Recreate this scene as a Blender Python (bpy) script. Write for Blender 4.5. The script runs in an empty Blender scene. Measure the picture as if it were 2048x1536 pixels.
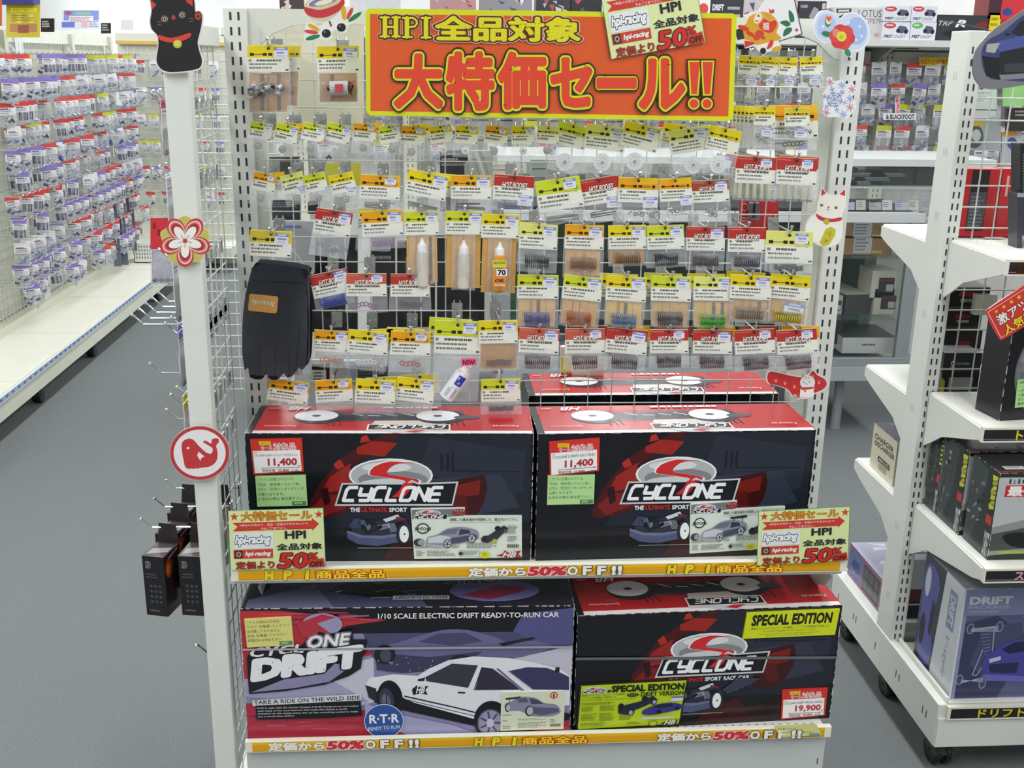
import bpy, math, random
from mathutils import Vector
random.seed(11)
S = bpy.context.scene
COL = S.collection
# ------------------------------------------------------------------ camera
F, CX, CY, H = 2150.0, 1024.0, 768.0, 1.65
R3 = ((0.99774827, 0.00423318, -0.06693637), (-0.06529845, 0.28917886, -0.95504539), (0.0153137, 0.95726572, 0.28880413))
from mathutils import Matrix
cam = bpy.data.cameras.new('camera'); camo = bpy.data.objects.new('camera', cam); COL.objects.link(camo)
cam.sensor_width = 36.0; cam.lens = F / 2048.0 * 36.0; cam.clip_start = 0.05
camo.matrix_world = Matrix([list(R3[i]) + [(0, 0, H)[i]] for i in range(3)] + [[0, 0, 0, 1]])
S.camera = camo
S.view_settings.view_transform = 'Standard'; S.view_settings.look = 'None'
S.view_settings.exposure = -0.34; S.view_settings.gamma = 1.0; S.view_settings.use_curve_mapping = False
S.cycles.transparent_max_bounces = 32; S.cycles.max_bounces = 7; S.cycles.caustics_reflective = False; S.cycles.caustics_refractive = False
W = bpy.data.worlds.new('world'); S.world = W; W.use_nodes = True
W.node_tree.nodes['Background'].inputs[0].default_value = (0.85, 0.93, 1.0, 1); W.node_tree.nodes['Background'].inputs[1].default_value = 0.5
def area(x, y, z, sx, sy, p):
    l = bpy.data.lights.new('ceiling_light', 'AREA'); l.shape = 'RECTANGLE'; l.size = sx; l.size_y = sy; l.energy = p; l.color = (0.99, 1.0, 1.0)
    o = bpy.data.objects.new('ceiling_light', l); o.location = (x, y, z); COL.objects.link(o)
LAMPS = [(x, y) for x in (-3.2, -1.1, 1.0, 3.1) for y in (0.3, 2.9, 5.5, 8.1, 10.7)]
for x, y in LAMPS: area(x, y, 2.76, 0.28, 2.2, 42)

# ------------------------------------------------------------------ pixel rays onto real planes
def ray(x, y):
    a, b, c = x - CX, CY - y, -F
    return Vector([r[0]*a + r[1]*b + r[2]*c for r in R3])
def PY(x, y, Y): v = ray(x, y); return Vector((0, 0, H)) + v * (Y / v.y)
def PX(x, y, X): v = ray(x, y); return Vector((0, 0, H)) + v * (X / v.x)
def PZ(x, y, Z): v = ray(x, y); return Vector((0, 0, H)) + v * ((Z - H) / v.z)
def mapY(Y):
    def f(x, y, d):
        p = PY(x, y, Y); p.y -= d; return p
    return f
def mapX(X, s=-1):
    def f(x, y, d):
        p = PX(x, y, X); p.x += s*d; return p
    return f
def mapZ(Z):
    def f(x, y, d):
        p = PZ(x, y, Z); p.z += d; return p
    return f
def frame(O, U, V, s=1.0):
    O, U, V = Vector(O), Vector(U).normalized(), Vector(V).normalized(); N = U.cross(V)
    return lambda x, y, d: O + U*(x*s) - V*(y*s) + N*d       # y runs down, N points out to the viewer
def quad(m, TL, TR, BL, w, h, BR=None):
    if BR is None: BR = (TR[0]+BL[0]-TL[0], TR[1]+BL[1]-TL[1])
    def f(u, v, d):
        a, b = u/w, v/h
        x = (TL[0]*(1-a)+TR[0]*a)*(1-b) + (BL[0]*(1-a)+BR[0]*a)*b
        y = (TL[1]*(1-a)+TR[1]*a)*(1-b) + (BL[1]*(1-a)+BR[1]*a)*b
        return m(x, y, d)
    return f
def rot(m, cx, cy, deg):
    c, s = math.cos(math.radians(deg)), math.sin(math.radians(deg))
    return lambda x, y, d: m(cx + x*c - y*s, cy + x*s + y*c, d)

# ------------------------------------------------------------------ colours and materials
def lin(c):
    if isinstance(c, str): c = [int(c[i:i+2], 16) for i in (0, 2, 4)]
    o = []
    for k in c:
        k /= 255.0
        o.append(k/12.92 if k <= 0.04045 else ((k+0.055)/1.055)**2.4)
    return tuple(o) + (1.0,)
MATS = {}
def mat(name, rough=0.5, metal=0.0, bump=0.0, scale=40.0, alpha=None, spec=0.5, noise=0.0, coat=0.0, col=None, emit=0, nscale=None):
    m = bpy.data.materials.new(name); m.use_nodes = True; t = m.node_tree; b = t.nodes['Principled BSDF']
    if col is None:
        a = t.nodes.new('ShaderNodeVertexColor'); a.layer_name = 'Col'; src = a.outputs['Color']
    else:
        a = t.nodes.new('ShaderNodeRGB'); a.outputs[0].default_value = lin(col); src = a.outputs[0]
    tc = t.nodes.new('ShaderNodeTexCoord')
    if noise:
        n = t.nodes.new('ShaderNodeTexNoise'); n.inputs['Scale'].default_value = nscale or scale; n.inputs['Detail'].default_value = 6
        t.links.new(tc.outputs['Object'], n.inputs['Vector'])
        mr = t.nodes.new('ShaderNodeMapRange'); mr.inputs[1].default_value = 0.3; mr.inputs[2].default_value = 0.7
        mr.inputs[3].default_value = 1-noise; mr.inputs[4].default_value = 1+noise*0.6
        t.links.new(n.outputs[0], mr.inputs[0])
        mx = t.nodes.new('ShaderNodeMix'); mx.data_type = 'RGBA'; mx.blend_type = 'MULTIPLY'; mx.inputs[0].default_value = 1
        t.links.new(src, mx.inputs[6]); t.links.new(mr.outputs[0], mx.inputs[7]); src = mx.outputs[2]
    t.links.new(src, b.inputs['Base Color'])
    b.inputs['Roughness'].default_value = rough; b.inputs['Metallic'].default_value = metal
    b.inputs['Specular IOR Level'].default_value = spec; b.inputs['Coat Weight'].default_value = coat
    if emit:
        b.inputs['Emission Strength'].default_value = emit; t.links.new(src, b.inputs['Emission Color'])
    if bump:
        n = t.nodes.new('ShaderNodeTexNoise'); n.inputs['Scale'].default_value = scale; n.inputs['Detail'].default_value = 3
        t.links.new(tc.outputs['Object'], n.inputs['Vector'])
        bp = t.nodes.new('ShaderNodeBump'); bp.inputs['Strength'].default_value = bump; bp.inputs['Distance'].default_value = 0.01
        t.links.new(n.outputs[0], bp.inputs['Height']); t.links.new(bp.outputs[0], b.inputs['Normal'])
    if alpha is not None:
        tr = t.nodes.new('ShaderNodeBsdfTransparent'); ms = t.nodes.new('ShaderNodeMixShader')
        fr = t.nodes.new('ShaderNodeLayerWeight'); fr.inputs[0].default_value = 0.28
        mr = t.nodes.new('ShaderNodeMapRange'); mr.inputs[3].default_value = alpha; mr.inputs[4].default_value = min(1, alpha+0.45)
        t.links.new(fr.outputs['Facing'], mr.inputs[0])
        if bump: t.links.new(bp.outputs[0], fr.inputs['Normal'])
        t.links.new(mr.outputs[0], ms.inputs[0]); t.links.new(tr.outputs[0], ms.inputs[1]); t.links.new(b.outputs[0], ms.inputs[2])
        t.links.new(ms.outputs[0], t.nodes['Material Output'].inputs[0])
    MATS[name] = m; return m
mat('painted_metal', rough=0.42, bump=0.03, scale=300, noise=0.03, nscale=9)
mat('print_matte', rough=0.55, spec=0.35)
mat('print_gloss', rough=0.22, spec=0.5, bump=0.04, scale=14)
mat('carton', rough=0.3, spec=0.5, bump=0.05, scale=9, noise=0.06, nscale=25)
mat('kraft', rough=0.75, bump=0.05, scale=60, noise=0.08)
mat('chrome', rough=0.16, metal=1.0)
mat('steel', rough=0.35, metal=0.9)
mat('plastic', rough=0.35)
mat('rubber', rough=0.6)
mat('cloth', rough=0.95, bump=0.6, scale=500, noise=0.25, nscale=120, spec=0.1)
mat('polybag', rough=0.1, alpha=0.15, bump=1.0, scale=38, spec=0.9)
mat('milkybag', rough=0.2, alpha=0.26, bump=0.8, scale=30, spec=0.8)
mat('clear', rough=0.08, alpha=0.02, spec=0.5)
mat('glass', rough=0.03, alpha=0.03, spec=0.7)
mat('glassdark', rough=0.05, alpha=0.07, spec=0.7)
mat('carpet', rough=0.97, bump=0.5, scale=420, noise=0.22, nscale=260, spec=0.1)
mat('wallpaint', rough=0.8, bump=0.03, scale=80)
mat('lamp', rough=0.5, emit=3.0)

# ------------------------------------------------------------------ mesh builder
class MB:
    def __init__(s): s.v = []; s.f = []; s.c = []; s.sm = False
    def add(s, vs, fs, col):
        n = len(s.v); s.v += [tuple(p) for p in vs]; c = lin(col)
        for f in fs: s.f.append([i+n for i in f]); s.c.append(c)
    def box(s, x0, x1, y0, y1, z0, z1, col, yaw=0, o=None):
        vs = [(x, y, z) for z in (z0, z1) for y in (y0, y1) for x in (x0, x1)]
        if yaw or o:
            o = o or (x0, y0); cc, ss = math.cos(yaw), math.sin(yaw)
            vs = [(o[0]+(x-o[0])*cc-(y-o[1])*ss, o[1]+(x-o[0])*ss+(y-o[1])*cc, z) for x, y, z in vs]
        s.add(vs, [(0, 2, 3, 1), (4, 5, 7, 6), (0, 1, 5, 4), (2, 6, 7, 3), (0, 4, 6, 2), (1, 3, 7, 5)], col)
    def tube(s, pts, r, col, n=6, cap=True):
        pts = [Vector(p) for p in pts]; rings = []; up = Vector((0.13, 0.31, 0.94)).normalized()
        for i, p in enumerate(pts):
            t = (pts[min(i+1, len(pts)-1)] - pts[max(i-1, 0)]).normalized()
            a = t.cross(up)
            if a.length < 1e-3: a = t.cross(Vector((1, 0, 0)))
            a.normalize(); b = t.cross(a); rr = r[i] if isinstance(r, (list, tuple)) else r
            rings.append([p + a*math.cos(2*math.pi*k/n)*rr + b*math.sin(2*math.pi*k/n)*rr for k in range(n)])
        vs = [q for g in rings for q in g]
        fs = [(i*n+k, i*n+(k+1) % n, (i+1)*n+(k+1) % n, (i+1)*n+k) for i in range(len(pts)-1) for k in range(n)]
        if cap: fs += [tuple(range(n)), tuple(range((len(pts)-1)*n, len(pts)*n))]
        s.add(vs, fs, col)
    def lathe(s, O, A, prof, col, n=14):
        """prof: (distance along A, radius); col may be a list, one per segment"""
        O, A = Vector(O), Vector(A).normalized(); a = A.orthogonal().normalized(); b = A.cross(a)
        for j in range(len(prof)-1):
            vs = []
            for (t, r) in prof[j:j+2]: vs += [O + A*t + a*math.cos(2*math.pi*k/n)*r + b*math.sin(2*math.pi*k/n)*r for k in range(n)]
            s.add(vs, [(k, (k+1) % n, n+(k+1) % n, n+k) for k in range(n)], col[j] if isinstance(col, list) else col)
    def prism(s, pts, vec, col, side=None):
        n = len(pts); vec = Vector(vec); P = [Vector(p) for p in pts]
        s.add(P + [p+vec for p in P], [tuple(range(n)), tuple(range(2*n-1, n-1, -1))], col)
        s.add(P + [p+vec for p in P], [(i, (i+1) % n, n+(i+1) % n, n+i) for i in range(n)], side or col)
    def torus(s, O, A, R, r, col, n=12, m=5):
        O, A = Vector(O), Vector(A).normalized(); a = A.orthogonal().normalized(); b = A.cross(a); vs = []
        for i in range(n):
            e = a*math.cos(2*math.pi*i/n) + b*math.sin(2*math.pi*i/n)
            vs += [O + e*(R + r*math.cos(2*math.pi*k/m)) + A*r*math.sin(2*math.pi*k/m) for k in range(m)]
        s.add(vs, [(i*m+k, i*m+(k+1) % m, ((i+1) % n)*m+(k+1) % m, ((i+1) % n)*m+k) for i in range(n) for k in range(m)], col)
    def coil(s, O, A, L, R, turns, r, col, st=9):
        O, A = Vector(O), Vector(A).normalized(); a = A.orthogonal().normalized(); b = A.cross(a); N = int(turns*st)
        s.tube([O + A*(L*i/N) + (a*math.cos(2*math.pi*i/st) + b*math.sin(2*math.pi*i/st))*R for i in range(N+1)], r, col, 4)

_fonts = {}
def glyphs(txt, grow=0.0, shear=0.0):
    k = (txt, grow, shear)
    if k in _fonts: return _fonts[k]
    cu = bpy.data.curves.new('t', 'FONT'); cu.body = txt; cu.size = 1; cu.resolution_u = 2; cu.shear = shear
    ob = bpy.data.objects.new('t', cu); COL.objects.link(ob)
    dg = bpy.context.evaluated_depsgraph_get(); dg.update()
    me = bpy.data.meshes.new_from_object(ob.evaluated_get(dg))
    vs = [(v.co.x, v.co.y) for v in me.vertices]; fs = [tuple(p.vertices) for p in me.polygons]
    if grow > 0:      # heavier letter: a band along every outline edge, a round pad on every corner
        cnt = {}
        for f in fs:
            for i in range(len(f)): e = tuple(sorted((f[i], f[(i+1) % len(f)]))); cnt[e] = cnt.get(e, 0)+1
        pad = set(); npad = 8 if grow > .04 else 4
        for (i, j), c in cnt.items():
            if c != 1: continue
            (x0, y0), (x1, y1) = vs[i], vs[j]; L = math.hypot(x1-x0, y1-y0)
            if L < 1e-9: continue
            nx, ny = -(y1-y0)/L*grow, (x1-x0)/L*grow; n = len(vs); vs += [(x0+nx, y0+ny), (x1+nx, y1+ny), (x1-nx, y1-ny), (x0-nx, y0-ny)]; fs.append((n, n+1, n+2, n+3)); pad |= {i, j}
        for i in pad:
            x0, y0 = vs[i]; n = len(vs); vs += [(x0+grow*math.cos(2*math.pi*(q+.5)/npad), y0+grow*math.sin(2*math.pi*(q+.5)/npad)) for q in range(npad)]; fs.append(tuple(range(n, n+npad)))
    bpy.data.objects.remove(ob); bpy.data.meshes.remove(me); bpy.data.curves.remove(cu)
    _fonts[k] = (vs, fs); return _fonts[k]

class Art(MB):
    """flat print laid on a surface: every piece goes a hair above the one before"""
    def __init__(s, m, eps=2e-5): MB.__init__(s); s.m = m; s.d = 0.0; s.e = 2e-5
    def poly(s, pts, col):
        s.d += s.e; s.add([s.m(x, y, s.d) for x, y in pts], [tuple(range(len(pts)))], col)
    def rect(s, x0, y0, x1, y1, col): s.poly([(x0, y0), (x1, y0), (x1, y1), (x0, y1)], col)
    def ell(s, cx, cy, rx, ry, col, ang=0, n=24, a0=0, a1=360):
        c, q = math.cos(math.radians(ang)), math.sin(math.radians(ang)); P = []
        for i in range(n + (a1 != 360)):
            t = math.radians(a0 + (a1-a0)*i/n); x, y = rx*math.cos(t), ry*math.sin(t); P.append((cx+x*c-y*q, cy+x*q+y*c))
        s.poly(P, col)
    def line(s, pts, w, col):
        for (x0, y0), (x1, y1) in zip(pts, pts[1:]):
            L = math.hypot(x1-x0, y1-y0) or 1; nx, ny = -(y1-y0)/L*w/2, (x1-x0)/L*w/2
            s.poly([(x0+nx, y0+ny), (x1+nx, y1+ny), (x1-nx, y1-ny), (x0-nx, y0-ny)], col)
    def slab(s, pts, th, col, side=None):
        n = len(pts); F_ = [s.m(x, y, s.d+th) for x, y in pts]; B_ = [s.m(x, y, s.d) for x, y in pts]
        s.add(F_, [tuple(range(n))], col); s.add(B_, [tuple(range(n-1, -1, -1))], side or col)
        s.add(F_+B_, [(i, (i+1) % n, n+(i+1) % n, n+i) for i in range(n)], side or col); s.d += th
    def rslab(s, x0, y0, x1, y1, th, col, side=None): s.slab([(x0, y0), (x1, y0), (x1, y1), (x0, y1)], th, col, side)
    def text(s, txt, x0, y0, x1, y1, col, grow=0.0, shear=0.0, k=0.0, flip=False, fitg=0.0):
        vs, fs = glyphs(txt, 0, shear)
        if not vs: return
        xs = [v[0] for v in vs]; ys = [v[1] for v in vs]; a, b, c, e = min(xs), max(xs), min(ys), max(ys)
        if grow: vs, fs = glyphs(txt, grow, shear)
        s.d += s.e
        P = []; n0 = len(glyphs(txt, 0, shear)[0]) if grow else len(vs); top = s.d+(7e-5 if grow else 0)
        for q, (x, y) in enumerate(vs):
            dd = top if q < n0 else s.d + 4e-6*(((q-n0)//4) % 16)
            u = (x-a)/(b-a or 1); v = (e-y)/(e-c or 1)
            if flip: u = 1-u; v = 1-v
            X = x0+u*(x1-x0); P.append(s.m(X, y0+v*(y1-y0)+k*(X-x0), dd))
        s.add(P, fs, col); s.d = top
    def otext(s, txt, x0, y0, x1, y1, layers, shear=0.0, k=0.0, flip=False):
        for g, c in layers: s.text(txt, x0, y0, x1, y1, c, g, shear, k, flip)
    def greek(s, x0, y0, x1, y1, rows, col, h=0.5, k=0.0):
        s.d += s.e; dy = (y1-y0)/rows
        for r in range(rows):
            x = x0; L = x1 - (x1-x0)*random.uniform(0, 0.35)
            while x < L:
                w = random.uniform(0.03, 0.12)*(x1-x0); xe = min(L, x+w); y = y0+r*dy
                s.add([s.m(a, b+k*(a-x0), s.d) for a, b in ((x, y), (xe, y), (xe, y+dy*h), (x, y+dy*h))], [(0, 1, 2, 3)], col); x = xe + random.uniform(0.01, 0.03)*(x1-x0)

def sm(P, n=5):
    out = []; N = len(P)
    for i in range(N):
        p0, p1, p2, p3 = P[i-1], P[i], P[(i+1) % N], P[(i+2) % N]
        for j in range(n):
            t = j/n; out.append(tuple(0.5*(2*p1[q]+(p2[q]-p0[q])*t+(2*p0[q]-5*p1[q]+4*p2[q]-p3[q])*t*t+(3*p1[q]-p0[q]-3*p2[q]+p3[q])*t**3) for q in (0, 1)))
    return out

# ------------------------------------------------------------------ objects
def ori(o):
    p = o
    loc = Vector(o.location)
    while p.parent: p = p.parent; loc += Vector(p.location)
    return loc
def thing(name, label, cat, loc, group=None):
    o = bpy.data.objects.new(name, None); COL.objects.link(o); o.location = loc; o.empty_display_size = 0.05
    o['label'] = label; o['category'] = cat
    if group: o['group'] = group
    return o
def words_ok(t, n=16):
    w = t.split(); return t if len(w) <= n else ' '.join(w[:n])
def obj(name, mb, finish, parent=None, label=None, cat=None, group=None, kind=None, smooth=False, bevel=0.0):
    me = bpy.data.meshes.new(name)
    if parent: L = ori(parent)
    else:
        xs = [v[0] for v in mb.v]; ys = [v[1] for v in mb.v]; zs = [v[2] for v in mb.v]
        L = Vector(((min(xs)+max(xs))/2, (min(ys)+max(ys))/2, min(zs)))
    me.from_pydata([(v[0]-L.x, v[1]-L.y, v[2]-L.z) for v in mb.v], [], mb.f)
    at = me.color_attributes.new('Col', 'FLOAT_COLOR', 'CORNER')
    buf = []
    for f, c in zip(mb.f, mb.c): buf.extend(c*len(f))
    at.data.foreach_set('color', buf)
    me.materials.append(MATS[finish])
    if smooth: me.shade_smooth()
    o = bpy.data.objects.new(name, me); COL.objects.link(o)
    if parent: o.parent = parent
    else: o.location = L
    if bevel:
        b = o.modifiers.new('edge', 'BEVEL'); b.width = bevel; b.segments = 2; b.limit_method = 'ANGLE'
    if label: o['label'] = label
    if cat: o['category'] = cat
    if group: o['group'] = group
    if kind: o['kind'] = kind
    return o
def copy_thing(src, loc, label=None, group=None):
    def cp(o, par):
        c = o.copy(); COL.objects.link(c); c.parent = par
        for ch in list(o.children): cp(ch, c)
        return c
    r = cp(src, None); r.location = loc
    if label: r['label'] = label
    if group: r['group'] = group
    return r
CREAM, WHITE, GREY, BLACK = 'dddfd9', 'e6e8e4', '9a9fa0', '17181c'
# ================================================================== SETTING
m = MB(); m.box(-6, 6.5, -2, 12, -0.1, 0, '7b8081'); obj('floor', m, 'carpet', kind='structure')
m = MB(); m.box(-6, 6.5, -2, 12, 2.85, 2.95, 'e8eae8'); obj('ceiling', m, 'wallpaint', kind='structure')
m = MB(); m.box(-6, 6.5, 12, 12.1, 0, 2.85, 'f4f6f6'); obj('wall_back', m, 'wallpaint', kind='structure')
m = MB(); m.box(-6.1, -6, -2, 12, 0, 2.85, 'e6e8e6'); obj('wall_left', m, 'wallpaint', kind='structure')
m = MB(); m.box(6.5, 6.6, -2, 12, 0, 2.85, 'e6e8e6'); obj('wall_right', m, 'wallpaint', kind='structure')
m = MB(); m.box(-6, 6.5, -2.1, -2, 0, 2.85, 'e6e8e6'); obj('wall_front', m, 'wallpaint', kind='structure')

def caster(par, x, y, r=0.032):
    m = MB(); m.lathe((x-0.022, y, r), (1, 0, 0), [(0, 0.004), (0, r*0.9), (0.004, r), (0.015, r), (0.018, r*0.8), (0.026, r*0.8), (0.029, r), (0.04, r), (0.044, r*0.9), (0.044, 0.004)], '1c1d20', 18)
    m.box(x-0.012, x+0.012, y-0.02, y+0.02, r, 2*r+0.012, '1c1d20'); m.prism([(x-0.026, y-r, r+0.004), (x-0.026, y-0.01, 2*r+0.01), (x-0.026, y+0.02, 2*r+0.01), (x-0.026, y+0.02, r+0.01)], (0.052, 0, 0), '2a2b2e')
    obj('caster', m, 'plastic', par, bevel=0.001)
def slotface(m, x0, x1, y, z0, z1, dir='y', col='2c2f33'):
    """two columns of narrow hanging slots punched in an upright face"""
    z = z0+0.012
    while z < z1-0.012:
        for t in (0.33, 0.67):
            c = x0+(x1-x0)*t
            if dir == 'y': m.box(c-0.002, c+0.002, y-0.0004, y, z-0.0075, z+0.0075, col)
            else: m.box(y-0.0004, y, c-0.002, c+0.002, z-0.0075, z+0.0075, col)
        z += 0.0268
def wires(par, a0, a1, z0, z1, fixed, axis, step=0.05, ph=0.0, zph=0.0, r=0.0013, col='ccd0ca', name='wire_grid'):
    m = MB(); a = a0 + ((ph-a0) % step)
    def P(a, z, off=0): return (a, fixed+off, z) if axis == 'x' else (fixed+off, a, z)
    while a <= a1: m.tube([P(a, z0), P(a, z1)], r, col, 5); a += step
    z = z0 + ((zph-z0) % step)
    while z <= z1: m.tube([P(a0, z, -2*r), P(a1, z, -2*r)], r*1.05, col, 5); z += step
    return obj(name, m, 'painted_metal', par)

# ================================================================== MAIN GONDOLA
G = thing('display_gondola', 'cream metal sale gondola with grid back, side grid wing and two shelves of cartons', 'display rack', (0.2, 2.15, 0))
YG = 2.155
def upright(par, x0, x1, y0, y1, z0, z1, slots=True):
    m = MB(); m.box(x0, x1, y0, y1, z0, z1, CREAM); u = obj('upright', m, 'painted_metal', par, bevel=0.002)
    if slots: k = MB(); slotface(k, x0, x1, y0, z0, z1); obj('slot', k, 'rubber', u, kind='stuff')
    return u
upright(G, -0.402, -0.358, 2.15, 2.21, 0.1, 1.735)
upright(G, 0.787, 0.832, 2.15, 2.21, 0.1, 1.735)
for x0, x1 in ((.752, .787), (-.358, -.336)): m = MB(); m.box(x0, x1, 2.165, 2.2, 0.1, 1.735, 'cfd2c8'); obj('inner_channel', m, 'painted_metal', G)
wires(G, -0.345, 0.76, 0.36, 1.70, YG, 'x', ph=-0.3377, zph=1.2565)
# top bar with a rounded gusset at each end
m = MB(); pts = [(-0.358, 1.735), (0.787, 1.735), (0.787, 1.66)]
gz = [(0.787-0.012, 1.662), (0.787-0.045, 1.69), (0.787-0.085, 1.706), (0.787-0.14, 1.71)]
pts += gz + [(-0.358+0.14, 1.71), (-0.358+0.085, 1.706), (-0.358+0.045, 1.69), (-0.358+0.012, 1.662), (-0.358, 1.66)]
m.prism([(x, 2.162, z) for x, z in pts], (0, 0.012, 0), 'd6d9d0'); obj('top_bar', m, 'painted_metal', G)
# wing: front post, top rail, grid
m = MB(); m.box(-0.449, -0.408, 1.86, 1.895, 0.06, 1.70, CREAM); obj('wing_post', m, 'painted_metal', G, bevel=0.003)
for z0, z1 in ((1.665, 1.70), (.1, .16)): m = MB(); m.box(-0.44, -0.41, 1.895, 2.15, z0, z1, CREAM); obj('wing_rail', m, 'painted_metal', G, bevel=0.002)
wires(G, 1.90, 2.15, 0.16, 1.665, -0.42, 'y', ph=1.93, zph=1.2565, r=0.0013, name='side_wire_grid')
# shelves
def shelf(par, x0, x1, y0, y1, zt, th=0.03, holes=True, name='shelf', col='d9dcd6'):
    m = MB(); m.box(x0, x1, y0, y1, zt-th, zt, col); o = obj(name, m, 'painted_metal', par, bevel=0.002)
    if holes:
        k = MB(); x = x0+0.02; yy = (y0+0.017) if y0 < y1 else y0
        while x < x1-0.01: k.box(x-0.003, x+0.003, yy-0.001, yy+0.001, zt, zt+0.0003, '5a5d5c'); x += 0.0165
        obj('hole_row', k, 'rubber', o, kind='stuff')
    return o
shelf(G, -0.40, 0.79, 1.875, 2.15, 0.70, th=.012); shelf(G, -0.38, 0.785, 1.857, 2.15, 0.35, th=.014)
for x in (-0.352, 0.781):
    for zt in (0.67,):
        m = MB(); m.prism([(x, 2.15, zt), (x, 1.90, zt), (x, 1.93, zt-0.035), (x, 2.05, zt-0.09), (x, 2.15, zt-0.13)], (0.003, 0, 0), CREAM); obj('bracket', m, 'painted_metal', G)
m = MB(); m.box(-0.385, 0.79, 1.860, 1.877, 0.215, 0.336, 'c9cdcb'); m.box(-0.385, -0.37, 1.877, 2.45, 0.215, 0.325, 'c9cdcb'); m.box(0.777, 0.79, 1.877, 2.45, 0.215, 0.325, 'c9cdcb')
obj('base_panel', m, 'painted_metal', G, bevel=0.002)
m = MB(); m.box(0.776, 0.7775, 1.8592, 1.860, 0.262, 0.276, '33363a'); m.box(-0.372, -0.3705, 1.8592, 1.860, 0.262, 0.276, '33363a'); obj('panel_slot', m, 'rubber', G)
m = MB(); m.box(-0.40, -0.37, 1.9, 2.45, 0.1, 0.215, CREAM); m.box(0.76, 0.79, 1.9, 2.45, 0.1, 0.215, CREAM); obj('base_foot', m, 'painted_metal', G)
for x in (-0.385, 0.775):
    for y in (1.95, 2.4): caster(G, x, y, 0.042)
m = MB(); m.box(-0.36, 0.78, 2.22, 2.5, 0.66, 0.70, 'd0d3cc'); m.box(-0.36, 0.78, 2.22, 2.5, 0.32, 0.35, 'd0d3cc'); obj('rear_shelf', m, 'painted_metal', G)

YEL, RED = 'e8b81c', 'c8202c'
def rail(par, x0, x1, y, zc, hh, items, K):
    m = MB(); m.box(x0, x1, y, y+0.012, zc-hh, zc+hh, 'ece9d8'); r = obj('price_rail', m, 'plastic', par, bevel=0.001)
    w = x1-x0; s = 1000.0
    a = Art(frame((x0, y, zc+hh), (1, 0, 0), (0, 0, 1), 0.001)); H2 = hh*2000
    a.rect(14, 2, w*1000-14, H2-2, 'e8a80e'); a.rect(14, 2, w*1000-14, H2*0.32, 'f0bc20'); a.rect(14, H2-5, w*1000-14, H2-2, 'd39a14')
    T, B = H2*0.16, H2*0.86
    for kind, X in items:
        if kind == 'A':
            for ch, dx, ww in (('H', 0, 15), ('P', 35, 14), ('I', 76, 5)): a.otext(ch, X+dx, T, X+dx+ww, B, [(0.11, '7c3a12'), (0.07, 'f3dc20'), (0.02, 'f3dc20')], 0.1)
            a.otext('商品全品', X+95, T, X+95+128, B, [(0.09, 'a8341a'), (0.055, 'e05a20'), (0.0, 'f6e020'), (0.02, 'f6e020')])
        else:
            a.otext('定価から', X, T, X+108, B, [(0.075, '6a4a20'), (0.05, 'f4f1ea'), (0.0, 'fbf8f0')])
            a.otext('50%', X+114, T, X+185, B, [(0.1, 'f4efe6'), (0.06, 'd8404a'), (0.0, 'd02c38')], 0.1)
            for ch, dx, ww in (('O', 190, 18), ('F', 220, 14), ('F', 248, 14), ('!', 276, 5), ('!', 288, 5)): a.otext(ch, X+dx, T, X+dx+ww, B, [(0.1, '5a4a34'), (0.05, 'f4f1ea'), (0.0, 'fbf8f0')])
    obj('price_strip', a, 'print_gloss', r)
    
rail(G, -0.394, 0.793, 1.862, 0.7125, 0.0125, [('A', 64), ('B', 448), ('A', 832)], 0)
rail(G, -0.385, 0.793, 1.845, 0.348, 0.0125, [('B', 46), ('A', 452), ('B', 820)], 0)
# ================================================================== CARTONS
def carton(name, label, fl, yaw, w, d, h, side, top, front=None, group=None, finish='carton', wear=True, cat='box'):
    """box standing on its front-left bottom corner fl; returns root and the face frames (mm units)"""
    x, y, z = fl; c, s = math.cos(math.radians(yaw)), math.sin(math.radians(yaw)); U = Vector((c, s, 0)); V = Vector((-s, c, 0)); Z = Vector((0, 0, 1))
    r = thing(name, label, cat, (Vector(fl) + U*w/2 + V*d/2), group)
    O = Vector(fl); b = MB(); P = [O, O+U*w, O+U*w+V*d, O+V*d]; Q = [p+Z*h for p in P]
    b.add(P+Q, [(0, 3, 2, 1)], side); b.add(P+Q, [(4, 5, 6, 7)], top); b.add(P+Q, [(0, 1, 5, 4)], front or side); b.add(P+Q, [(1, 2, 6, 5), (2, 3, 7, 6), (3, 0, 4, 7)], side)
    obj('carton_body', b, finish, r, bevel=0.0016)
    if wear:
        k = MB(); rr = random.Random(sum(map(ord, label)) % 99)
        def seg(A, B, e1, e2, dens, wd):
            t = 0.0; L = (B-A).length
            while t < L:
                l = rr.uniform(0.002, 0.02)*dens; p, q = A+(B-A)*(t/L), A+(B-A)*(min(L, t+l)/L); w_ = wd*rr.uniform(0.4, 1.2)
                for e, nn in ((e1, e2), (e2, e1)):
                    o_ = nn*(-0.0001) + e*0; k.add([p-nn*0.00015, q-nn*0.00015, q-nn*0.00015+e*w_, p-nn*0.00015+e*w_*0.6], [(0, 1, 2, 3)], 'cfcac4')
                t += l + rr.uniform(0.001, 0.02)/dens
        seg(Q[0], Q[1], -Z, V, 1.2, 0.0016); seg(Q[0], P[0], U, V, 1.0, 0.0012); seg(Q[1], P[1], -U, V, 1.3, 0.0018); seg(Q[0], Q[3], U, -Z, .8, 0.0012); seg(Q[1], Q[2], -U, -Z, .8, 0.0014)
        obj('edge_wear', k, 'print_matte', r, kind='stuff')
    fm = frame(O+Z*h, U, Z, 0.001); tm = frame(Q[3], U, V, 0.001); lm = frame(Q[3], -V, Z, 0.001)   # front, top (v from back), left side (u from back)
    return r, fm, tm, lm

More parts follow.
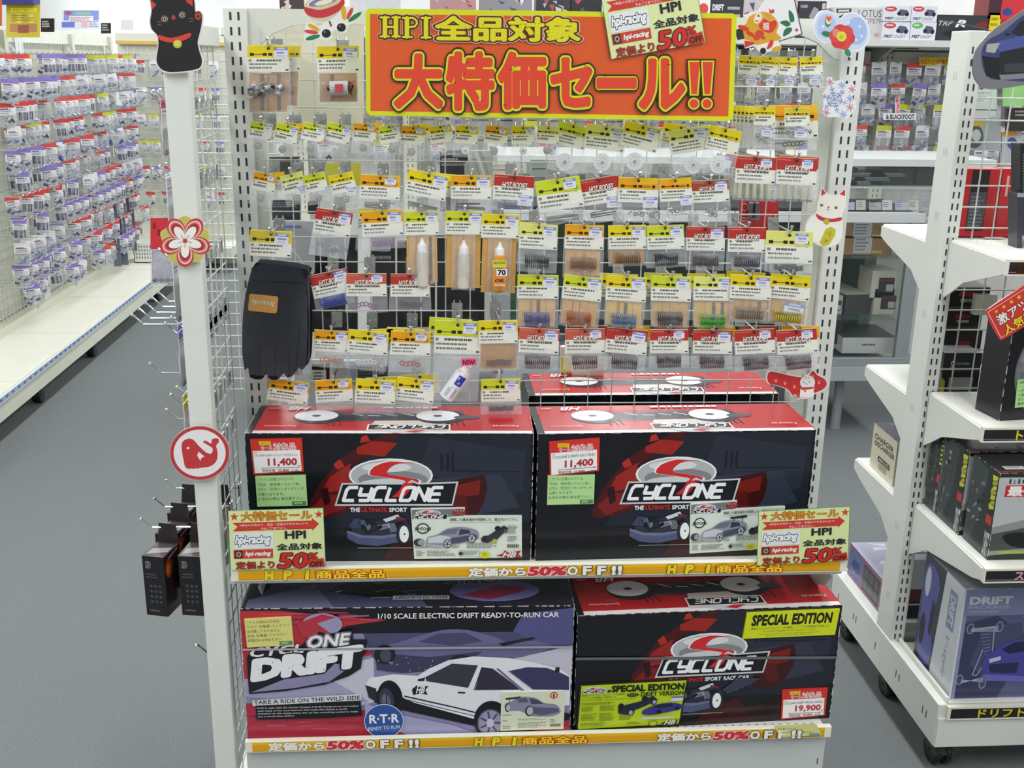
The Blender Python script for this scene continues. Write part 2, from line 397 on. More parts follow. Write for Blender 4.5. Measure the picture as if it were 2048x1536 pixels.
TG_ = {'C': [[(1, 0), (.18, 0), (0, .2), (0, 1), (1, 1)]], 'Y': [[(0, 0), (0, .58), (1, .58)], [(1, 0), (1, 1.0), (.1, 1.0)]], 'L': [[(0, 0), (0, 1), (1, 1)]], 'O': [[(.18, 0), (1, 0), (1, .8), (.82, 1), (0, 1), (0, .2), (.18, 0)]], 'N': [[(0, 1), (0, 0), (1, 1), (1, 0)]], 'E': [[(1, 0), (.1, 0), (0, .15), (0, 1), (1, 1)], [(0, .5), (.95, .5)]]}
def techno(a, x0, y0, x1, y1, wd, col, txt='CYCLONE', sl=.35, flip=False):
    """squared slanted stroke letters"""
    n = len(txt); cw = (x1-x0-(y1-y0)*sl)/(n-(n*.0)); h = y1-y0
    for i, ch in enumerate(txt):
        for P in TG_[ch]:
            Q = [(x0+cw*i+px*cw*.74+(1-py)*h*sl, y0+py*h) for px, py in P]
            if flip: Q = [(x0+x1-x, y0+y1-y) for x, y in Q]
            a.line(Q, wd, col)
            for x, y in Q[1:-1]: a.ell(x, y, wd*.5, wd*.5, col, n=8)
def cyclone_logo(a, x0, y0, x1, y1, mini=False):
    """silver ellipse with a red S sweep over the outlined word; box given is the word's"""
    w, h = x1-x0, y1-y0; cx, cy = x0+w*0.48, y0-h*0.55; rx, ry = w*0.36, h*0.95
    a.ell(cx, cy, rx*1.02, ry*1.04, 'f1f1f2'); a.ell(cx, cy, rx*.97, ry*.95, 'b4b6ba'); a.ell(cx+rx*.05, cy+ry*.25, rx*.85, ry*.55, '85878c'); a.ell(cx, cy+ry*.5, rx*.75, ry*.32, 'd0d1d4'); a.ell(cx-rx*.1, cy-ry*.5, rx*.6, ry*.3, 'dcdde0')
    S_ = [(.34, -.80), (-.02, -.86), (-.40, -.55), (-.52, -.08), (-.30, .05), (.28, .28), (.34, .42), (.22, .75), (-.05, 1.2), (.22, 1.2), (.48, .78), (.66, .42), (.62, .22), (.05, -.03), (-.10, -.15), (.0, -.5), (.2, -.72), (.62, -.78)]
    a.poly(sm([(cx+(px*1.08)*rx, cy+py*1.08*ry) for px, py in S_], 2), 'f2f2f2'); a.poly(sm([(cx+px*rx, cy+py*ry) for px, py in S_], 2), 'd22a2e')
    a.poly([(x0-w*.02, y1+h*.22), (x0+w*.05, y0-h*.12), (x0+w*.62, y0-h*.12), (x0+w*.66, y0-h*.3), (x0+w*.72, y0-h*.12), (x1+w*.07, y0-h*.2), (x1+w*.02, y1+h*.22)], 'cfd0d3')
    a.poly([(x0, y1+h*.12), (x0+w*.06, y0-h*.03), (x0+w*.63, y0-h*.03), (x0+w*.66, y0-h*.16), (x0+w*.72, y0-h*.03), (x1+w*.05, y0-h*.1), (x1+w*.01, y1+h*.12)], '16171d')
    a.poly([(cx+px*rx, cy+py*ry) for px, py in ((.30, .45), (.55, .45), (.42, 1.0), (.30, 1.32), (.02, 1.32), (.2, .9))], 'd22a2e')
    techno(a, x0+w*.06, y0+h*.14, x1-w*.03, y1-h*.1, h*.2, 'f6f6f8')
def wheel(a, cx, cy, rx, ry, tyre='1b1d28', ang=0):
    a.ell(cx-rx*.35, cy, rx*1.35, ry*1.3, tyre, ang); a.ell(cx-rx*.2, cy, rx*1.15, ry*1.12, '2d3142', ang); a.ell(cx, cy, rx, ry, 'eef0f2', ang); a.ell(cx+rx*.1, cy, rx*.18, ry*.12, '23252d', ang)
def buggy(a, x, y, s=1.0):
    """chassis picture: foam bumper, tyres, arms"""
    f = lambda P: [(x+p*s, y+q*s) for p, q in P]
    a.poly(f([(10, -12), (60, -22), (110, -30), (128, -10), (128, 20), (40, 30), (5, 20)]), '2a2d3c')
    for c_, P in (('3b4160', [(2, -8), (14, -26), (28, -26), (34, -5)]), ('191b26', [(22, -18), (50, -24), (66, -6), (40, 8)]), ('565c74', [(26, -20), (34, -24), (40, -10), (30, -4)]), ('d5d6dc', [(72, -24), (102, -34), (106, -28), (78, -18)]), ('8b90a4', [(60, -12), (84, -16), (90, -8), (64, -2)]), ('0e0f16', [(84, -14), (112, -20), (118, 0), (92, 6)]), ('7a2430', [(98, -30), (118, -26), (116, -22), (98, -24)])): a.poly(f(P), c_)
    for i in range(6): a.line(f([(82+i*2.5, -16), (88+i*2.5, 2)]), 0.9*s, 'a9adbd')
    for i in range(5): a.ell(x+(32+i*11)*s, y-8*s, 4*s, 6*s, ['11131b', '6b7086', '272b3a'][i % 3], 20*i)
    a.poly(f([(-1, -2), (30, 8), (70, 9), (104, 4), (106, 22), (60, 30), (20, 26), (-1, 14)]), '50567a'); a.poly(f([(-1, -2), (30, 8), (70, 9), (104, 4), (104, 9), (66, 15), (26, 13), (-1, 3)]), '6b7194')
    wheel(a, x+114*s, y+6*s, 9.5*s, 17*s); a.line(f([(20, 34), (130, 34)]), .8*s, 'b9bcc6')
def cyc_front(a, special=False):
    """front artwork in photo pixels of the upper-left box: x 497..1065, y 865..1120"""
    a.rect(497, 866, 1065, 1120, '14151c'); a.poly([(760, 868), (1060, 868), (1060, 1040), (960, 1060), (640, 1050)], '20242f'); a.poly([(860, 872), (1050, 900), (1045, 980), (960, 1000), (840, 930)], '292e3d'); a.poly([(760, 960), (1000, 945), (1040, 1010), (880, 1040)], '333748')
    for x in (880, 892, 902): a.rect(x, 905, x+5, 938, '171a24')
    a.line([(905, 938), (1040, 940)], 2, '151822'); a.line([(905, 900), (905, 938)], 2, '151822')
    arc = [(796, 868), (752, 874), (700, 903), (655, 945), (622, 995), (610, 1035), (625, 1042), (700, 1018), (745, 1012), (690, 960), (700, 930), (740, 905), (790, 880)]
    arc2 = sm([(770, 869), (700, 903), (655, 945), (625, 990), (612, 1032), (660, 1030), (720, 1012), (830, 1000), (690, 960), (720, 920), (800, 869)], 3)
    a.poly(arc2, '4a1216')
    for P, c_ in (([(715, 893), (745, 880), (795, 884), (770, 910), (715, 905)], 'a0241c'), ([(660, 950), (700, 925), (735, 935), (700, 972), (640, 985)], '9a2420'), ([(622, 1010), (650, 985), (690, 985), (690, 1012), (640, 1030)], '7c1c1e'), ([(668, 925), (682, 915), (690, 930), (676, 936)], 'b52c20'), ([(640, 975), (655, 970), (660, 1000), (648, 1008)], '2a0c10'), ([(700, 930), (716, 918), (724, 944), (705, 950)], '3a0e12'), ([(725, 872), (735, 868), (742, 880), (722, 884)], 'b82c20'), ([(705, 990), (760, 985), (770, 1006), (715, 1012)], '68181a')): a.poly(P, c_)
    a.poly([(890, 960), (968, 946), (973, 970), (968, 1000), (945, 1040), (880, 1040)], '3c1014')
    for P, c_ in (([(905, 968), (960, 956), (958, 985), (915, 992)], '7a1c18'), ([(900, 990), (930, 985), (940, 1025), (915, 1030)], '5a1416')): a.poly(P, c_)
    a.poly([(850, 1085), (1040, 1060), (1060, 1118), (820, 1118)], '24141a'); a.poly([(780, 1085), (850, 1060), (900, 1118), (760, 1118)], '3a1418')
    cyclone_logo(a, 672, 966, 900, 1000)
    a.text('THE', 699, 1011, 718, 1019, 'e8e8ea', .04); a.text('ULTIMATE', 722, 1011, 772, 1019, 'b82c2c', .05); a.text('SPORT', 777, 1011, 812, 1019, 'e8e8ea', .04)
    if special: a.text('RACE', 818, 1011, 844, 1019, 'e8e8ea', .04); a.text('CAR', 850, 1011, 874, 1019, 'e8e8ea', .04)
    buggy(a, 692, 1058, 1.0)
    if special:
        wheel(a, 848, 1030, 7, 13); a.poly([(816, 1040), (850, 1015), (900, 1018), (880, 1030), (830, 1050)], '3a3e50')
        a.text('HB', 975, 1068, 1010, 1096, 'e8e8ea', .02, .4)
def cyc_top(a, W_=548.0, D_=170.0):
    """top flap: u 0..W, v 0 (back)..D (front); lettering reads from the other side"""
    a.rect(14, 0, W_-6, D_-1, 'b81e24'); a.poly([(0, 0), (14, 0), (14, D_), (0, D_)], '1c1c20'); a.rect(14, D_-16, W_-3, D_-1, 'e8e4e4')
    for i in range(9): x = random.uniform(20, 130); a.line([(x, random.uniform(20, D_-60)), (x+random.uniform(10, 50), random.uniform(30, D_-50))], 1.5, 'cf4a48')
    a.poly([(150, 40), (410, 30), (420, 70), (400, 95), (160, 100)], '7e2a30'); a.poly([(150, 60), (300, 45), (410, 55), (400, 85), (300, 100), (170, 92)], '2b2c3a')
    a.poly([(240, 95), (372, 92), (392, D_-12), (225, D_-10)], 'd9c9c2')
    for i in range(12): x = 190+i*17; a.line([(x, 50+7*(i % 3)), (x+24, 66-9*(i % 2))], 3, ['d9dbe4', '5b607a', 'f2f2f4', '8a2a30'][i % 4])
    for cx_ in (122, 362):
        a.ell(cx_+6, 72, 50, 42, '20222e'); a.ell(cx_, 65, 43, 33, 'e9e9ec'); a.ell(cx_, 66, 9, 6, '33353c')
        for j in range(3): a.line([(cx_+25+j*12, 95), (cx_+30+j*12, 125)], 2.5, '2a2d3c')
    a.ell(420, 75, 26, 12, '4c4e58'); a.ell(305, D_-22, 42, 24, 'c9cace'); a.poly([(300, D_-8), (345, D_-32), (358, D_-28), (322, D_-2)], 'c4282c')
    a.rect(228, D_-52, 388, D_-18, 'f0f0f0'); a.rect(231, D_-49, 385, D_-21, '1c1d24'); techno(a, 238, D_-44, 378, D_-27, 3.6, 'f2f2f4', flip=True)
    a.text('HB', 62, 12, 104, 34, 'f0f0f0', .02, .35, flip=True); a.greek(250, 12, 420, 24, 1, 'f4f0f0', .8); a.text('Specifications', 30, D_-44, 92, D_-34, 'f3e6e4', flip=True); a.text('Features', 470, D_-44, 520, D_-34, 'f3e6e4', flip=True)
    a.greek(22, 20, 45, 28, 1, 'e8c8c8')

NOTE = ['こちらに記載されている', '「別途、御用意いただく物」', '以外に「別売ピニオンギヤ」が', '必要となります。', 'お求めの際は 御注意下さい。']
LB = .0042
def price_tag(fm, par, x, y, k, name, price, old):
    a = Art(rot(fm, x, y, 0)); t = lambda u, v: (u, v)
    q = a
    q.slab([(0, 0), (101, 0+k), (102, 64+k), (3, 68)], LB, 'd6332c')
    q.poly([(4, 22), (96, 22+k), (98, 62+k), (6, 65)], 'f5f2f2'); q.rect(17, 3, 40, 11, 'e6c61e'); q.text('SALE', 20, 4, 37, 10, 'b89a10')
    q.otext('セール', 20, 12, 43, 20, [(.06, 'f8eeee'), (0, 'c02a28')], k=k/100); q.otext('対象品', 45, 7, 88, 20, [(.07, 'f8eeee'), (0, 'c02a28')], k=k/100)
    q.text('HPI', 7, 24, 12, 26.5, '555555'); q.text(name, 7, 28, 92, 33, '5a5a60', k=k/100)
    q.text(price, 33, 37, 89, 52, 'b82a38', .035, k=k/100); q.text('(税抜)', 90, 49, 96, 52, '444444'); q.line([(18, 55), (95, 55+k*.8)], .8, '333333')
    q.text('税抜定価', 20, 57, 46, 63, '4a4a4a', k=k/100); q.text(old, 51, 57, 73, 62.5, 'b03a44', .02, k=k/100); q.text('の品', 78, 57, 91, 63, '4a4a4a', k=k/100)
    return obj('price_label', a, 'print_gloss', par, label='red bordered white price label')
def note(fm, par, x, y, w, h, lines, ang=0, col='b4dc96', corner=True, name='handwritten_note'):
    a = Art(rot(fm, x, y, ang)); a.rslab(0, 0, w, h, LB+.0004, col); n = len(lines); dy = h*.8/n
    for i, l in enumerate(lines): a.text(l, w*.03, h*.06+i*dy, w*(.03+.92*min(1, len(l)/max(len(q) for q in lines))), h*.06+i*dy+dy*.66, '2f3a34', k=random.uniform(-.01, .01))
    if corner: a.rect(w*.7, h*.84, w*.98, h*.98, '58806c'); a.greek(w*.74, h*.87, w*.94, h*.95, 1, 'b4d850', .8)
    return obj(name, a, 'print_matte', par, label='small pale handwritten note')
def sheet(fm, par, x0, y0, x1, y1, k=0, cut=False, carcol='8f90a0'):
    """white specification sheet pasted on the box: sports car drawing and small print (drawn 0..225 x 0..105)"""
    a = Art(quad(fm, (x0, y0), (x1, y0+k), (x0, y1), 225, 105)); a.slab([(0, 2), (108, 0), (108, 17), (222, 17), (224, 104), (6, 106)], LB, 'dde4da'); a.rect(8, 20, 220, 22, 'd0d8ce')
    a.poly([(2, 4), (107, 2), (107, 16), (2, 24)], '75787c'); cyclone_logo(a, 2, 15, 70, 22); a.ell(97, 9, 14, 6.5, '90282a'); a.text('ドリフト', 87, 4, 107, 8.5, 'f0e0e0'); a.text('バージョン', 89, 10, 105, 13, 'e0b0b0')
    a.text('卓越した基本設計が実現した、高次元ドリフト。', 78, 21, 214, 27, '33373a', .01); a.text('The Cyclone S drift combine with proven basic design!', 78, 29, 180, 31.5, '4a4e50')
    a.ell(24, 42, 13, 11, '23262a'); a.ell(24, 42, 10.5, 8.5, 'd3dbd1'); a.text('SWITCHES', 8, 40, 40, 46, '1c1f24', .04, .2); a.ell(16, 71, 11, 8, '3a3c44'); a.ell(20, 71, 6.5, 6, '9a9ca4')
    body = sm([(30, 70), (34, 60), (52, 55), (72, 43), (98, 39), (120, 42), (134, 48), (136, 62), (126, 68), (96, 74), (70, 82), (42, 82), (30, 77)], 3)
    a.poly(body, carcol); a.poly([(34, 62), (60, 56), (80, 60), (70, 72), (34, 72)], 'c9cbd4'); a.poly([(56, 55), (73, 44), (96, 42), (90, 54)], '6c6f86'); a.poly([(98, 43), (116, 45), (120, 52), (96, 56)], '3a3c50'); a.poly([(80, 62), (130, 54), (134, 62), (100, 72), (82, 74)], '4a4c66'); a.poly([(32, 74), (68, 78), (68, 82), (42, 82), (32, 78)], 'a9abb6')
    for cx_, cy_ in ((73, 74), (122, 63)): a.ell(cx_, cy_, 8, 9.5, '23252e'); a.ell(cx_, cy_, 6.3, 7.8, 'c2c4cb'); [a.line([(cx_, cy_), (cx_+5.5*math.cos(q), cy_+7*math.sin(q))], 1.6, '30323a') for q in (0.3, 1.5, 2.8, 4.1, 5.3)]
    if cut: a.poly([(94, 33), (134, 30), (134, 35), (96, 37)], '2b2d38'); a.line([(103, 34), (104, 41)], 1.5, '2b2d38'); a.line([(124, 33), (124, 43)], 1.5, '2b2d38')
    a.poly([(140, 62), (158, 55), (186, 36), (196, 42), (172, 66), (152, 72), (142, 70)], '30323c'); a.ell(174, 42, 6, 5, '1d1e26'); a.ell(148, 62, 5, 5, '1d1e26'); a.ell(168, 68, 5, 4, 'b4b63c'); a.ell(190, 48, 4, 4, '5c5e6c')
    for X0, Y0, X1, Y1, n in ((8, 78, 40, 84, 2), (82, 78, 98, 84, 2), (112, 72, 184, 84, 4), (194, 36, 216, 54, 6), (194, 58, 216, 70, 4), (10, 88, 28, 100, 4), (32, 88, 90, 100, 4), (104, 90, 136, 98, 3)): a.greek(X0, Y0, X1, Y1, n, '7d847e')
    for i in range(12): a.rect(193+i*2, 75, 194+i*2+(i % 2)*.4, 82, '3c423e')
    a.line([(98, 88), (138, 88), (138, 100), (98, 100), (98, 88)], .6, '7d847e'); a.ell(100, 94, 4.5, 4, '3a3e40')
    a.ell(149, 97, 11, 7.5, 'd2d22c'); a.greek(143, 93, 155, 101, 3, '8f8f20')
    a.poly([(170, 98), (186, 95), (188, 88), (198, 93), (222, 88), (216, 96), (226, 104), (200, 102), (196, 106), (190, 102)], '9a2c2c'); a.text('HB', 184, 92, 212, 102, 'f2f2f2', .02, .4)
    return obj('specification_sheet', a, 'print_gloss', par, label='white paper sheet with a car drawing')
FSC = (548/568.0, 267/255.0)
def fpx(fm, sx=FSC[0], sy=FSC[1], ox=497, oy=865): return lambda x, y, d: fm((x-ox)*sx, (y-oy)*sy, d)

for nm, fl, yaw, dx, lab in (('L', (-0.369, 1.946, .7), -1.4, 0, 'black and red model car carton on the upper shelf beside the side wing'), ('R', (0.186, 1.93, .7), 1.2, 572, 'black and red model car carton on the upper shelf, farther from the side wing')):
    r, fm, tm, lm = carton('model_car_carton', lab, fl, yaw, .548, .168, .267, '17181e', 'b81e24')
    f = fpx(fm); a = Art(f); cyc_front(a); obj('front_print', a, 'print_gloss', r)
    a = Art(tm); cyc_top(a); obj('top_print', a, 'print_gloss', r)
    if nm == 'L':
        price_tag(rot(f, 508, 876, 0), r, 0, 0, -2, 'CYCLONE S DRIFT レビンハーチモデルレビン', '11,400', '22,800'); note(f, r, 514, 947, 99, 60, NOTE, -1)
        sheet(f, r, 820, 1010, 1047, 1113, 0)
    else:
        price_tag(rot(f, 520, 880, 0), r, 0, 0, -6, 'CYCLONE S DRIFT RX-7 FD3S', '11,400', '22,800'); note(f, r, 519, 946, 95, 58, NOTE, 0)
        sheet(f, r, 814, 1006, 1016, 1110, -6, True)
r, fm, tm, lm = carton('model_car_carton', 'black and red carton standing behind the wire grid, only its top showing', (0.19, 2.19, .7), .6, .548, .168, .262, '17181e', 'b81e24')
a = Art(tm); cyc_top(a); obj('top_print', a, 'print_gloss', r)
a = Art(fpx(fm)); a.rect(497, 866, 1065, 1120, '14151c'); obj('front_print', a, 'print_gloss', r)

# lower shelf: special edition carton, farther from the wing
r, fm, tm, lm = carton('model_car_carton', 'black carton with lime yellow special edition labels on the lower shelf', (0.266, 1.866, .35), 2.6, .54, .168, .262, '17181e', 'a81c22')
f = fpx(fm, .54/.568, .262*1000/255); a = Art(f); cyc_front(a, True)
a.poly([(497, 953), (1065, 977), (1065, 983), (497, 959)], '66676b')
obj('front_print', a, 'print_gloss', r); a = Art(tm); cyc_top(a, 540, 168); obj('top_print', a, 'print_gloss', r)
a = Art(quad(f, (856, 872), (1060, 872), (851, 930), 200, 54)); a.rslab(0, 0, 198, 52, LB, 'd3dc20'); a.text('SPECIAL EDITION', 14, 6, 184, 26, '22240e', .05)
a.text('厳選されたオプションパーツを装備し、ドリフトを極限まで追求した', 14, 30, 182, 35, '4b4e18'); a.text('サイクロンS DRIFT スペシャルエディション', 40, 36.5, 155, 41, '4b4e18'); a.text('The Cyclone S Drift Special Edition with racing installed option', 32, 43, 164, 45.5, '6b6e28'); a.text('specifications for ultimate drift performance', 48, 46.5, 148, 49, '6b6e28')
obj('edition_label', a, 'print_gloss', r, label='lime yellow label with black lettering')
a = Art(quad(f, (506, 1009), (738, 1011), (504, 1114), 212, 102)); a.slab([(0, 3), (212, 0), (206, 100), (-1, 103)], LB, '1c2016'); a.slab([(4, 6), (210, 3), (202, 97), (2, 100)], .0004, 'bcd022')
cyclone_logo(a, 4, 17, 60, 22); a.text('SPECIAL EDITION', 64, 8, 206, 21, '1d2010', .05); a.text('DRIFT VERSION', 122, 24, 206, 33, '1d2010', .02); a.ell(106, 29, 12, 4, '2a2d12'); a.text('ドリフト', 98, 27, 114, 31, 'c8dc40')
for i, t_ in enumerate(('厳選されたオプションパーツを装備し、', 'ドリフトを極限まで追求した', 'サイクロンS DRIFT スペシャルエディション')): a.text(t_, 6, 24+i*5.3, 6+(88, 66, 104)[i], 28+i*5.3, '363a14')
for q in ((6, 42, 70, 48, 2), (6, 50, 38, 62, 4), (42, 50, 74, 62, 4), (6, 66, 38, 82, 5), (42, 66, 74, 84, 6), (6, 86, 66, 94, 3), (82, 70, 110, 84, 4), (98, 88, 130, 94, 2)): a.greek(*q, '7f8e24')
a.poly([(78, 62), (92, 50), (120, 44), (146, 32), (156, 42), (132, 54), (112, 62), (96, 72), (80, 68)], '24283a'); a.ell(84, 54, 6, 8, '181a22'); a.ell(104, 66, 7, 7, '181a22'); a.ell(104, 67, 4, 5, 'a4a6b8'); a.ell(130, 38, 6, 6, '181a22'); a.ell(148, 46, 6, 6, '181a22'); a.ell(149, 46, 3.5, 4, 'a4a6b8')
a.poly(sm([(126, 66), (138, 58), (158, 51), (182, 49), (204, 54), (206, 62), (186, 68), (150, 74), (130, 73)], 3), '3a3488'); a.poly([(144, 57), (160, 52), (184, 51), (188, 57), (160, 60)], '201c40'); a.ell(160, 68, 5, 5, '17182a'); a.ell(196, 62, 5, 4, '17182a')
a.rect(182, 36, 206, 46, 'd0d6dc'); a.rect(182, 36, 206, 39, '4a62b4'); a.rect(126, 78, 192, 84, 'c9cca0'); a.ell(150, 93, 9, 6, '8a7a20'); a.ell(150, 93, 7, 4.6, 'bcd022'); a.poly([(164, 94), (176, 90), (200, 86), (196, 94), (204, 98), (178, 98)], '4c4e2c'); a.text('HB', 172, 88, 194, 97, 'f0f2e8', .02, .4)
obj('edition_label', a, 'print_gloss', r, label='lime yellow drift version label with a blue car')
price_tag(rot(lambda x, y, d: f(950+x*1.0, 1048+y*.98, d), 0, 0, 0), r, 0, 0, 0, 'CYCLONE S DRIFT SPECIAL NISSAN', '19,900', '39,800')
m = mapY(1.842); a = Art(m); a.slab([(1548, 1451), (1632, 1447), (1644, 1470), (1560, 1474)], .0005, 'd8d68c'); a.text('が必要となります。', 1556, 1456, 1596, 1460, '3a3c30'); a.text('お求めの際は 御注意下さい。', 1560, 1462, 1630, 1466, '3a3c30'); a.rect(1618, 1466, 1640, 1471, '7fa08c')
obj('handwritten_note', a, 'print_matte', None, 'yellow handwritten slip tucked in the lower price rail', 'note')

# lower shelf: drift car carton beside the wing, printed with a white coupe
r, fm, tm, lm = carton('model_car_carton', 'white and purple carton printed with a drifting white coupe on the lower shelf', (-0.384, 1.871, .35), -1.0, .643, .185, .288, '23222e', '2c2b3c')
D = lambda x, y, d: fm((x-479)*.643/.662*.998, (y-1211)*288/262.0, d)   # photo pixels 479..1141 x 1211..1473
a = Art(D); a.rect(479, 1211, 1141, 1473, '8d89ae'); a.rect(479, 1211, 1141, 1262, '17171d')
a.poly([(479, 1215), (560, 1216), (640, 1225), (770, 1236), (690, 1246), (640, 1262), (760, 1300), (560, 1340), (479, 1360)], 'b8323c'); a.poly([(479, 1400), (600, 1395), (700, 1410), (780, 1440), (820, 1473), (479, 1473)], 'b03046')
for i in range(24): x, y = random.uniform(482, 720), random.choice((random.uniform(1218, 1240), random.uniform(1425, 1468))); a.line([(x, y), (x+random.uniform(30, 90), y+random.uniform(-3, 3))], random.uniform(1, 3), random.choice(['8e2434', 'c8465a', '6b2c44', 'a83850', '9a6c88']))
a.poly([(720, 1262), (1141, 1262), (1141, 1300), (1040, 1312), (900, 1320), (740, 1316)], '4e4c70'); a.poly([(1040, 1225), (1141, 1215), (1141, 1290), (1080, 1290), (1020, 1260)], '565588')
a.poly([(1000, 1320), (1141, 1290), (1141, 1370), (1080, 1350)], 'c6c2d2'); a.poly([(640, 1330), (740, 1310), (740, 1400), (660, 1420)], 'c9c6d8'); a.poly([(479, 1350), (640, 1345), (730, 1400), (600, 1402), (479, 1385)], 'a6a2c2')
# ghost car behind
a.poly(sm([(745, 1290), (790, 1280), (830, 1268), (880, 1256), (930, 1257), (985, 1272), (1010, 1282), (1060, 1280), (1100, 1292), (1040, 1312), (960, 1322), (830, 1340), (760, 1338), (740, 1312)], 3), '6b6990'); a.poly([(830, 1280), (870, 1263), (925, 1262), (960, 1280), (900, 1288)], '4a486c'); a.poly([(745, 1300), (850, 1310), (960, 1300), (900, 1335), (800, 1342), (745, 1335)], '3f3e5c'); a.poly([(990, 1284), (1062, 1272), (1066, 1276), (1000, 1290)], '23232e')
a.ell(762, 1304, 22, 20, '23232e'); a.ell(764, 1305, 11, 14, '4c4c5e'); a.ell(915, 1318, 22, 12, '23232e')
for i in range(60): a.ell(random.uniform(640, 860), random.uniform(1310, 1420), random.uniform(.8, 2), random.uniform(.6, 1.5), 'dcd9e8', n=6)
# the white coupe
a.poly([(720, 1400), (760, 1420), (900, 1450), (960, 1473), (820, 1473), (720, 1440)], 'a5a1c6')
a.poly([(722, 1365), (740, 1400), (800, 1418), (960, 1456), (1000, 1473), (1141, 1473), (1141, 1430), (1000, 1390), (840, 1370)], '17171f')
body = [(722, 1364), (730, 1350), (780, 1343), (828, 1347), (850, 1333), (890, 1316), (940, 1309), (1010, 1313), (1060, 1322), (1120, 1338), (1139, 1352), (1139, 1412), (1080, 1415), (1000, 1410), (944, 1438), (900, 1425), (820, 1402), (795, 1390), (780, 1370), (760, 1365), (744, 1378), (738, 1375)]
a.poly(body, 'e7e6ec'); a.poly([(722, 1364), (744, 1372), (742, 1398), (728, 1390)], '2a2a34')
a.poly([(843, 1350), (897, 1323), (950, 1327), (930, 1373), (845, 1358)], '3a3848'); a.poly([(828, 1354), (843, 1350), (841, 1358), (828, 1358)], '23232d'); a.poly([(958, 1331), (980, 1334), (1038, 1378), (944, 1378)], '332f42'); a.line([(958, 1331), (942, 1378)], 2, '16161d'); a.poly([(985, 1334), (992, 1334), (1046, 1380), (1038, 1380)], '7b6f9c')
a.poly([(1010, 1340), (1050, 1332), (1090, 1334), (1120, 1345), (1136, 1353), (1137, 1380), (1060, 1378)], '3c3a62'); a.line([(1012, 1340), (1062, 1378)], 1.5, 'b6b4cc'); a.poly([(1108, 1333), (1116, 1333), (1116, 1343), (1106, 1343)], '23232c'); a.line([(909, 1382), (924, 1383)], 3.5, '2a2a34')
a.line([(800, 1388), (900, 1412), (945, 1424)], 3, '35334a'); a.line([(800, 1394), (900, 1420), (944, 1431)], 1.5, '4b4962')
a.poly([(816, 1374), (826, 1366), (828, 1369), (850, 1368), (843, 1376), (848, 1386), (832, 1383), (818, 1386)], '1d1d26'); a.text('HB', 824, 1369, 842, 1382, 'f0f0f4', .03, .4)
a.ell(771, 1393, 26, 38, '15151d', -5); a.ell(764, 1398, 15, 27, '3c3a4e', -5); a.ell(763, 1400, 9, 18, '686580', -5); a.line([(764, 1380), (764, 1420)], 2, '23232c')
a.ell(978, 1440, 36, 40, '17161f'); a.ell(976, 1446, 27, 29, '5a5672'); a.ell(976, 1446, 24, 26, '9d99b6')
for q in range(7): a.line([(976, 1446), (976+22*math.cos(q*.9), 1446+24*math.sin(q*.9))], 4, '4e4a66')
a.ell(976, 1446, 8, 9, 'c8c4d8'); a.poly([(1060, 1465), (1141, 1440), (1141, 1473), (1030, 1473)], '9a2c3c')
# lettering
a.text('1/10 SCALE ELECTRIC DRIFT READY-TO-RUN CAR', 751, 1222, 1111, 1232, 'eceae6', .02)
a.ell(640, 1242, 40, 22, '9d96b8'); a.poly([(590, 1240), (640, 1222), (668, 1228), (630, 1240), (660, 1262), (600, 1268)], 'b43444')
a.poly([(488, 1305), (495, 1296), (590, 1290), (605, 1275), (634, 1256), (652, 1260), (700, 1252), (700, 1272), (728, 1272), (726, 1298), (718, 1305), (714, 1330), (690, 1345), (640, 1362), (560, 1374), (488, 1379)], '1a1a22')
a.poly([(560, 1350), (640, 1340), (662, 1320), (680, 1322), (682, 1334), (650, 1356), (580, 1368), (492, 1376)], '8f88ad')
a.otext('CYCL', 496, 1288, 600, 1305, [(.05, '1a1a22'), (.0, 'e6e4e8'), (.03, 'e6e4e8')], .2, -.08); a.otext('ONE', 610, 1265, 694, 1288, [(.09, 'b9b4cc'), (.06, '1a1a22'), (.03, 'f0eef0')], .2, -.07)
a.otext('DRIFT', 499, 1313, 714, 1350, [(.13, '1a1a22'), (.085, 'efedf0')], .1, -.125)
for i in range(26): x = random.uniform(500, 715); y = 1312+random.uniform(0, 38)-(x-497)*.125; a.poly([(x, y), (x+random.uniform(1, 3), y+1), (x+1, y+random.uniform(1, 3.5))], '1a1a22')
a.poly([(494, 1391), (714, 1381), (714, 1394), (494, 1403)], 'd6d2d6'); a.text('TAKE A RIDE ON THE WILD SIDE', 497, 1392, 711, 1400, '2a2830', .015, k=-.035)
a.poly([(500, 1402), (712, 1396), (714, 1426), (640, 1430), (500, 1431)], '16151b')
for i, t_ in enumerate(('Drift in style with the all-new Cyclone S Drift! Ready-to-run and loaded', 'with many of the same features that make this chassis a world', 'champion on the racing scene, this car has everything needed to make', 'you a world class drifter!')): a.text(t_, 503, 1406+i*5.7, 503+(203, 180, 203, 73)[i], 1410+i*5.7, 'd8d6dc', .01, k=-.01)
a.poly([(479, 1287), (1141, 1289), (1141, 1293), (479, 1291)], 'a5a3ae')
obj('front_print', a, 'print_gloss', r)
b = Art(D); b.d = LB; b.slab([(758+40.5*math.cos(q*.1745), 1438+35.5*math.sin(q*.1745)) for q in range(36)], .0003, 'd6dae8'); b.ell(758, 1438, 40.5, 35.5, 'd6dae8', n=36); b.ell(758, 1438, 39, 34, '2e55a2', n=36); b.text('R·T·R', 729, 1425, 788, 1442, 'eceef4', .03, k=-.03); b.text('READY TO RUN', 726, 1450, 790, 1457, 'd8dcea', .01, k=-.06)
obj('round_sticker', b, 'print_gloss', r, label='round blue ready to run sticker')
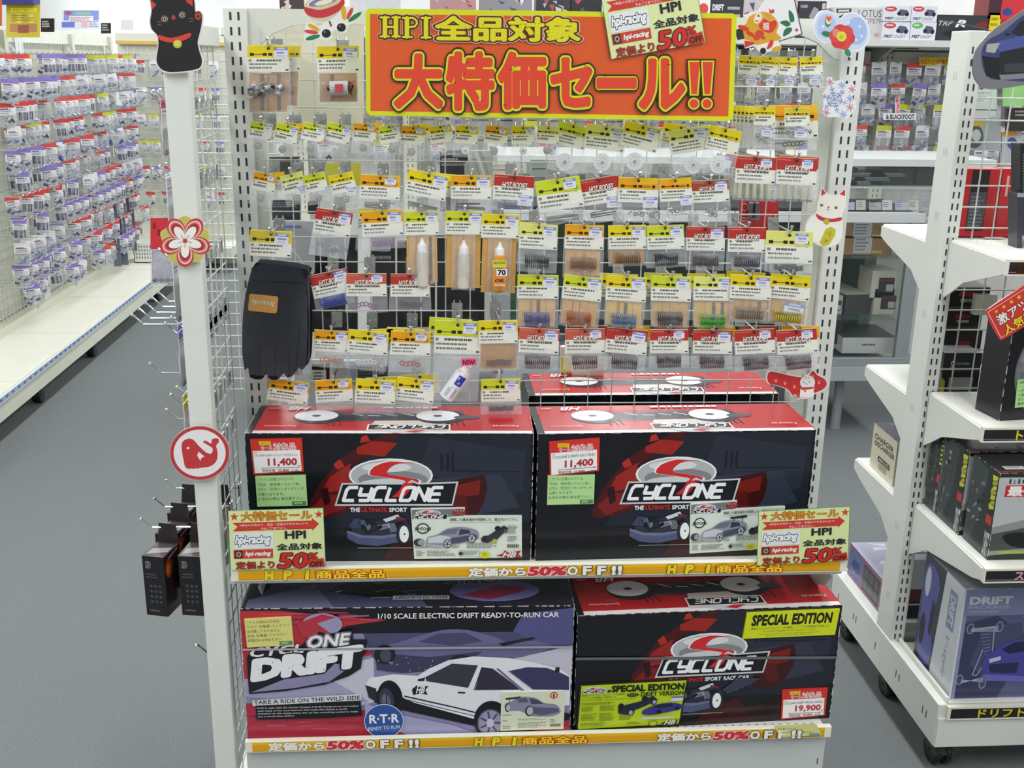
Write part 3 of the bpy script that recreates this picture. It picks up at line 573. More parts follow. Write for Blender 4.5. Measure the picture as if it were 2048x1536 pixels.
note(D, r, 488, 1230, 92, 55, ['こちらの商品は完成品', 'ですが 充電器 バッテリー', 'は付属しておりません', '別途 充電器 バッテリー', '乾電池をお求め下さい'], -2.5, 'dcd67e')
a = Art(quad(D, (998, 1382), (1129, 1380), (997, 1462), 131, 80)); a.rslab(0, 0, 131, 80, LB, 'dcdfc6')
a.poly(sm([(8, 24), (20, 20), (32, 12), (50, 10), (72, 14), (88, 24), (112, 28), (122, 38), (122, 46), (108, 52), (84, 53), (60, 50), (40, 40), (12, 38)], 3), '8d89a0'); a.poly([(34, 22), (38, 14), (52, 12), (56, 22)], '5a5870'); a.poly([(58, 13), (76, 18), (88, 26), (62, 26)], '4a4862'); a.poly([(66, 32), (118, 36), (120, 44), (84, 50), (68, 46)], '5d5878'); a.poly([(8, 12), (40, 9), (40, 13), (10, 16)], '33323c'); a.line([(16, 14), (18, 22)], 1.6, '33323c'); a.line([(34, 12), (34, 18)], 1.6, '33323c')
for q in ((14, 32, 6, 9), (59, 40, 9, 11)): a.ell(q[0], q[1], q[2], q[3], '2a2833'); a.ell(q[0]+1, q[1], q[2]*.75, q[3]*.8, 'b5b3c0')
a.ell(108, 9, 8, 7, 'b83c34'); a.ell(108, 9, 5.5, 4.8, 'e9dcc8'); a.rect(106, 6, 110, 13, '7c3028')
for q in ((36, 56, 98, 60, 2), (36, 64, 96, 76, 4), (4, 46, 22, 50, 1), (4, 58, 18, 62, 1), (4, 70, 24, 78, 2), (102, 58, 114, 66, 2)): a.greek(*q, '9ba08c')
for i in range(10): a.rect(103+i*2.2, 68, 104.2+i*2.2, 74, '4c5a4c')
obj('specification_sheet', a, 'print_gloss', r, label='pale paper sheet with a sports car drawing')
a = Art(tm); a.rect(3, 0, 640, 184, '24232f'); a.poly([(60, 60), (240, 20), (300, 60), (360, 184), (10, 184)], '4a4866'); a.poly([(10, 150), (130, 90), (180, 184), (10, 184)], '6b6884'); a.poly([(200, 60), (330, 40), (360, 120), (260, 150), (160, 120)], '14141a')
for i in range(26): x, y = random.uniform(150, 330), random.uniform(60, 150); a.line([(x, y), (x+random.uniform(10, 40), y+random.uniform(-10, 10))], random.uniform(2, 6), random.choice(['8a88a4', '2b2a3a', 'c6c4d4', '5a5674']))
a.ell(490, 120, 90, 46, '6e6aa0'); a.poly([(420, 140), (500, 100), (560, 110), (540, 130), (480, 158)], '8e2c44'); a.otext('ONE', 395, 60, 500, 92, [(.06, 'c8c6d2'), (.03, '1a1a22')], .1, flip=True); a.rect(290, 140, 400, 156, 'b9b7c6'); a.text('READY TO RUN DRIFT', 294, 142, 396, 153, '2a2934', .02, flip=True)
obj('top_print', a, 'print_gloss', r)
# ================================================================== HANGING PACKETS
CC = {'Y': 'e6cf1a', 'O': 'eba312', 'L': 'ccd52c', 'P': 'dfe07a', 'G': 'd9c23a', 'R': 'b8322c', 'B': 'a2482c', 'T': 'c95a48'}
CN = {'Y': 'yellow', 'O': 'orange', 'L': 'lime green', 'P': 'pale lime', 'G': 'mustard yellow', 'R': 'red', 'B': 'rusty red', 'T': 'coral red'}
def basis(m, x, y):
    O = m(x, y, 0); U = m(x+1, y, 0)-O; V = m(x, y-1, 0)-O; N = m(x, y, 1)-O
    return O, U, V, N
def header(m, w, h, c, st='tr', big=False, brand=None, seed=0):
    """folded header card, x -w/2..w/2, y 0..h ; returns the Art"""
    a = Art(m); x0, x1 = -w/2, w/2; red = c in 'RBT'; k = h*.47
    a.rslab(x0, 0, x1, h, .0009, 'e9e8dd'); a.rect(x0, 0, x1, k, CC[c]); a.rect(x0, 0, x1, 1.2, 'd9c79a' if red else 'f0e27a')
    if c == 'O': a.rect(x0+w*.45, 0, x1, k*.5, 'e8b81a')
    if red:
        if w > 50: a.otext('HOT BODIES', x0+w*.2, k*.62, x0+w*.84, k*1.12, [(.09, '571a16'), (.02, 'f3efe8')], .35); a.greek(x0+2, k*.18, x0+w*.45, k*.3, 1, 'd98a80', .6)
    else:
        y = k*.74; b = w*.05; a.rect(x0+w*.06, y-b*.7, x0+w*.06+b*1.9, y+b*.7, '2b2410'); a.rect(x0+w*.1, y-.7, x0+w*.4, y+.7, '2b2410'); a.rect(x0+w*.37, y-b*.7, x0+w*.37+b*1.9, y+b*.7, '2b2410'); a.rect(x0+w*.5, y-b*.7, x0+w*.5+b*1.9, y+b*.7, '2b2410')
        if big or st != 'tr': a.rect(x0+w*.6, y-1.6, x0+w*.8, y-.6, '2b2410'); a.rect(x0+w*.6, y+.8, x0+w*.8, y+1.8, '2b2410'); a.rect(x0+w*.84, y-b*.7, x0+w*.84+b*1.6, y+b*.7, '2b2410')
        if w > 60: a.text('Racing', x0+w*.6, k*.86, x0+w*.93, k*1.08, 'b9a64a', 0, .4)
    rows = 4 if h > 42 else 3
    a.rect(x0+w*.03, h*.53, x0+w*.1, h*.62, '8a8a86'); a.greek(x0+w*.22, h*.54, x0+w*.85, h*.66, 1, '55554f', .55); a.greek(x0+w*.05, h*.68, x0+w*.75, h*.95, rows-2, '77776f', .42); a.rect(x1-w*.09, h*.9, x1-w*.02, h*.95, '333331')
    if 'x' not in st:
        pass
    a.ell(0, h*.13, w*.03+.8, w*.03+.8, '3a3528', n=8)
    return a
def sticker(m, x, y, w, h, ang, par, n):
    a = Art(rot(m, x, y, ang)); a.d = .0022; a.rslab(0, 0, w, h, .0003, 'e2e2ec'); a.rect(0, 0, w, h*.28, '7d8cc8'); a.rect(w*.22, h*.05, w*.8, h*.2, 'c9cfe8'); a.greek(w*.2, h*.42, w*.85, h*.62, 1, '7a78b8', .8); a.greek(w*.25, h*.72, w*.8, h*.88, 1, 'b4b4c8', .6)
    return obj('price_sticker', a, 'print_matte', par)
def bag(m, x0, x1, y0, y1, th, par, seed, finish='polybag', top=.15, taper=0, col='eef0f4'):
    r = random.Random(seed); n = 7; k = 7; b = MB()
    for sgn in (1, -1):
        vs = []
        for j in range(k+1):
            for i in range(n+1):
                u, v = i/n, j/k; e = math.sin(math.pi*u)*math.sin(math.pi*min(1, max(0, (v-top)/(1-top))))
                xx = x0+(x1-x0)*u; xx += taper*(u-.5)*v*(x1-x0); yy = y0+(y1-y0)*v + (r.uniform(-1, 1)*1.3 if j == k else 0)
                vs.append(m(xx, yy, sgn*(th*e**.6*r.uniform(.75, 1.1) + (.0 if sgn < 0 else .0004))))
        b.add(vs, [(j*(n+1)+i, j*(n+1)+i+1, (j+1)*(n+1)+i+1, (j+1)*(n+1)+i) for j in range(k) for i in range(n)], col)
    return obj('plastic_bag', b, finish, par, smooth=True)
def hook(m, x, y, par=None, label=None, group=None, depth=.11):
    """chrome hook: clip on the wire behind, arm reaching out, upturned ball tip through the card"""
    O, U, V, N = basis(m, x, y); u = U.normalized(); v = V.normalized(); b = MB(); B = O - N*depth
    b.prism([B-u*.011-v*.02+N*.004, B+u*.011-v*.02+N*.004, B+u*.011+v*.012+N*.004, B-u*.011+v*.012+N*.004], N*.0015, 'a9adae')
    b.tube([B-u*.006+v*.016, B-u*.006-v*.004+N*.006, B+u*.006-v*.004+N*.006, B+u*.006+v*.016], .0016, 'd9dcdf', 5)
    b.tube([B+N*.004, O+N*.008, O+N*.016+v*.010], .0019, 'd9dcdf', 6); b.lathe(O+N*.016+v*.008, v, [(0, .0005), (.001, .003), (.003, .0036), (.005, .003), (.006, .0005)], 'e4e6e8', 8)
    return obj('display_hook', b, 'chrome', par, label, 'hook' if not par else None, group)
def content(kind, m, x, y, w, par, seed, col=None):
    """goods inside a bag; x,y centre in the packet's own units, w packet width"""
    r = random.Random(seed); O, U, V, N = basis(m, x, y); px = U.length; u, v, nn = U.normalized(), V.normalized(), N; b = MB(); fin = 'plastic'; name = 'goods'; smooth = False
    if kind == 'spring':
        name = 'spring'; b.coil(O-u*w*px*.34, u, w*px*.68, 11*px, 12, .0016, col or '5a5358', 9); fin = 'plastic'; smooth = True
    elif kind == 'springs2':
        name = 'spring'; b.coil(O-u*w*px*.33+v*3*px, u, w*px*.64, 9*px, 13, .0014, col or '62585e', 8); b.coil(O-u*w*px*.31-v*9*px, u+v*.04, w*px*.62, 7*px, 13, .0011, col or '7a6a72', 8); smooth = True
    elif kind == 'gear':
        name = 'pinion_gear'; R = 8.5*px; T = 16; P = []
        for i in range(T*2): q = math.pi*i/T; rr = R*(1.0 if i % 2 else .84); P.append(O+u*rr*math.cos(q)+v*rr*math.sin(q)+nn*.001)
        b.prism(P, nn*.004, col or 'a5a29c'); b.lathe(O+nn*.005, nn, [(0, R*.42), (.003, R*.42), (.003, R*.18), (.001, .0002)], [col or 'b8b5ae', col or 'c8c5be', '303030'], 12)
    elif kind == 'spur':
        name = 'spur_gear'; R = 18*px; P = [O+u*R*(1.0 if i % 2 else .95)*math.cos(math.pi*i/24)+v*R*(1.0 if i % 2 else .95)*math.sin(math.pi*i/24) for i in range(48)]
        b.prism(P, nn*.0035, 'e6e8ea'); b.lathe(O+nn*.0036, nn, [(0, R*.22), (.002, R*.2), (.002, .0002)], ['d0d2d6', '9a9ca2'], 12)
        for q in range(10):
            for rr in (.42, .58): c = O+nn*.0037+u*R*rr*math.cos(q*.628+rr*5)+v*R*rr*math.sin(q*.628+rr*5); b.add([c+u*.0009+v*0, c+v*.0009, c-u*.0009, c-v*.0009], [(0, 1, 2, 3)], '6d6a74')
    elif kind == 'rings':
        name = 'ring_set'
        for i in range(5): b.torus(O+u*(i-2)*8*px+v*r.uniform(-2, 2)*px+nn*.002, nn+u*r.uniform(-.3, .3), 4*px, 1.5*px, col or '9b3f9c', 10, 5)
        smooth = True
    elif kind == 'tubes':
        name = 'sleeve_row'
        for i in range(5): b.lathe(O+u*(i-2)*w*px*.18+v*16*px, -v, [(0, 3.6*px), (26*px, 3.9*px), (28*px, 6*px), (33*px, 6*px), (33*px, 2*px)], ['c5c49e', 'a9aaa4', '8f908e', '5a5b5c'], 10)
    elif kind == 'rods':
        name = 'rod_set'; fin = 'steel'
        for i in range(4): b.tube([O-u*w*px*.36+v*(i-2)*3*px+nn*.001*i, O+u*w*px*r.uniform(.2, .4)+v*((i-2)*3+r.uniform(-3, 3))*px], .0011, col or '9a958a', 5)
    elif kind == 'screws':
        name = 'hardware'; fin = 'steel'
        for i in range(9):
            c = O+u*r.uniform(-.4, .4)*w*px+v*r.uniform(-6, 8)*px
            if i % 2: b.torus(c, nn, 3.6*px, 1.1*px, '8d8a86', 9, 4)
            else: b.lathe(c, u+v*r.uniform(-1, 1), [(0, 1.5*px), (8*px, 1.5*px), (8*px, 3*px), (10*px, 3*px), (10*px, .0002)], 'a39f9a', 8)
    elif kind == 'dark':
        name = 'moulded_parts'
        for i in range(7): c = O+u*(i-3)*w*.09*px+v*r.uniform(-2, 2)*px; b.lathe(c-v*5*px, v+u*.1, [(0, 2*px), (0.0001, 4*px), (10*px, 4*px), (10*px, 1.5*px)], col or '33333a', 8)
    elif kind == 'pile':
        name = 'gearbox_parts'
        for i in range(26):
            c = O+u*r.uniform(-.42, .42)*w*px+v*r.uniform(-10, 12)*px+nn*r.uniform(0, .006); cc = r.choice(['2b2d36', '4a4c56', '8b8d8f', '8a7a4a', 'b7b9ba', '1d1e24'])
            if i % 3 == 0: b.torus(c, nn+u*r.uniform(-.6, .6), 6*px, 2*px, cc, 10, 4)
            else: b.lathe(c, u*r.uniform(-1, 1)+v*r.uniform(-1, 1)+nn*.3, [(0, 2*px), (0.0001, 4*px), (12*px, 4.5*px), (12*px, 2*px)], cc, 7)
    elif kind == 'bottle':
        name = 'oil_bottle'; A = -v; t = O+v*54*px; c2 = col or 'd2cdc2'
        b.lathe(t, A, [(0, 1.5*px), (.1*px, 2.2*px), (3*px, 2.8*px), (5*px, 3.5*px), (12*px, 7*px), (13*px, 9.6*px), (25*px, 10*px), (26*px, 9*px)], 'f1f1f2', 16)
        b.lathe(t, A, [(25*px, 9.5*px), (27*px, 11.5*px), (44*px, 12*px), (60*px, 12*px), (95*px, 12*px), (98*px, 10*px), (98*px, .0002)], [c2]*6, 16); smooth = True
    elif kind == 'can':
        name = 'spray_can'; A = (v+u*.62).normalized(); t = O-A*38*px+nn*.012
        b.lathe(t, A, [(0, .0002), (0.001, 13*px), (3*px, 15.5*px), (62*px, 15.5*px), (68*px, 12*px), (69*px, 9*px), (82*px, 8*px), (84*px, 6*px), (84*px, .0002)], ['b9b79a', 'd8d6d2', 'e9e9ee', 'cfc9c6', 'd8d4ce', 'efece8', 'efece8', 'efece8'], 20); smooth = True
        o = obj(name, b, 'print_gloss', par, smooth=False); W_ = u*A.dot(v)-v*A.dot(u)
        q = Art(lambda X, Y, d: t + A*X*px + W_*(-Y)*px*.95 + nn*(15.7*px*math.sqrt(max(0, 1-(Y/16.5)**2))+d)); 
        for j in range(4): q.rect(38, -10+j*4, 60, -6+j*4, '3140a8')
        q.rect(42, -4, 46, 0, 'd8dcf2'); q.rect(50, 2, 56, 4, 'd8dcf2'); q.greek(8, 4, 34, 12, 3, '8a8ca0'); q.greek(10, -8, 34, -2, 2, '6a6c88'); obj('can_print', q, 'print_gloss', o); return o
    elif kind == 'motor':
        name = 'electric_motor'; t = O-u*16*px+nn*.01
        b.lathe(t, u, [(-6*px, 4*px), (-5*px, 5*px), (0, 6*px), (0, 14*px), (34*px, 14*px), (36*px, 12*px), (36*px, 4*px)], ['2a2a2e', '2a2a2e', 'b2b4b6', 'b6b8bb', 'b6b8bb', '2a2a2e'], 18)
        b.tube([O+u*22*px+v*12*px+nn*.01, O+u*30*px+v*4*px+nn*.012, O+u*24*px-v*8*px+nn*.01, O+u*28*px-v*14*px+nn*.01], 2*px, '2a2224', 6); b.tube([O+u*18*px-v*8*px+nn*.012, O+u*26*px+v*6*px+nn*.014, O+u*32*px+v*14*px+nn*.01], 1.6*px, 'a83438', 6)
        b.prism([O-u*5*px-v*8*px+nn*.0245, O+u*11*px-v*8*px+nn*.0245, O+u*11*px+v*8*px+nn*.0245, O-u*5*px+v*8*px+nn*.0245], nn*.0005, 'c2454a')
    else: return None
    if smooth and len(b.v) > 60: return obj(name, b, fin, par, smooth=True)
    return obj(name, b, fin, par)
NPK = [0]
def packet(m, x, y, w, h, ang, c, what, label, bagy=None, goods=None, gcol=None, st='tr', bagw=1.05, backing=None, grp=None, hk=True, gy=None, gx=0, finish='polybag', th=.009, depth=.11, catg='packet', name='parts_packet'):
    """x,y: hole at the card's top centre (surface units); everything below in the card's turned frame"""
    NPK[0] += 1; sd = NPK[0]*7; L = rot(m, x, y, ang); root = thing(name, label, catg, m(x, y, 0), grp)
    obj('header_card', header(lambda X, Y, d: L(X, Y, d+.0012), w, h, c, st, big=h > 58), 'print_matte', root)
    by = (bagy-y) if bagy else h*2
    if bagw: bag(L, -w/2*bagw, w/2*bagw, h*.55, by, th, root, sd, finish, top=.2, taper=random.uniform(-.1, .05))
    if backing:
        a = Art(L); a.d = -.003; k0 = h*1.05; a.rslab(-w*.46, k0, w*.44, by-4, .0006, backing)
        for q in (-.2, -.02, .2): a.rect(w*q, k0+2, w*q+w*random.choice((.02, .09)), by-6, 'b98a4a' if random.random() < .6 else '6b5440')
        obj('backing_card', a, 'kraft', root)
    if goods:
        G0 = gy if gy is not None else (h+by)/2
        for g in goods.split('+'): content(g, L, gx, G0, w, root, sd, gcol)
    if st == 'tr': sticker(L, w*.13, h*.08, w*.33, h*.42, random.uniform(-3, 5), root, sd)
    elif st == 'br': sticker(L, w*.12, h*.78, w*.36, h*.42, random.uniform(-4, 8), root, sd)
    elif st == 'bl': sticker(L, -w*.3, h*1.05, w*.34, h*.42, 4, root, sd)
    elif st == 'bc': sticker(L, -w*.1, h*1.1, w*.5, h*.5, 5, root, sd)
    elif st == 'ts': sticker(L, w*.12, h*.06, w*.28, h*.32, 0, root, sd)
    if hk: hook(m, x, y, None, words_ok('hook of ' + label), 'chrome hooks on the sale grid', depth)
    return root
ORD = ['first', 'second', 'third', 'fourth', 'fifth', 'sixth', 'seventh', 'eighth', 'ninth', 'tenth', 'eleventh', 'twelfth', 'thirteenth', 'fourteenth', 'fifteenth', 'sixteenth', 'seventeenth', 'eighteenth', 'nineteenth'] + ['twenty ' + q for q in ('first', 'second', 'third', 'fourth', 'fifth', 'sixth', 'seventh', 'eighth', 'ninth')] + ['thirty ' + q for q in ('first', 'second', 'third', 'fourth', 'fifth', 'sixth', 'seventh', 'eighth', 'ninth')]
GN = {'gear': 'pinion gear', 'spur': 'white spur gear', 'spring': 'coil spring', 'springs2': 'dark spring', 'rings': 'coloured ring', 'tubes': 'metal sleeve', 'rods': 'metal rod', 'screws': 'hardware', 'dark': 'small black parts', 'pile': 'gearbox parts', 'bottle': 'oil bottle', 'can': 'spray can', 'motor': 'motor', None: 'clear'}
YP = 2.05
ROWS = {
 'top': [(537, 90, 84, 54, 0, 'Y', 'pile', 228, dict(bagw=1.06, gy=92, backing='b98c5c', th=.011)), (676, 92, 84, 52, -1, 'Y', 'motor', 208, dict(backing='b88a52', gy=84, th=.009))],
 'upper corner': [(1500, 112, 45, 36, 4, 'Y', 'screws', 172, dict(st='bc')), (1540, 113, 36, 36, 5, 'Y', 'screws', 170, dict(st='bc')), (1577, 115, 36, 35, 4, 'Y', 'screws', 172, dict(st='bc')), (1621, 114, 45, 35, -3, 'Y', 'screws', 178, dict(st='bc'))],
 'orange card': [(1529, 213, 43, 37, 1, 'Y', 'screws', 300, dict(st='bc')), (1593, 215, 50, 37, -1, 'G', 'screws', 270, dict(st='bc'))],
 'sleeve packet': [(1512, 313, 80, 54, 3, 'R', 'tubes', 402, dict(st='ts', gy=70, th=.009)), (1594, 315, 80, 55, 3, 'R', 'tubes', 402, dict(st='ts', gy=70, th=.009))],
 'gear': [(524, 245, 45, 34, 9, 'L', 'gear', 303, {}), (577, 249, 46, 37, 13, 'L', 'gear', 313, {}), (630, 247, 45, 35, 10, 'L', 'gear', 312, {}), (681, 248, 50, 37, 13, 'L', 'gear', 312, dict(gcol='dcdcd8')), (731, 247, 46, 35, 5, 'O', 'gear', 308, dict(st='ts')), (777, 250, 42, 35, -8, 'L', 'gear', 312, {}), (827, 252, 48, 37, 4, 'O', 'gear', 318, dict(st='ts')), (880, 250, 46, 35, -8, 'Y', 'gear', 312, dict(st='ts', gcol='e2e2de')), (934, 251, 46, 36, 4, 'Y', 'gear', 315, dict(st='ts', gcol='e6e6e4')), (995, 252, 46, 36, 8, 'O', 'gear', 316, dict(st='ts')), (1046, 252, 46, 36, 0, 'Y', 'gear', 314, dict(gcol='e2e2de')), (1097, 252, 45, 35, 4, 'P', 'gear', 312, dict(st='bc')),
          (1148, 248, 62, 46, 14, 'L', 'spur', 348, dict(st='', gy=78, bagw=1.1)), (1213, 251, 80, 50, 7, 'P', 'spur', 350, dict(gy=74)), (1287, 249, 74, 50, 14, 'Y', 'spur', 350, dict(gy=76)), (1376, 256, 84, 48, -9, 'P', 'spur', 350, dict(gy=74, gx=-2)), (1452, 256, 66, 48, 13, 'Y', 'spur', 350, dict(st='bc', gy=74))],
 'rod': [(532, 346, 46, 36, 11, 'O', 'gear', 412, dict(st='ts')), (582, 347, 46, 38, -14, 'P', 'gear', 410, dict(st='br')), (627, 347, 44, 36, -12, 'L', 'gear', 408, dict(st='')), (681, 347, 50, 38, -12, 'Y', 'gear', 412, dict(st='br')), (761, 350, 80, 48, 3, 'O', 'rods', 420, dict(st='ts')), (859, 345, 82, 50, 12, 'Y', 'rods', 430, {}), (943, 350, 80, 48, 1, 'O', 'rods', 422, dict(gcol='4a4644')), (1029, 350, 80, 50, 4, 'R', 'rods', 422, dict(st='br', gcol='7c70b0')), (1114, 357, 90, 62, -8, 'L', 'rods', 448, dict(st='ts')), (1197, 355, 78, 52, -9, 'R', 'rods', 445, dict(st='br', gcol='6a6058')), (1277, 355, 80, 50, 2, 'O', 'screws', 445, dict(st='br')), (1350, 356, 64, 46, -3, 'O', 'screws', 445, dict(st='br')), (1419, 360, 74, 44, -3, 'B', 'screws', 452, {})],
 'bottle': [(670, 420, 74, 50, 9, 'R', 'screws', 515, dict(finish='milkybag')), (764, 420, 82, 52, -3, 'O', 'rings', 498, dict(gcol='8a4aa0')), (843, 422, 68, 47, -1, 'L', 'bottle', 570, dict(gy=108, bagw=.75, backing='d0a468', th=.012)), (929, 422, 76, 46, 1, 'L', 'bottle', 580, dict(gy=112, bagw=.62, backing='c89c56', th=.013)), (1002, 428, 76, 47, 2, 'Y', 'bottle', 590, dict(gy=110, bagw=.62, backing='c89c56', th=.013, gcol='e39a32')), (1078, 448, 76, 50, 3, 'P', 'springs2', 545, dict(gcol='46464e')), (1169, 449, 78, 49, 2, 'O', 'spring', 555, dict(backing='cfa068', gcol='8d6a4a')), (1254, 450, 76, 48, -1, 'Y', 'spring', 532, dict(gcol='8a6a4c', backing='c8924a')), (1330, 450, 74, 48, -2, 'L', 'springs2', 535, dict(gcol='3e4048')), (1411, 453, 77, 48, 1, 'R', 'spring', 540, {}), (1494, 454, 76, 50, 1, 'R', 'spring', 540, dict(st='bc')), (1579, 462, 94, 64, 2, 'P', 'dark', 545, dict(st='ts'))],
 'spring': [(656, 543, 76, 48, -12, 'R', 'spring', 615, dict(gcol='3c4aa0')), (733, 546, 80, 46, 0, 'T', 'rings', 625, dict(st='ts', gcol='8a3a8e')), (820, 547, 78, 46, 0, 'R', 'dark', 622, dict(gcol='2c2c34')), (1076, 549, 82, 48, 1, 'L', 'springs2', 655, dict(backing='d6ac6c', gcol='5a6cc0', gy=88)), (1167, 552, 78, 48, 6, 'L', 'springs2', 655, dict(backing='d2a058', gcol='c8642c', gy=84)), (1254, 552, 80, 50, 4, 'Y', 'springs2', 655, dict(backing='dcb45c', gcol='7a9ad0', gy=88)), (1343, 552, 80, 50, 2, 'L', 'springs2', 655, dict(backing='cfa560', gcol='5a5a66', gy=84)), (1427, 553, 80, 48, 1, 'P', 'springs2', 655, dict(backing='d8ac5a', gcol='5cc84c', gy=88)), (1502, 550, 82, 48, 3, 'Y', 'spring', 645, dict(gcol='8b857c', gy=76, backing='c79a5a')), (1582, 549, 80, 50, 5, 'Y', 'spring', 650, dict(gcol='c8c02c', gy=84, backing='cfa056', st='bc'))],
 'lower spring': [(664, 660, 70, 43, 3, 'O', 'rings', 735, dict(gcol='b8753a')), (738, 661, 80, 46, 5, 'Y', 'rings', 740, dict(gcol='d8d8da')), (822, 662, 80, 48, 2, 'O', 'rings', 745, dict(st='ts', gcol='a83038')), (916, 641, 93, 66, 2, 'L', 'can', 802, dict(st='ts', gy=122, th=.022)), (996, 640, 78, 46, -1, 'Y', 'dark', 742, dict(backing='b9833c', gcol='5a4632', gy=84)), (1079, 656, 80, 50, 3, 'T', 'springs2', 740, {}), (1170, 656, 80, 50, 0, 'T', 'springs2', 740, dict(st='ts')), (1255, 657, 82, 50, 5, 'R', 'springs2', 740, {}), (1338, 658, 76, 48, 0, 'R', 'springs2', 735, dict(st='ts')), (1425, 659, 78, 48, 1, 'R', 'springs2', 737, {}), (1508, 658, 80, 49, -3, 'R', 'springs2', 742, dict(st='ts')), (1592, 658, 80, 49, -4, 'R', 'springs2', 740, dict(st='ts'))],
 'bottom': [(580, 760, 80, 44, 8, 'O', None, 815, {}), (667, 758, 74, 45, -3, 'O', None, 820, dict(st='ts')), (752, 758, 80, 48, 3, 'Y', None, 828, {}), (833, 756, 76, 47, 6, 'Y', None, 830, {}), (1001, 757, 78, 46, -1, 'L', 'dark', 830, {})],
}
for rn, L in ROWS.items():
    if isinstance(L, tuple): L = L[0]
    for i, q in enumerate(L):
        x, y, w, h, ang, c, goods, by, kw = q
        kw = dict(kw); gy = kw.pop('gy', None)
        lab = f"{ORD[i]} packet from the wing in the {rn} row, {CN[c]} topped"
        if rn == 'top': lab = ('yellow topped bag of gearbox parts beside the wing, above the gear row', 'yellow topped motor packet next to the big orange sale banner')[i]
        if rn == 'upper corner': lab = f"small yellow topped packet under the fish plaque, {ORD[i]} from the banner"
        if rn == 'orange card': lab = ('small yellow packet hanging in front of a fanned bunch beside the banner', 'small yellow packet hung over a larger orange card')[i]
        if rn == 'sleeve packet': lab = ('red topped packet of metal sleeves above the battery card', 'red topped packet of metal sleeves beside the slotted upright')[i]
        if rn == 'lower spring': lab = lab.replace('lower spring row', 'row above the bottom cards')
        if rn == 'bottom': lab = f"{CN[c]} topped packet hanging just above the cartons, {ORD[i]} from the wing"
        packet(mapY(YP - .004*(i % 3)), x, y, w, h, ang, c, goods, lab, by, goods, gy=gy, grp='packets on the sale grid', **kw)
# cards of further packets fanned out behind the front ones
def extra(x, y, w, h, ang, c, lab, by, k=1, finish='polybag', **kw):
    return packet(mapY(YP+.014*k+.004), x, y, w, h, ang, c, '', lab, by, kw.pop('goods', None), st=kw.pop('st', ''), grp='packets hanging behind the front ones', hk=False, finish=finish, **kw)
extra(572, 90, 60, 50, 2, 'G', 'yellow packet half hidden behind the gearbox parts bag', 215, goods='rods', backing='c49a66')
for i in range(5): extra(1520-i*8, 214-i*.6, 46, 40, 3, 'Y', ORD[i] + ' narrow yellow packet in the fanned bunch beside the banner', 296, 1+i)
extra(1586, 210, 98, 66, 0, 'O', 'large orange topped card packet behind the two small yellow ones', 300, goods='rings', gcol='4a4a4c')
for i in range(3): extra(1504-i*7, 311-i, 78, 52, 3, 'R', ORD[i] + ' red topped sleeve packet stacked behind the one above the battery card', 396, 1+i, goods='tubes')
for i in range(2): extra(1598-i*6, 312-i*2, 78, 52, 3, 'R', ORD[i] + ' red topped sleeve packet stacked behind the one beside the slotted upright', 398, 1+i)
for x, y, w, h, a_, c, l, by in ((590, 246, 44, 34, 6, 'O', 'orange packet peeping out behind the second gear packet', 306), (745, 246, 40, 34, -3, 'O', 'orange packet just behind the fifth gear packet', 308), (836, 248, 46, 34, -4, 'Y', 'yellow packet just behind the seventh gear packet', 312), (1363, 250, 70, 44, 12, 'Y', 'yellow packet behind the pale spur gear packet beside the banner end', 330),
    (548, 345, 42, 34, -6, 'O', 'orange packet just behind the first rod row packet', 400), (880, 346, 74, 46, 6, 'Y', 'yellow packet just behind the sixth rod row packet', 420), (750, 416, 66, 44, 3, 'P', 'pale packet just behind the purple ring packet', 502), (1060, 444, 66, 42, 4, 'P', 'pale lime packet behind the black spring packet', 530),
    (1238, 547, 76, 48, 3, 'Y', 'yellow packet behind the light blue spring packet', 640), (1326, 546, 76, 48, 2, 'L', 'lime packet behind the grey spring packet', 640), (1412, 547, 76, 48, 1, 'Y', 'yellow packet behind the green spring packet', 640), (1492, 543, 78, 48, 4, 'Y', 'yellow packet behind the silver spring packet', 640),
    (748, 658, 76, 46, -3, 'Y', 'yellow packet just behind the clear ring packet', 730), (812, 656, 76, 46, 4, 'Y', 'yellow packet just behind the red ring packet', 735), (902, 636, 86, 60, 4, 'L', 'lime packet just behind the spray can packet', 780),
    (768, 753, 74, 44, -3, 'Y', 'yellow packet behind the third bottom packet', 815), (840, 748, 76, 44, -2, 'Y', 'yellow packet behind the fourth bottom packet', 815), (1070, 650, 76, 48, 1, 'B', 'rusty packet behind the first red spring packet after the tan card', 730)):
    extra(x, y, w, h, a_, c, l, by)
for i, x in enumerate((1176, 1262, 1346, 1432, 1516, 1600)): extra(x, 651, 76, 48, -1+i % 3, 'O' if i % 2 else 'B', f'rusty orange card showing behind the red spring packet, {ORD[i]} from the tan card', 728)
# stickers special: bottle label 70, NEW tag
m = mapY(YP-.024); a = Art(m); a.poly([(985, 548), (1013, 550), (1012, 575), (985, 573)], 'e08a2c'); a.poly([(985, 520), (1013, 520), (1013, 535), (985, 535)], 'd8d438'); a.rect(993, 538, 1014, 552, 'f3f1ee'); a.text('70', 996, 540, 1011, 550, '1e1e22', .05); a.text('SILICONE', 987, 523, 1011, 528, '6b5a2a', .02, .2); a.text('OIL', 990, 558, 1008, 564, '5a2a18', .05, .3); a.text('RACING', 990, 568, 1010, 572, 'f3f1ee', .02)
bt = [o for o in bpy.data.objects if o.get('label', '').startswith('fifth packet from the wing in the bottle row')][0]
obj('bottle_label', a, 'print_gloss', bt)
a = Art(mapY(YP-.03)); a.slab([(922, 718), (952, 716), (953, 730), (923, 732)], .0004, 'ee5586'); a.text('NEW!', 926, 720, 950, 729, '33202a', .03)
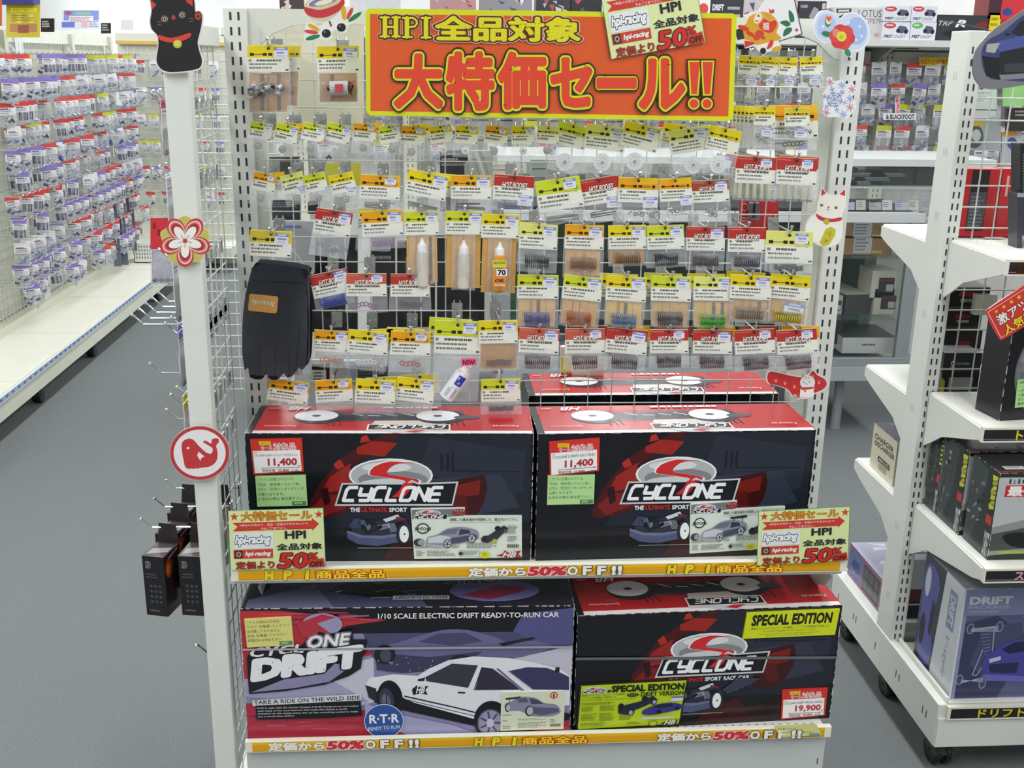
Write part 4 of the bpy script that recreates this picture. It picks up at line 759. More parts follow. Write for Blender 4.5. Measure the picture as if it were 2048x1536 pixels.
cn = [o for o in bpy.data.objects if o.get('label', '').startswith('fourth packet from the wing in the row above')][0]
obj('new_tag', a, 'print_matte', cn, label='pink new tag')

# gloves in a bag beside the wing
m = mapY(2.035); r = thing('glove_pack', 'pack of black work gloves with an orange badge beside the wing', 'gloves', m(543, 462, 0))
obj('header_card', header(rot(lambda x, y, d: m(x, y, d+.001), 543, 461, 3), 84, 52, 'G'), 'print_matte', r); sticker(rot(m, 543, 461, 3), 8, 4, 28, 22, 3, r, 1)
bag(m, 476, 620, 478, 762, .026, r, 5, 'clear')
gl = sm([(508, 531), (525, 526), (610, 538), (612, 560), (616, 600), (618, 640), (617, 700), (613, 728), (604, 738), (595, 728), (593, 712), (590, 742), (580, 754), (571, 750), (566, 734), (562, 752), (550, 759), (537, 754), (533, 736), (528, 754), (514, 758), (500, 751), (497, 734), (490, 737), (485, 700), (486, 640), (490, 600), (498, 560)], 3)
a = Art(m); a.d = -.008; a.slab(gl, .012, '1f222e'); o = obj('glove', a, 'cloth', r, bevel=.003)
a = Art(m); a.d = -.012; a.slab([(x+6, y-5) for x, y in gl], .007, '1d1f27'); obj('glove', a, 'cloth', r, bevel=.002)
a = Art(m); a.d = .0045
for P in ([(520, 690), (522, 752)], [(551, 685), (552, 754)], [(580, 690), (579, 752)], [(600, 640), (594, 730)], [(505, 560), (608, 566)]): a.line(P, 3.2, '08090d')
obj('finger_seam', a, 'cloth', o)
a = Art(rot(m, 500, 586, 6)); a.d = .0045; a.slab([(0, 3), (3, 0), (55, 0), (58, 3), (58, 31), (55, 34), (3, 34), (0, 31)], .001, 'c98f34'); a.otext('hpi-racing', 7, 8, 52, 22, [(.05, '8a6a3a'), (.0, 'f2efe6')], .2); obj('badge', a, 'print_matte', r, label='orange cloth badge')
hook(m, 543, 465, None, 'chrome hook holding the black glove pack', 'chrome hooks on the sale grid')
# ================================================================== SIGNS AND PAPER CUT-OUTS
def base(name, pts, Y, th, edge, label, cat='decoration', fin='print_matte'):
    m = mapY(Y); a = Art(m, 4e-5); a.slab(pts, th, edge); return a
def fin(a, name, label, cat='decoration', group=None, f='print_matte'): return obj(name, a, f, None, label, cat, group)
# banner
a = Art(mapY(1.985)); a.slab(quadpts := [(731, 26), (736, 17), (1466, 27), (1473, 34), (1466, 236), (1458, 242), (740, 231), (733, 224)], .002, 'd8dc18', 'd0d030')
a.poly([(740, 28), (1463, 37), (1456, 233), (741, 222)], 'df5a22')
for i in range(20): y = random.uniform(40, 210); x = random.uniform(745, 1300); a.line([(x, y), (x+random.uniform(60, 150), y+1.5)], 1.2, 'e2602a')
HPI = [[(761, 35), (778, 35)], [(761, 73), (778, 73)], [(770, 33), (770, 75)], [(770, 54), (792, 54)], [(785, 35), (800, 35)], [(785, 73), (800, 73)], [(792, 33), (792, 75)], [(806, 36), (826, 36), (833, 41), (834, 47), (830, 53), (815, 55)], [(814, 34), (814, 76)], [(806, 74), (824, 74)], [(843, 36), (861, 36)], [(852, 34), (852, 77)], [(843, 75), (861, 75)]]
for g, c in ((9.5, 'e8c8a8'), (7, '5a2410'), (0, 'dfd81c')):
    for q, P in enumerate(HPI): a.line(P, (9 if abs(P[0][0]-P[-1][0]) < 2 else 4)+g, c); [a.ell(x, y, 2+g/2, 2+g/2, c, n=8) for x, y in P]
a.otext('全品対象', 872, 33, 1158, 80, [(.125, 'e8c8a8'), (.10, '5a2410'), (.04, 'dfd81c'), (.0, 'dfd81c')], k=.012)
for ch, x0, y0, x1, y1 in (('大', 792, 112, 882, 213), ('特', 896, 108, 985, 216), ('価', 999, 108, 1088, 214), ('セ', 1104, 120, 1180, 210), ('ー', 1196, 160, 1268, 172), ('ル', 1280, 122, 1365, 214)):
    g = .8 if ch == 'ー' else 1
    a.otext(ch, x0, y0, x1, y1, [(.12*g, '2c2412'), (.085*g, 'd9d81c'), (.048, 'e0442a'), (.0, 'e0442a')])
for x in (1387, 1413):
    P = [(x-10, 124), (x+11, 124), (x+5, 188), (x-6, 188)]
    for g, c in ((6, '2c2412'), (3, 'd9d81c'), (0, 'e0442a')):
        a.poly([(P[0][0]-g, P[0][1]-g), (P[1][0]+g, P[1][1]-g), (P[2][0]+g, P[2][1]+g), (P[3][0]-g, P[3][1]+g)], c); a.ell(x-1, 207, 9+g, 9+g, c)
fin(a, 'sale_banner', 'wide orange sale banner with a yellow border across the top of the grid', 'banner', f='print_gloss')
# three sale cards
def pop(TL, TR, BL, Y, label):
    a = Art(quad(mapY(Y), TL, TR, BL, 190, 120)); a.rslab(0, 0, 190, 120, .0012, 'dfe8a8', '3c7a4c'); a.line([(0, .5), (190, .5)], 1, '5a9a5c'); a.line([(189.5, 0), (189.5, 120)], 1.2, '4a8a5c'); a.line([(.5, 0), (.5, 120)], 1, '5a9a5c')
    for X in (12, 180): a.poly([(X+9*(1 if i % 2 == 0 else .42)*math.sin(i*math.pi/5), 13-9*(1 if i % 2 == 0 else .42)*math.cos(i*math.pi/5)) for i in range(10)], 'cf4a2c')
    a.otext('大特価セール', 26, 4, 166, 22, [(.06, '8a4a1a'), (.0, 'e0962a'), (.02, 'e0962a')])
    a.poly([(8, 25), (166, 25), (166, 20), (180, 32), (166, 46), (166, 42), (8, 42), (18, 33)], 'cf3c30'); a.text('※商品のお色なり、返品・交換はできませんので、', 22, 28, 160, 33, 'f4d8d0', .01); a.text('予めご了承下さい。', 64, 36, 116, 41, 'f4d8d0', .01)
    a.rect(8, 46, 88, 78, 'e6e8ea'); a.otext('hpi-racing', 12, 52, 82, 72, [(.12, '30343e'), (.05, 'f2f3f5')], .25); a.rect(8, 80, 86, 98, 'cc4038'); a.rect(10, 81, 26, 97, '5a2420'); a.ell(18, 89, 5, 5.5, 'a8a098'); a.ell(18, 89, 2.4, 2.8, '5a2420'); a.text('hpi-racing', 31, 84, 82, 95, 'f2efec', .04, .25)
    a.text('HPI', 112, 45, 152, 60, '23262a', .035); a.text('全品対象', 94, 70, 184, 83, '23262a', .03)
    a.otext('定価より', 12, 104, 88, 119, [(.05, '6a2018'), (.0, 'c43a30')]); a.otext('50', 96, 90, 154, 119, [(.07, '5a1a14'), (.03, 'cf2c26'), (.0, 'cf2c26')], .15); a.otext('%', 156, 90, 174, 104, [(.06, '5a1a14'), (.02, 'cf2c26')], .15); a.poly([(154, 106), (186, 101), (188, 119), (156, 119.5)], 'c23a2e'); a.text('OFF', 159, 108, 184, 118, '4a1410', .04)
    return fin(a, 'sale_card', label, 'sign', 'half price sale cards', 'print_gloss')
pop((456, 1021), (647, 1015), (461, 1139), 1.857, 'pale green half price card at the wing end of the upper price rail')
pop((1517, 1022), (1700, 1012), (1513, 1130), 1.857, 'pale green half price card at the far end of the upper price rail')
pop((1199, -24), (1388, -58), (1222, 118), 1.978, 'tilted pale green half price card pinned over the orange banner')
# black beckoning cat
Yd = 1.85
out = sm([(299, -8), (310, -16), (331, -2), (351, -7), (371, -16), (384, -18), (391, 0), (393, 22), (400, 21), (407, 29), (406, 50), (402, 68), (398, 86), (402, 105), (407, 122), (403, 137), (385, 143), (360, 146), (335, 146), (319, 138), (312, 122), (315, 100), (316, 84), (313, 70), (302, 58), (299, 40), (302, 20)], 3)
a = base('', out, Yd, .003, 'e6d6d2', ''); cx_, cy_ = 355, 62
a.poly([(cx_+(x-cx_)*.955, cy_+(y-cy_)*.97) for x, y in out], '201d22')
for P in ([(302, 0), (314, 9), (305, 20)], [(372, -2), (386, -2), (386, 13), (374, 4)]): a.poly(P, 'c8433a')
a.poly(sm([(391, 28), (398, 25), (403, 30), (402, 38), (395, 40), (391, 35)], 2), 'b8403a'); a.ell(397, 33, 2.5, 3, '46181a'); a.poly(sm([(318, 70), (345, 76), (380, 66), (380, 75), (356, 85), (336, 84), (320, 79)], 3), 'd8412e')
for x, y in ((330, 38), (365, 30)): a.ell(x, y, 6.6, 6.6, 'b0a48c'); a.ell(x, y, 5.5, 5.5, '201d22'); a.ell(x, y, 3.6, 3.6, 'e9e4d4'); a.ell(x, y, 2.4, 2.4, '111114')
a.ell(348, 35, 4, 5, 'a83a34'); a.ell(356, 88, 9, 8.5, 'b9b83c'); a.ell(355, 87, 6, 5.5, 'd2d05c')
for y in (45, 50): a.line([(316, y), (324, y-2)], .8, '9a8a84'); a.line([(379, y-7), (388, y-8)], .8, '9a8a84')
fin(a, 'cat_cutout', 'black beckoning cat paper cutout on top of the wing post')
# flower
a = Art(mapY(1.853)); C0 = (371, 481); out = []
for i in range(20):
    t = math.radians(-90+18*i); rr = (52, 46, 49, 46)[i % 4]; out.append((C0[0]+rr*math.cos(t), C0[1]+rr*.98*math.sin(t)))
a.slab(sm(out, 3), .003, 'd9cf98')
for i in range(5): t = math.radians(-90+72*i); a.ell(C0[0]+32*math.cos(t), C0[1]+32*math.sin(t), 17, 17, 'c3bb62')
for i in range(5):
    t = math.radians(-54+72*i); dg_ = -54+72*i; f_ = lambda r_, k=t: (C0[0]+r_*math.cos(k), C0[1]+r_*math.sin(k))
    for r_, rx, ry, c in ((31, 21, 17, 'c53a3a'), (28, 19, 14.5, 'e8c4c0'), (27, 17, 12.5, 'd98a88'), (26, 15.5, 11, 'c53a3a'), (22, 16, 10, '9a3030'), (19, 15, 8.5, 'f0ece6')): X, Y_ = f_(r_); a.ell(X, Y_, rx, ry, c, dg_)
    a.line([C0, f_(14)], 1.2, '8a5a30')
a.ell(*C0, 4, 4, 'cf3a34'); fin(a, 'flower_cutout', 'red and white paper flower cutout halfway up the wing post')
# whale roundel
a = Art(mapY(1.85)); P = [(400+60*math.cos(t), 905+54.5*math.sin(t)) for t in [i*math.pi/20 for i in range(40)]]; a.slab(P, .003, 'bfb7b4'); a.ell(400, 905, 59, 53.5, 'bf3a3c', n=40); a.ell(400, 905, 52, 47, 'ece8ea', n=40)
a.poly(sm([(364, 895), (366, 882), (378, 876), (388, 879), (398, 890), (412, 903), (423, 906), (426, 896), (418, 890), (407, 883), (412, 880), (423, 886), (425, 877), (437, 876), (438, 884), (433, 890), (436, 905), (433, 922), (420, 932), (405, 934), (390, 937), (373, 935), (368, 920)], 3), 'c63a3c')
a.poly([(398, 902), (410, 912), (403, 915), (402, 921), (395, 910)], 'ece8ea'); a.ell(377, 895, 2.8, 2.4, 'ece8ea')
for x in range(376, 424, 8): a.ell(x, 938, 4, 2.4, 'ece8ea')
fin(a, 'whale_cutout', 'round white paper roundel with a red whale low on the wing post')
# spinning top with shuttlecocks
a = Art(mapY(1.995)); out = sm([(609, 10), (612, -8), (640, -20), (680, -14), (688, 4), (690, 12), (704, 14), (718, 22), (720, 34), (706, 46), (696, 52), (693, 64), (682, 66), (672, 60), (664, 66), (664, 76), (654, 80), (640, 78), (622, 83), (608, 80), (610, 66), (612, 48), (626, 46), (636, 52), (646, 48), (640, 40), (616, 34)], 3)
a.slab(out, .003, 'e9e8e4'); a.poly(sm([(611, 18), (640, 4), (686, 0), (688, 14), (676, 28), (652, 43), (636, 42), (620, 36)], 3), 'cfc9a8'); a.poly(sm([(610, 14), (640, 20), (676, 8), (686, -6), (689, 8), (676, 24), (650, 35), (628, 35), (613, 28)], 3), 'c63a40')
a.ell(648, 2, 38, 13, 'd8c08a', -14); a.ell(648, 2, 34, 10.5, 'ede4c8', -14); a.ell(648, 3, 31, 8.5, '7d74b8', -14); a.ell(650, 4, 26, 6.5, '9a88a0', -14); a.ell(648, 5, 18, 5, 'ede4c8', -14); a.line([(659, 42), (663, 53)], 4, '7a5a3c'); a.ell(654, -12, 4, 9, 'b98a50')
for cx_, cy_, fl in ((683, 55, [(688, 26, 5, 15, 'dcaa28', -5), (700, 27, 4, 13, 'd04a48', 25), (710, 34, 4.5, 16, '2c7c46', 55)]), (653, 67, [(628, 55, 4.5, 13, 'dcaa28', -62), (623, 64, 4, 14, 'd04a48', -82), (626, 75, 4.5, 15, '2c7c46', 75)])):
    for x, y, rx, ry, c, g in fl: a.ell(x, y, rx, ry, c, g)
    a.ell(cx_, cy_, 9, 8.5, '202226'); a.ell(cx_-3, cy_-3, 1.6, 2.2, '8a8c90')
fin(a, 'spinning_top_cutout', 'red spinning top and shuttlecock paper cutout beside the banner')
# fish plaque
a = Art(mapY(1.997)); a.slab([(1486, 30), (1494, 28), (1516, 21), (1528, 2), (1524, -16), (1580, -30), (1603, 62), (1604, 68), (1556, 82), (1562, 94), (1550, 102), (1534, 104), (1526, 112), (1516, 102), (1508, 92), (1490, 97), (1486, 84), (1470, 84), (1466, 60), (1483, 54), (1494, 44)], .003, 'ece8e4')
a.poly([(1532, 12), (1588, 1), (1600, 66), (1556, 79), (1545, 78)], 'eaeaec'); a.line([(1588, 0), (1603, 68), (1556, 83)], 2.5, '6a6468')
fish = sm([(1498, 33), (1520, 24), (1536, 26), (1552, 40), (1556, 52), (1552, 66), (1562, 78), (1530, 86), (1512, 90), (1500, 82), (1484, 76), (1482, 56), (1492, 46)], 3)
a.poly(fish, 'd8a02c'); a.poly([(1468, 60), (1484, 56), (1488, 78), (1474, 80)], '34302e'); a.poly(sm([(1530, 34), (1542, 36), (1552, 44), (1550, 56), (1540, 66), (1526, 62), (1516, 52), (1522, 44)], 3), 'd0402c'); a.poly([(1527, 26), (1540, 27), (1550, 37), (1540, 43), (1527, 36)], 'd8a02c'); a.line([(1527, 26), (1526, 35), (1540, 43), (1550, 38)], 1.2, 'e8c888')
a.text('福', 1524, 45, 1537, 60, 'f0d8c8', .02); a.ell(1515, 36, 8, 12, 'ead8b8', 25); a.ell(1514, 38, 3.4, 4, 'efece8', 25); a.ell(1516, 32, 2, 2, '5a5040'); a.ell(1513, 42, 3, 1.6, 'cf5a40'); a.poly([(1537, 17), (1541, 21), (1545, 18), (1548, 21), (1546, 27), (1538, 26)], 'cf402c')
for q in ((1486, 56, 12, 5, 20), (1500, 68, 10, 4, 30), (1518, 68, 9, 8, 0), (1512, 76, 6, 5, 0), (1526, 76, 4, 3, 0)): a.ell(*q[:4], 'd0442c', q[4])
a.poly([(1488, 81), (1506, 84), (1508, 88), (1489, 95)], 'cc3838'); a.poly(sm([(1540, 80), (1546, 84), (1542, 94), (1532, 98)], 2), 'd04038'); a.ell(1552, 98, 11, 5, 'cba83a', -20); a.ell(1525, 102, 6, 6.5, '222224')
for P in ([(1577, 20), (1586, 30), (1587, 42), (1580, 44), (1577, 34)], [(1559, 44), (1572, 41), (1580, 48), (1574, 53), (1566, 50)], [(1565, 72), (1569, 58), (1580, 55), (1583, 60), (1576, 68)]): a.poly(sm(P, 3), '2f7048')
a.ell(1592, 60, 3, 3, 'cf3a48'); fin(a, 'fish_plaque_cutout', 'gold and red fish plaque paper cutout beside the banner end')
# camellia on clouds
a = Art(mapY(2.10)); out = sm([(1626, 62), (1628, 38), (1640, 22), (1656, 21), (1672, 30), (1680, 37), (1692, 26), (1712, 26), (1730, 40), (1739, 60), (1736, 82), (1724, 98), (1704, 104), (1703, 115), (1694, 112), (1684, 102), (1676, 94), (1664, 84), (1648, 87), (1634, 78)], 3)
a.slab(out, .003, 'e8ecf4'); a.poly([(1683+(x-1683)*.95, 62+(y-62)*.93) for x, y in out], 'cdd8ee'); a.ell(1652, 52, 19, 24, 'b4c4ea'); a.ell(1712, 62, 20, 28, 'a9bce8')
for x, y in ((1645, 53), (1718, 53), (1696, 45), (1711, 80), (1722, 72)): a.ell(x, y, 2.4, 2.4, 'e6ecf6')
a.ell(1655, 43, 6.5, 11, '3f8a58', 5); a.ell(1656, 40, 5.5, 9, 'e8e0c8'); a.poly([(1650, 36), (1653, 31), (1656, 34), (1660, 31), (1662, 37), (1657, 45)], 'e0664a'); a.ell(1652, 68, 10, 5.5, '2f7c50', 15); a.ell(1694, 105, 9, 5.5, '3a8a58', 62)
for i in range(6): t = i*1.047+.2; a.ell(1683+12*math.cos(t), 74+12*math.sin(t), 14, 14, ('cf3f3a', 'd84a44')[i % 2])
a.ell(1672, 67, 8, 10, 'e0887c', -30); a.ell(1682, 73, 9.5, 10, 'e8dc6a'); a.ell(1682, 73, 7.5, 8, 'd9d030'); a.ell(1681, 74, 3, 3, 'c2b428')
fin(a, 'camellia_cutout', 'red camellia on a pale blue cloud cutout atop the slotted upright')
# snow crystals
a = Art(mapY(2.10)); out = sm([(1653, 158), (1662, 154), (1668, 163), (1682, 160), (1692, 168), (1706, 168), (1713, 180), (1704, 194), (1712, 210), (1702, 228), (1690, 238), (1674, 234), (1656, 234), (1645, 228), (1646, 208), (1644, 192), (1652, 176)], 3); a.slab(out, .003, 'ecebf0')
def flake(x, y, r, c, w=1.2):
    for i in range(6):
        t = i*math.pi/3+.3; e = (x+r*math.cos(t), y+r*math.sin(t)); a.line([(x, y), e], w, c)
        if r > 10:
            for q in (.45, .7): p = (x+r*q*math.cos(t), y+r*q*math.sin(t)); [a.line([p, (p[0]+r*.22*math.cos(t+s_), p[1]+r*.22*math.sin(t+s_))], w, c) for s_ in (.9, -.9)]
flake(1668, 199, 27, '8f9ccc', 1.8)
for q in (9, 14): a.line([(1668+q*math.cos(i*math.pi/3), 199+q*math.sin(i*math.pi/3)) for i in range(7)], 1.2, '8f9ccc')
for x, y, c in ((1659, 164, 'd88a9c'), (1703, 178, 'd88a9c'), (1699, 214, 'd88a9c'), (1651, 224, 'd88a9c'), (1683, 170, 'a0b4e0'), (1699, 196, 'a0b4e0'), (1685, 228, 'a0b4e0')): flake(x, y, 8, c, 1.6)
fin(a, 'snow_crystal_cutout', 'white snow crystal cutout on the slotted upright below the camellia')
# white cat with gold coin
a = Art(mapY(2.08)); out = sm([(1640, 380), (1642, 371), (1652, 384), (1670, 389), (1683, 384), (1691, 373), (1693, 390), (1692, 412), (1684, 432), (1686, 460), (1681, 482), (1664, 494), (1642, 493), (1624, 484), (1611, 470), (1609, 452), (1618, 436), (1630, 424), (1633, 404)], 3); a.slab(out, .003, 'd8d4cc'); a.poly([(1655+(x-1655)*.95, 436+(y-436)*.965) for x, y in out], 'f0eee4')
for P in ([(1643, 376), (1651, 386), (1641, 392)], [(1689, 378), (1689, 392), (1678, 388)]): a.poly(P, 'd0384a')
a.ell(1642, 410, 3.4, 3.2, '8a8a4a'); a.ell(1671, 415, 3.4, 3.2, '8a8a4a'); a.ell(1642, 410, 1.3, 1.2, '3a3a20'); a.ell(1671, 415, 1.3, 1.2, '3a3a20'); a.ell(1656, 414, 2.2, 1.7, 'cf3a34'); a.line([(1652, 420), (1655, 417), (1658, 421)], 1, 'a04a44')
a.poly(sm([(1631, 427), (1645, 434), (1664, 437), (1681, 434), (1680, 441), (1656, 444), (1636, 438)], 3), 'c93a40'); a.ell(1652, 443, 6.2, 6, 'b8b23a'); a.poly([(1644, 472), (1650, 458), (1660, 453), (1670, 458), (1669, 470), (1657, 489), (1645, 492), (1638, 484)], 'c6bc34'); [a.line([p, q], 1.3, '7a7420') for p, q in (((1652, 464), (1656, 468)), ((1660, 462), (1658, 474)), ((1648, 478), (1654, 482)), ((1646, 484), (1656, 480)))]
fin(a, 'cat_cutout', 'white beckoning cat paper cutout holding a gold coin on the slotted upright')
# red mat with a small cat
a = Art(mapY(2.06)); out = sm([(1531, 752), (1536, 741), (1552, 742), (1575, 748), (1600, 752), (1618, 748), (1626, 738), (1636, 748), (1650, 756), (1655, 768), (1646, 780), (1628, 788), (1619, 796), (1600, 797), (1590, 799), (1582, 790), (1572, 778), (1550, 770), (1535, 766)], 3); a.slab(out, .003, 'e6dcd8'); a.poly([(1594+(x-1594)*.96, 766+(y-766)*.9) for x, y in out], 'c33432')
for x, y in ((1551, 762), (1569, 767), (1588, 774), (1637, 765), (1626, 776)): a.ell(x, y, 2.2, 1.8, 'e2b0a8'); [a.ell(x-2+q*2, y-3.4, .9, .9, 'e2b0a8') for q in range(3)]
a.ell(1614, 764, 15, 14, 'e8e4e2'); a.poly([(1602, 755), (1603, 747), (1609, 751)], 'a9a4a2'); a.poly([(1620, 751), (1626, 749), (1627, 757)], 'a9a4a2'); a.poly([(1600, 776), (1626, 776), (1627, 792), (1615, 794), (1598, 793)], 'f0eeec'); [a.line([(x, 752), (x, 757)], 1.4, '8a8684') for x in (1611, 1616)]
a.poly([(1601, 774), (1625, 773), (1625, 777), (1602, 779)], 'b83a44'); a.ell(1609, 780, 3, 3.2, 'd8902c'); a.line([(1605, 763), (1609, 764)], 1, '4a4444'); a.line([(1616, 764), (1620, 762)], 1, '4a4444'); a.ell(1612, 767, 1.4, 1, '4a4444'); a.ell(1590, 792, 4, 6, 'a9a6a4', -30)
fin(a, 'mat_cutout', 'red mat cutout with a small white cat at the foot of the upright')
# ================================================================== LEFT AISLE
A_ = thing('aisle_gondola', 'long cream aisle gondola with a deep base shelf and a wall of hooks', 'display rack', (-2.2, 6.2, 0))
LX = -2.30
m = MB(); m.box(-2.3, -1.91, 3.6, 8.1, .19, .22, 'e3e3d6'); obj('base_shelf', m, 'painted_metal', A_, bevel=.002)
m = MB(); [m.box(-2.3, -1.915, y, y+.002, .2201, .2205, 'a9aaa0') for y in (4.8, 5.7, 6.6, 7.5)]; obj('shelf_joint', m, 'rubber', A_)
m = MB(); m.box(-1.925, -1.905, 3.6, 8.1, .105, .19, 'd9dbcb'); obj('base_panel', m, 'painted_metal', A_)
m = MB(); m.box(-1.908, -1.897, 3.6, 8.1, .188, .215, 'dfe4e2'); rl = obj('price_rail', m, 'plastic', A_)
fr = frame((-1.897, 3.6, .213), (0, 1, 0), (0, 0, 1), .001); a = Art(fr); a.rect(0, 3, 4500, 20, '6f8fd0')
for i in range(64): a.greek(i*70+6, 6, i*70+50, 17, 1, 'c9d6ee', .9); a.rect(i*70+56, 4, i*70+66, 19, '5a78c4' if i % 3 else 'b86a86')
obj('price_strip', a, 'print_gloss', rl)
for y in (3.72, 5.18, 6.03, 7.50): caster(A_, -1.97, y, .036)
for y in (4.5, 6.15, 7.25, 8.08): m = MB(); m.box(LX-.03, LX+.012, y-.025, y+.025, .12, 1.76, 'd8d9c8'); obj('upright', m, 'painted_metal', A_)
m = MB(); m.box(LX-.03, LX-.01, 3.6, 8.1, 1.70, 1.78, 'e3e5da'); m.box(LX-.03, LX+.03, 3.6, 8.1, .22, .27, 'cfd0c0'); obj('top_rail', m, 'painted_metal', A_)
m = MB(); m.box(LX-.06, LX-.05, 3.6, 8.1, .25, 1.70, 'c9cabb'); obj('back_panel', m, 'painted_metal', A_)
wires(A_, 5.3, 8.08, .27, 1.70, LX, 'y', r=.002, name='wire_grid')
m = MB(); m.box(-2.42, -2.30, 6.3, 6.42, 0, 2.84, 'dfe3e4'); obj('column', m, 'wallpaint', kind='structure')
# hook rows: one joined part
m = MB()
ZR = [1.64, 1.525, 1.41, 1.295, 1.18, 1.065, .95, .835, .72, .605, .49]
for z in ZR:
    y = 5.6
    while y < 8.05: m.tube([(LX, y, z), (LX+.2, y, z), (LX+.215, y, z+.012)], .0025, 'e2e4e6', 4); y += .0833
obj('hook_row', m, 'chrome', A_, kind='stuff')
def small_packet(w, h, bh, c1, c2, gcol, seed, gk=0):
    """one hanging packet facing -Y at the origin, hung by its top centre"""
    r = random.Random(seed); root = thing('hanging_packet', '', 'packet', (0, 0, 0)); fm_ = frame((0, 0, 0), (1, 0, 0), (0, 0, 1), .001)
    a = Art(fm_, 2e-4); a.rslab(-w/2, -4, w/2, h, 1e-3, 'ece8ea'); a.rect(-w/2, -4, w/2, h*.38, c1)
    if c2: a.rect(-w*.1, h*.1, w*.42, h*.6, c2)
    a.greek(-w*.4, h*.5, w*.4, h*.95, 3, '6a6678', .5); a.rect(-w*.42, h*.44, w*.1, h*.5, '3a3a48')
    obj('header_card', a, 'print_matte', root); bag(fm_, -w/2, w/2, h*.5, bh, .007, root, seed, 'milkybag', top=.1, col='cfd2da')
    b = MB()
    for i in range(6+gk): 
        c = Vector((r.uniform(-.3, .3)*w*.001, -.002-r.uniform(0, .004), -(h+r.uniform(.15, .85)*(bh-h))*.001)); ax = Vector((r.uniform(-1, 1), .2, r.uniform(-1, 1)))
        if gk == 3: b.lathe((r.uniform(-.4, .4)*w*.001, -.003, -h*.001), (0, 0, -1), [(0, .003), (bh*.00085-h*.001, .003)], gcol, 5)
        else: b.lathe(c, ax, [(0, .002), (.0005, .007), (.024, .008), (.0245, .002)], gcol if i % 2 else 'b4b6be', 6)
    obj('goods', b, 'plastic', root); return root
KIND = [('red topped', 'd84a48', None, '5a607c'), ('red topped', 'd85450', None, '9aa0b0'), ('purple topped', '8f7cc8', None, '4a4a68'), ('lime topped', 'c8cc3c', None, 'b8bac0'), ('white', 'e2dfe6', None, '7a80a4'), ('blue', '6a84cc', 'e4e4ee', '3a44a8'), ('red topped', 'cf4444', None, '3c3c4c')]
PROT = []
for i, (nm, c1, c2, g) in enumerate(KIND):
    for j, (w, h, bh) in enumerate(((78, 46, 118), (66, 40, 104))): PROT.append((nm, small_packet(w, h*1.25, bh, c1, c2, g, 31+i*5+j, 3 if (i+j) % 4 == 3 else 0)))
used = set()
def place(p, x, y, z, rz, tilt, label, group):
    nm, src = p
    if src not in used: used.add(src); o = src; o.location = (x, y, z); o['label'] = label; o['group'] = group
    else: o = copy_thing(src, (x, y, z), label, group)
    o.rotation_euler = (0, tilt, rz); return o
RNM = ['top', 'second', 'third', 'fourth', 'fifth', 'sixth', 'seventh', 'eighth', 'ninth', 'tenth', 'bottom']
CNT = {}
def nth(k): CNT[k] = CNT.get(k, -1)+1; return ORD[CNT[k]]
rr = random.Random(4)
for i, z in enumerate(ZR):
    y = 5.62 + rr.uniform(0, .05); band = None
    while y < 8.02:
        if band is None or rr.random() < .35: band = rr.choice([0, 1, 2, 3, 4, 6] if i < 4 else [0, 2, 4, 6, 2, 2, 1] if i > 4 else [0, 1, 4, 5, 5, 2])
        p = PROT[band*2 + rr.randint(0, 1)]
        place(p, LX+rr.uniform(.10, .2), y, z-.004, math.radians(rr.uniform(18, 48)), rr.uniform(-.1, .1), f'{nth((p[0], i))} {p[0]} packet from the near end, {RNM[i]} hook row of the aisle wall', f'{p[0]} packets in the {RNM[i]} row of the aisle wall')
        y += rr.uniform(.10, .14)
# long grey sleeves hanging low by the far upright
for k_, (y, ln) in enumerate(((7.3, .5), (7.38, .44), (7.46, .52), (7.6, .42), (7.7, .46))):
    b = MB(); b.box(LX+.12, LX+.17, y, y+.004, .78-ln, .78, ('6b6e80', '55586a')[k_ % 2]); b.box(LX+.118, LX+.172, y-.001, y+.005, .78, .82, 'e4e2e8'); obj('strip_packet', b, 'print_gloss', None, ORD[k_] + ' long grey strip packet by the far end of the aisle wall', 'packet', 'long grey strips on the aisle wall')
# signs on top of the aisle gondola
def board(name, px, Y, th, col, label, cat='sign', group=None, art=None, finish='print_matte'):
    a = Art(mapY(Y)); x0, y0, x1, y1 = px; a.rslab(x0, y0, x1, y1, th, col)
    if art: art(a)
    return obj(name, a, finish, None, label, cat, group)
def ar(a): a.rect(22, 16, 74, 24, 'e8e42a'); a.text('ホビーセール', 26, 17, 70, 23, '8a8a20'); a.rect(20, 27, 75, 47, 'c8b03a'); a.rect(34, 27, 44, 46, 'e0d848'); a.rect(58, 28, 68, 46, 'd8cf4a'); a.rect(20, 48, 75, 64, 'b8865a'); a.rect(36, 50, 58, 66, '9a5a4a'); a.greek(24, 30, 72, 44, 3, '8f7c3a')
board('poster', (13, 9, 80, 75), 6.0, .004, 'c9b83c', 'yellow poster board standing on top of the aisle gondola', art=ar)
def ar(a): a.rect(128, 21, 198, 41, '8c9ce0'); a.ell(137, 26, 7, 4, 'c05a78'); a.rect(150, 24, 182, 30, '9cc8a0'); a.rect(139, 32, 187, 48, 'efeff4'); a.greek(141, 34, 185, 46, 4, 'c07890'); a.rect(124, 44, 150, 55, '7486d8'); a.rect(163, 40, 176, 55, 'e0c4c4'); a.greek(178, 42, 198, 56, 4, '8890c8')
board('info_board', (124, 20, 200, 58), 6.4, .004, 'e8eaf2', 'white and blue information board on top of the aisle gondola', art=ar)
def ar(a): a.greek(85, 42, 104, 56, 3, 'c8c8cc', .6)
board('section_sign', (83, 37, 109, 64), 6.25, .01, '2c2224', 'small black section sign beside the yellow poster', art=ar)
def ar(a): a.greek(205, 49, 220, 63, 3, 'b8b8bc', .6)
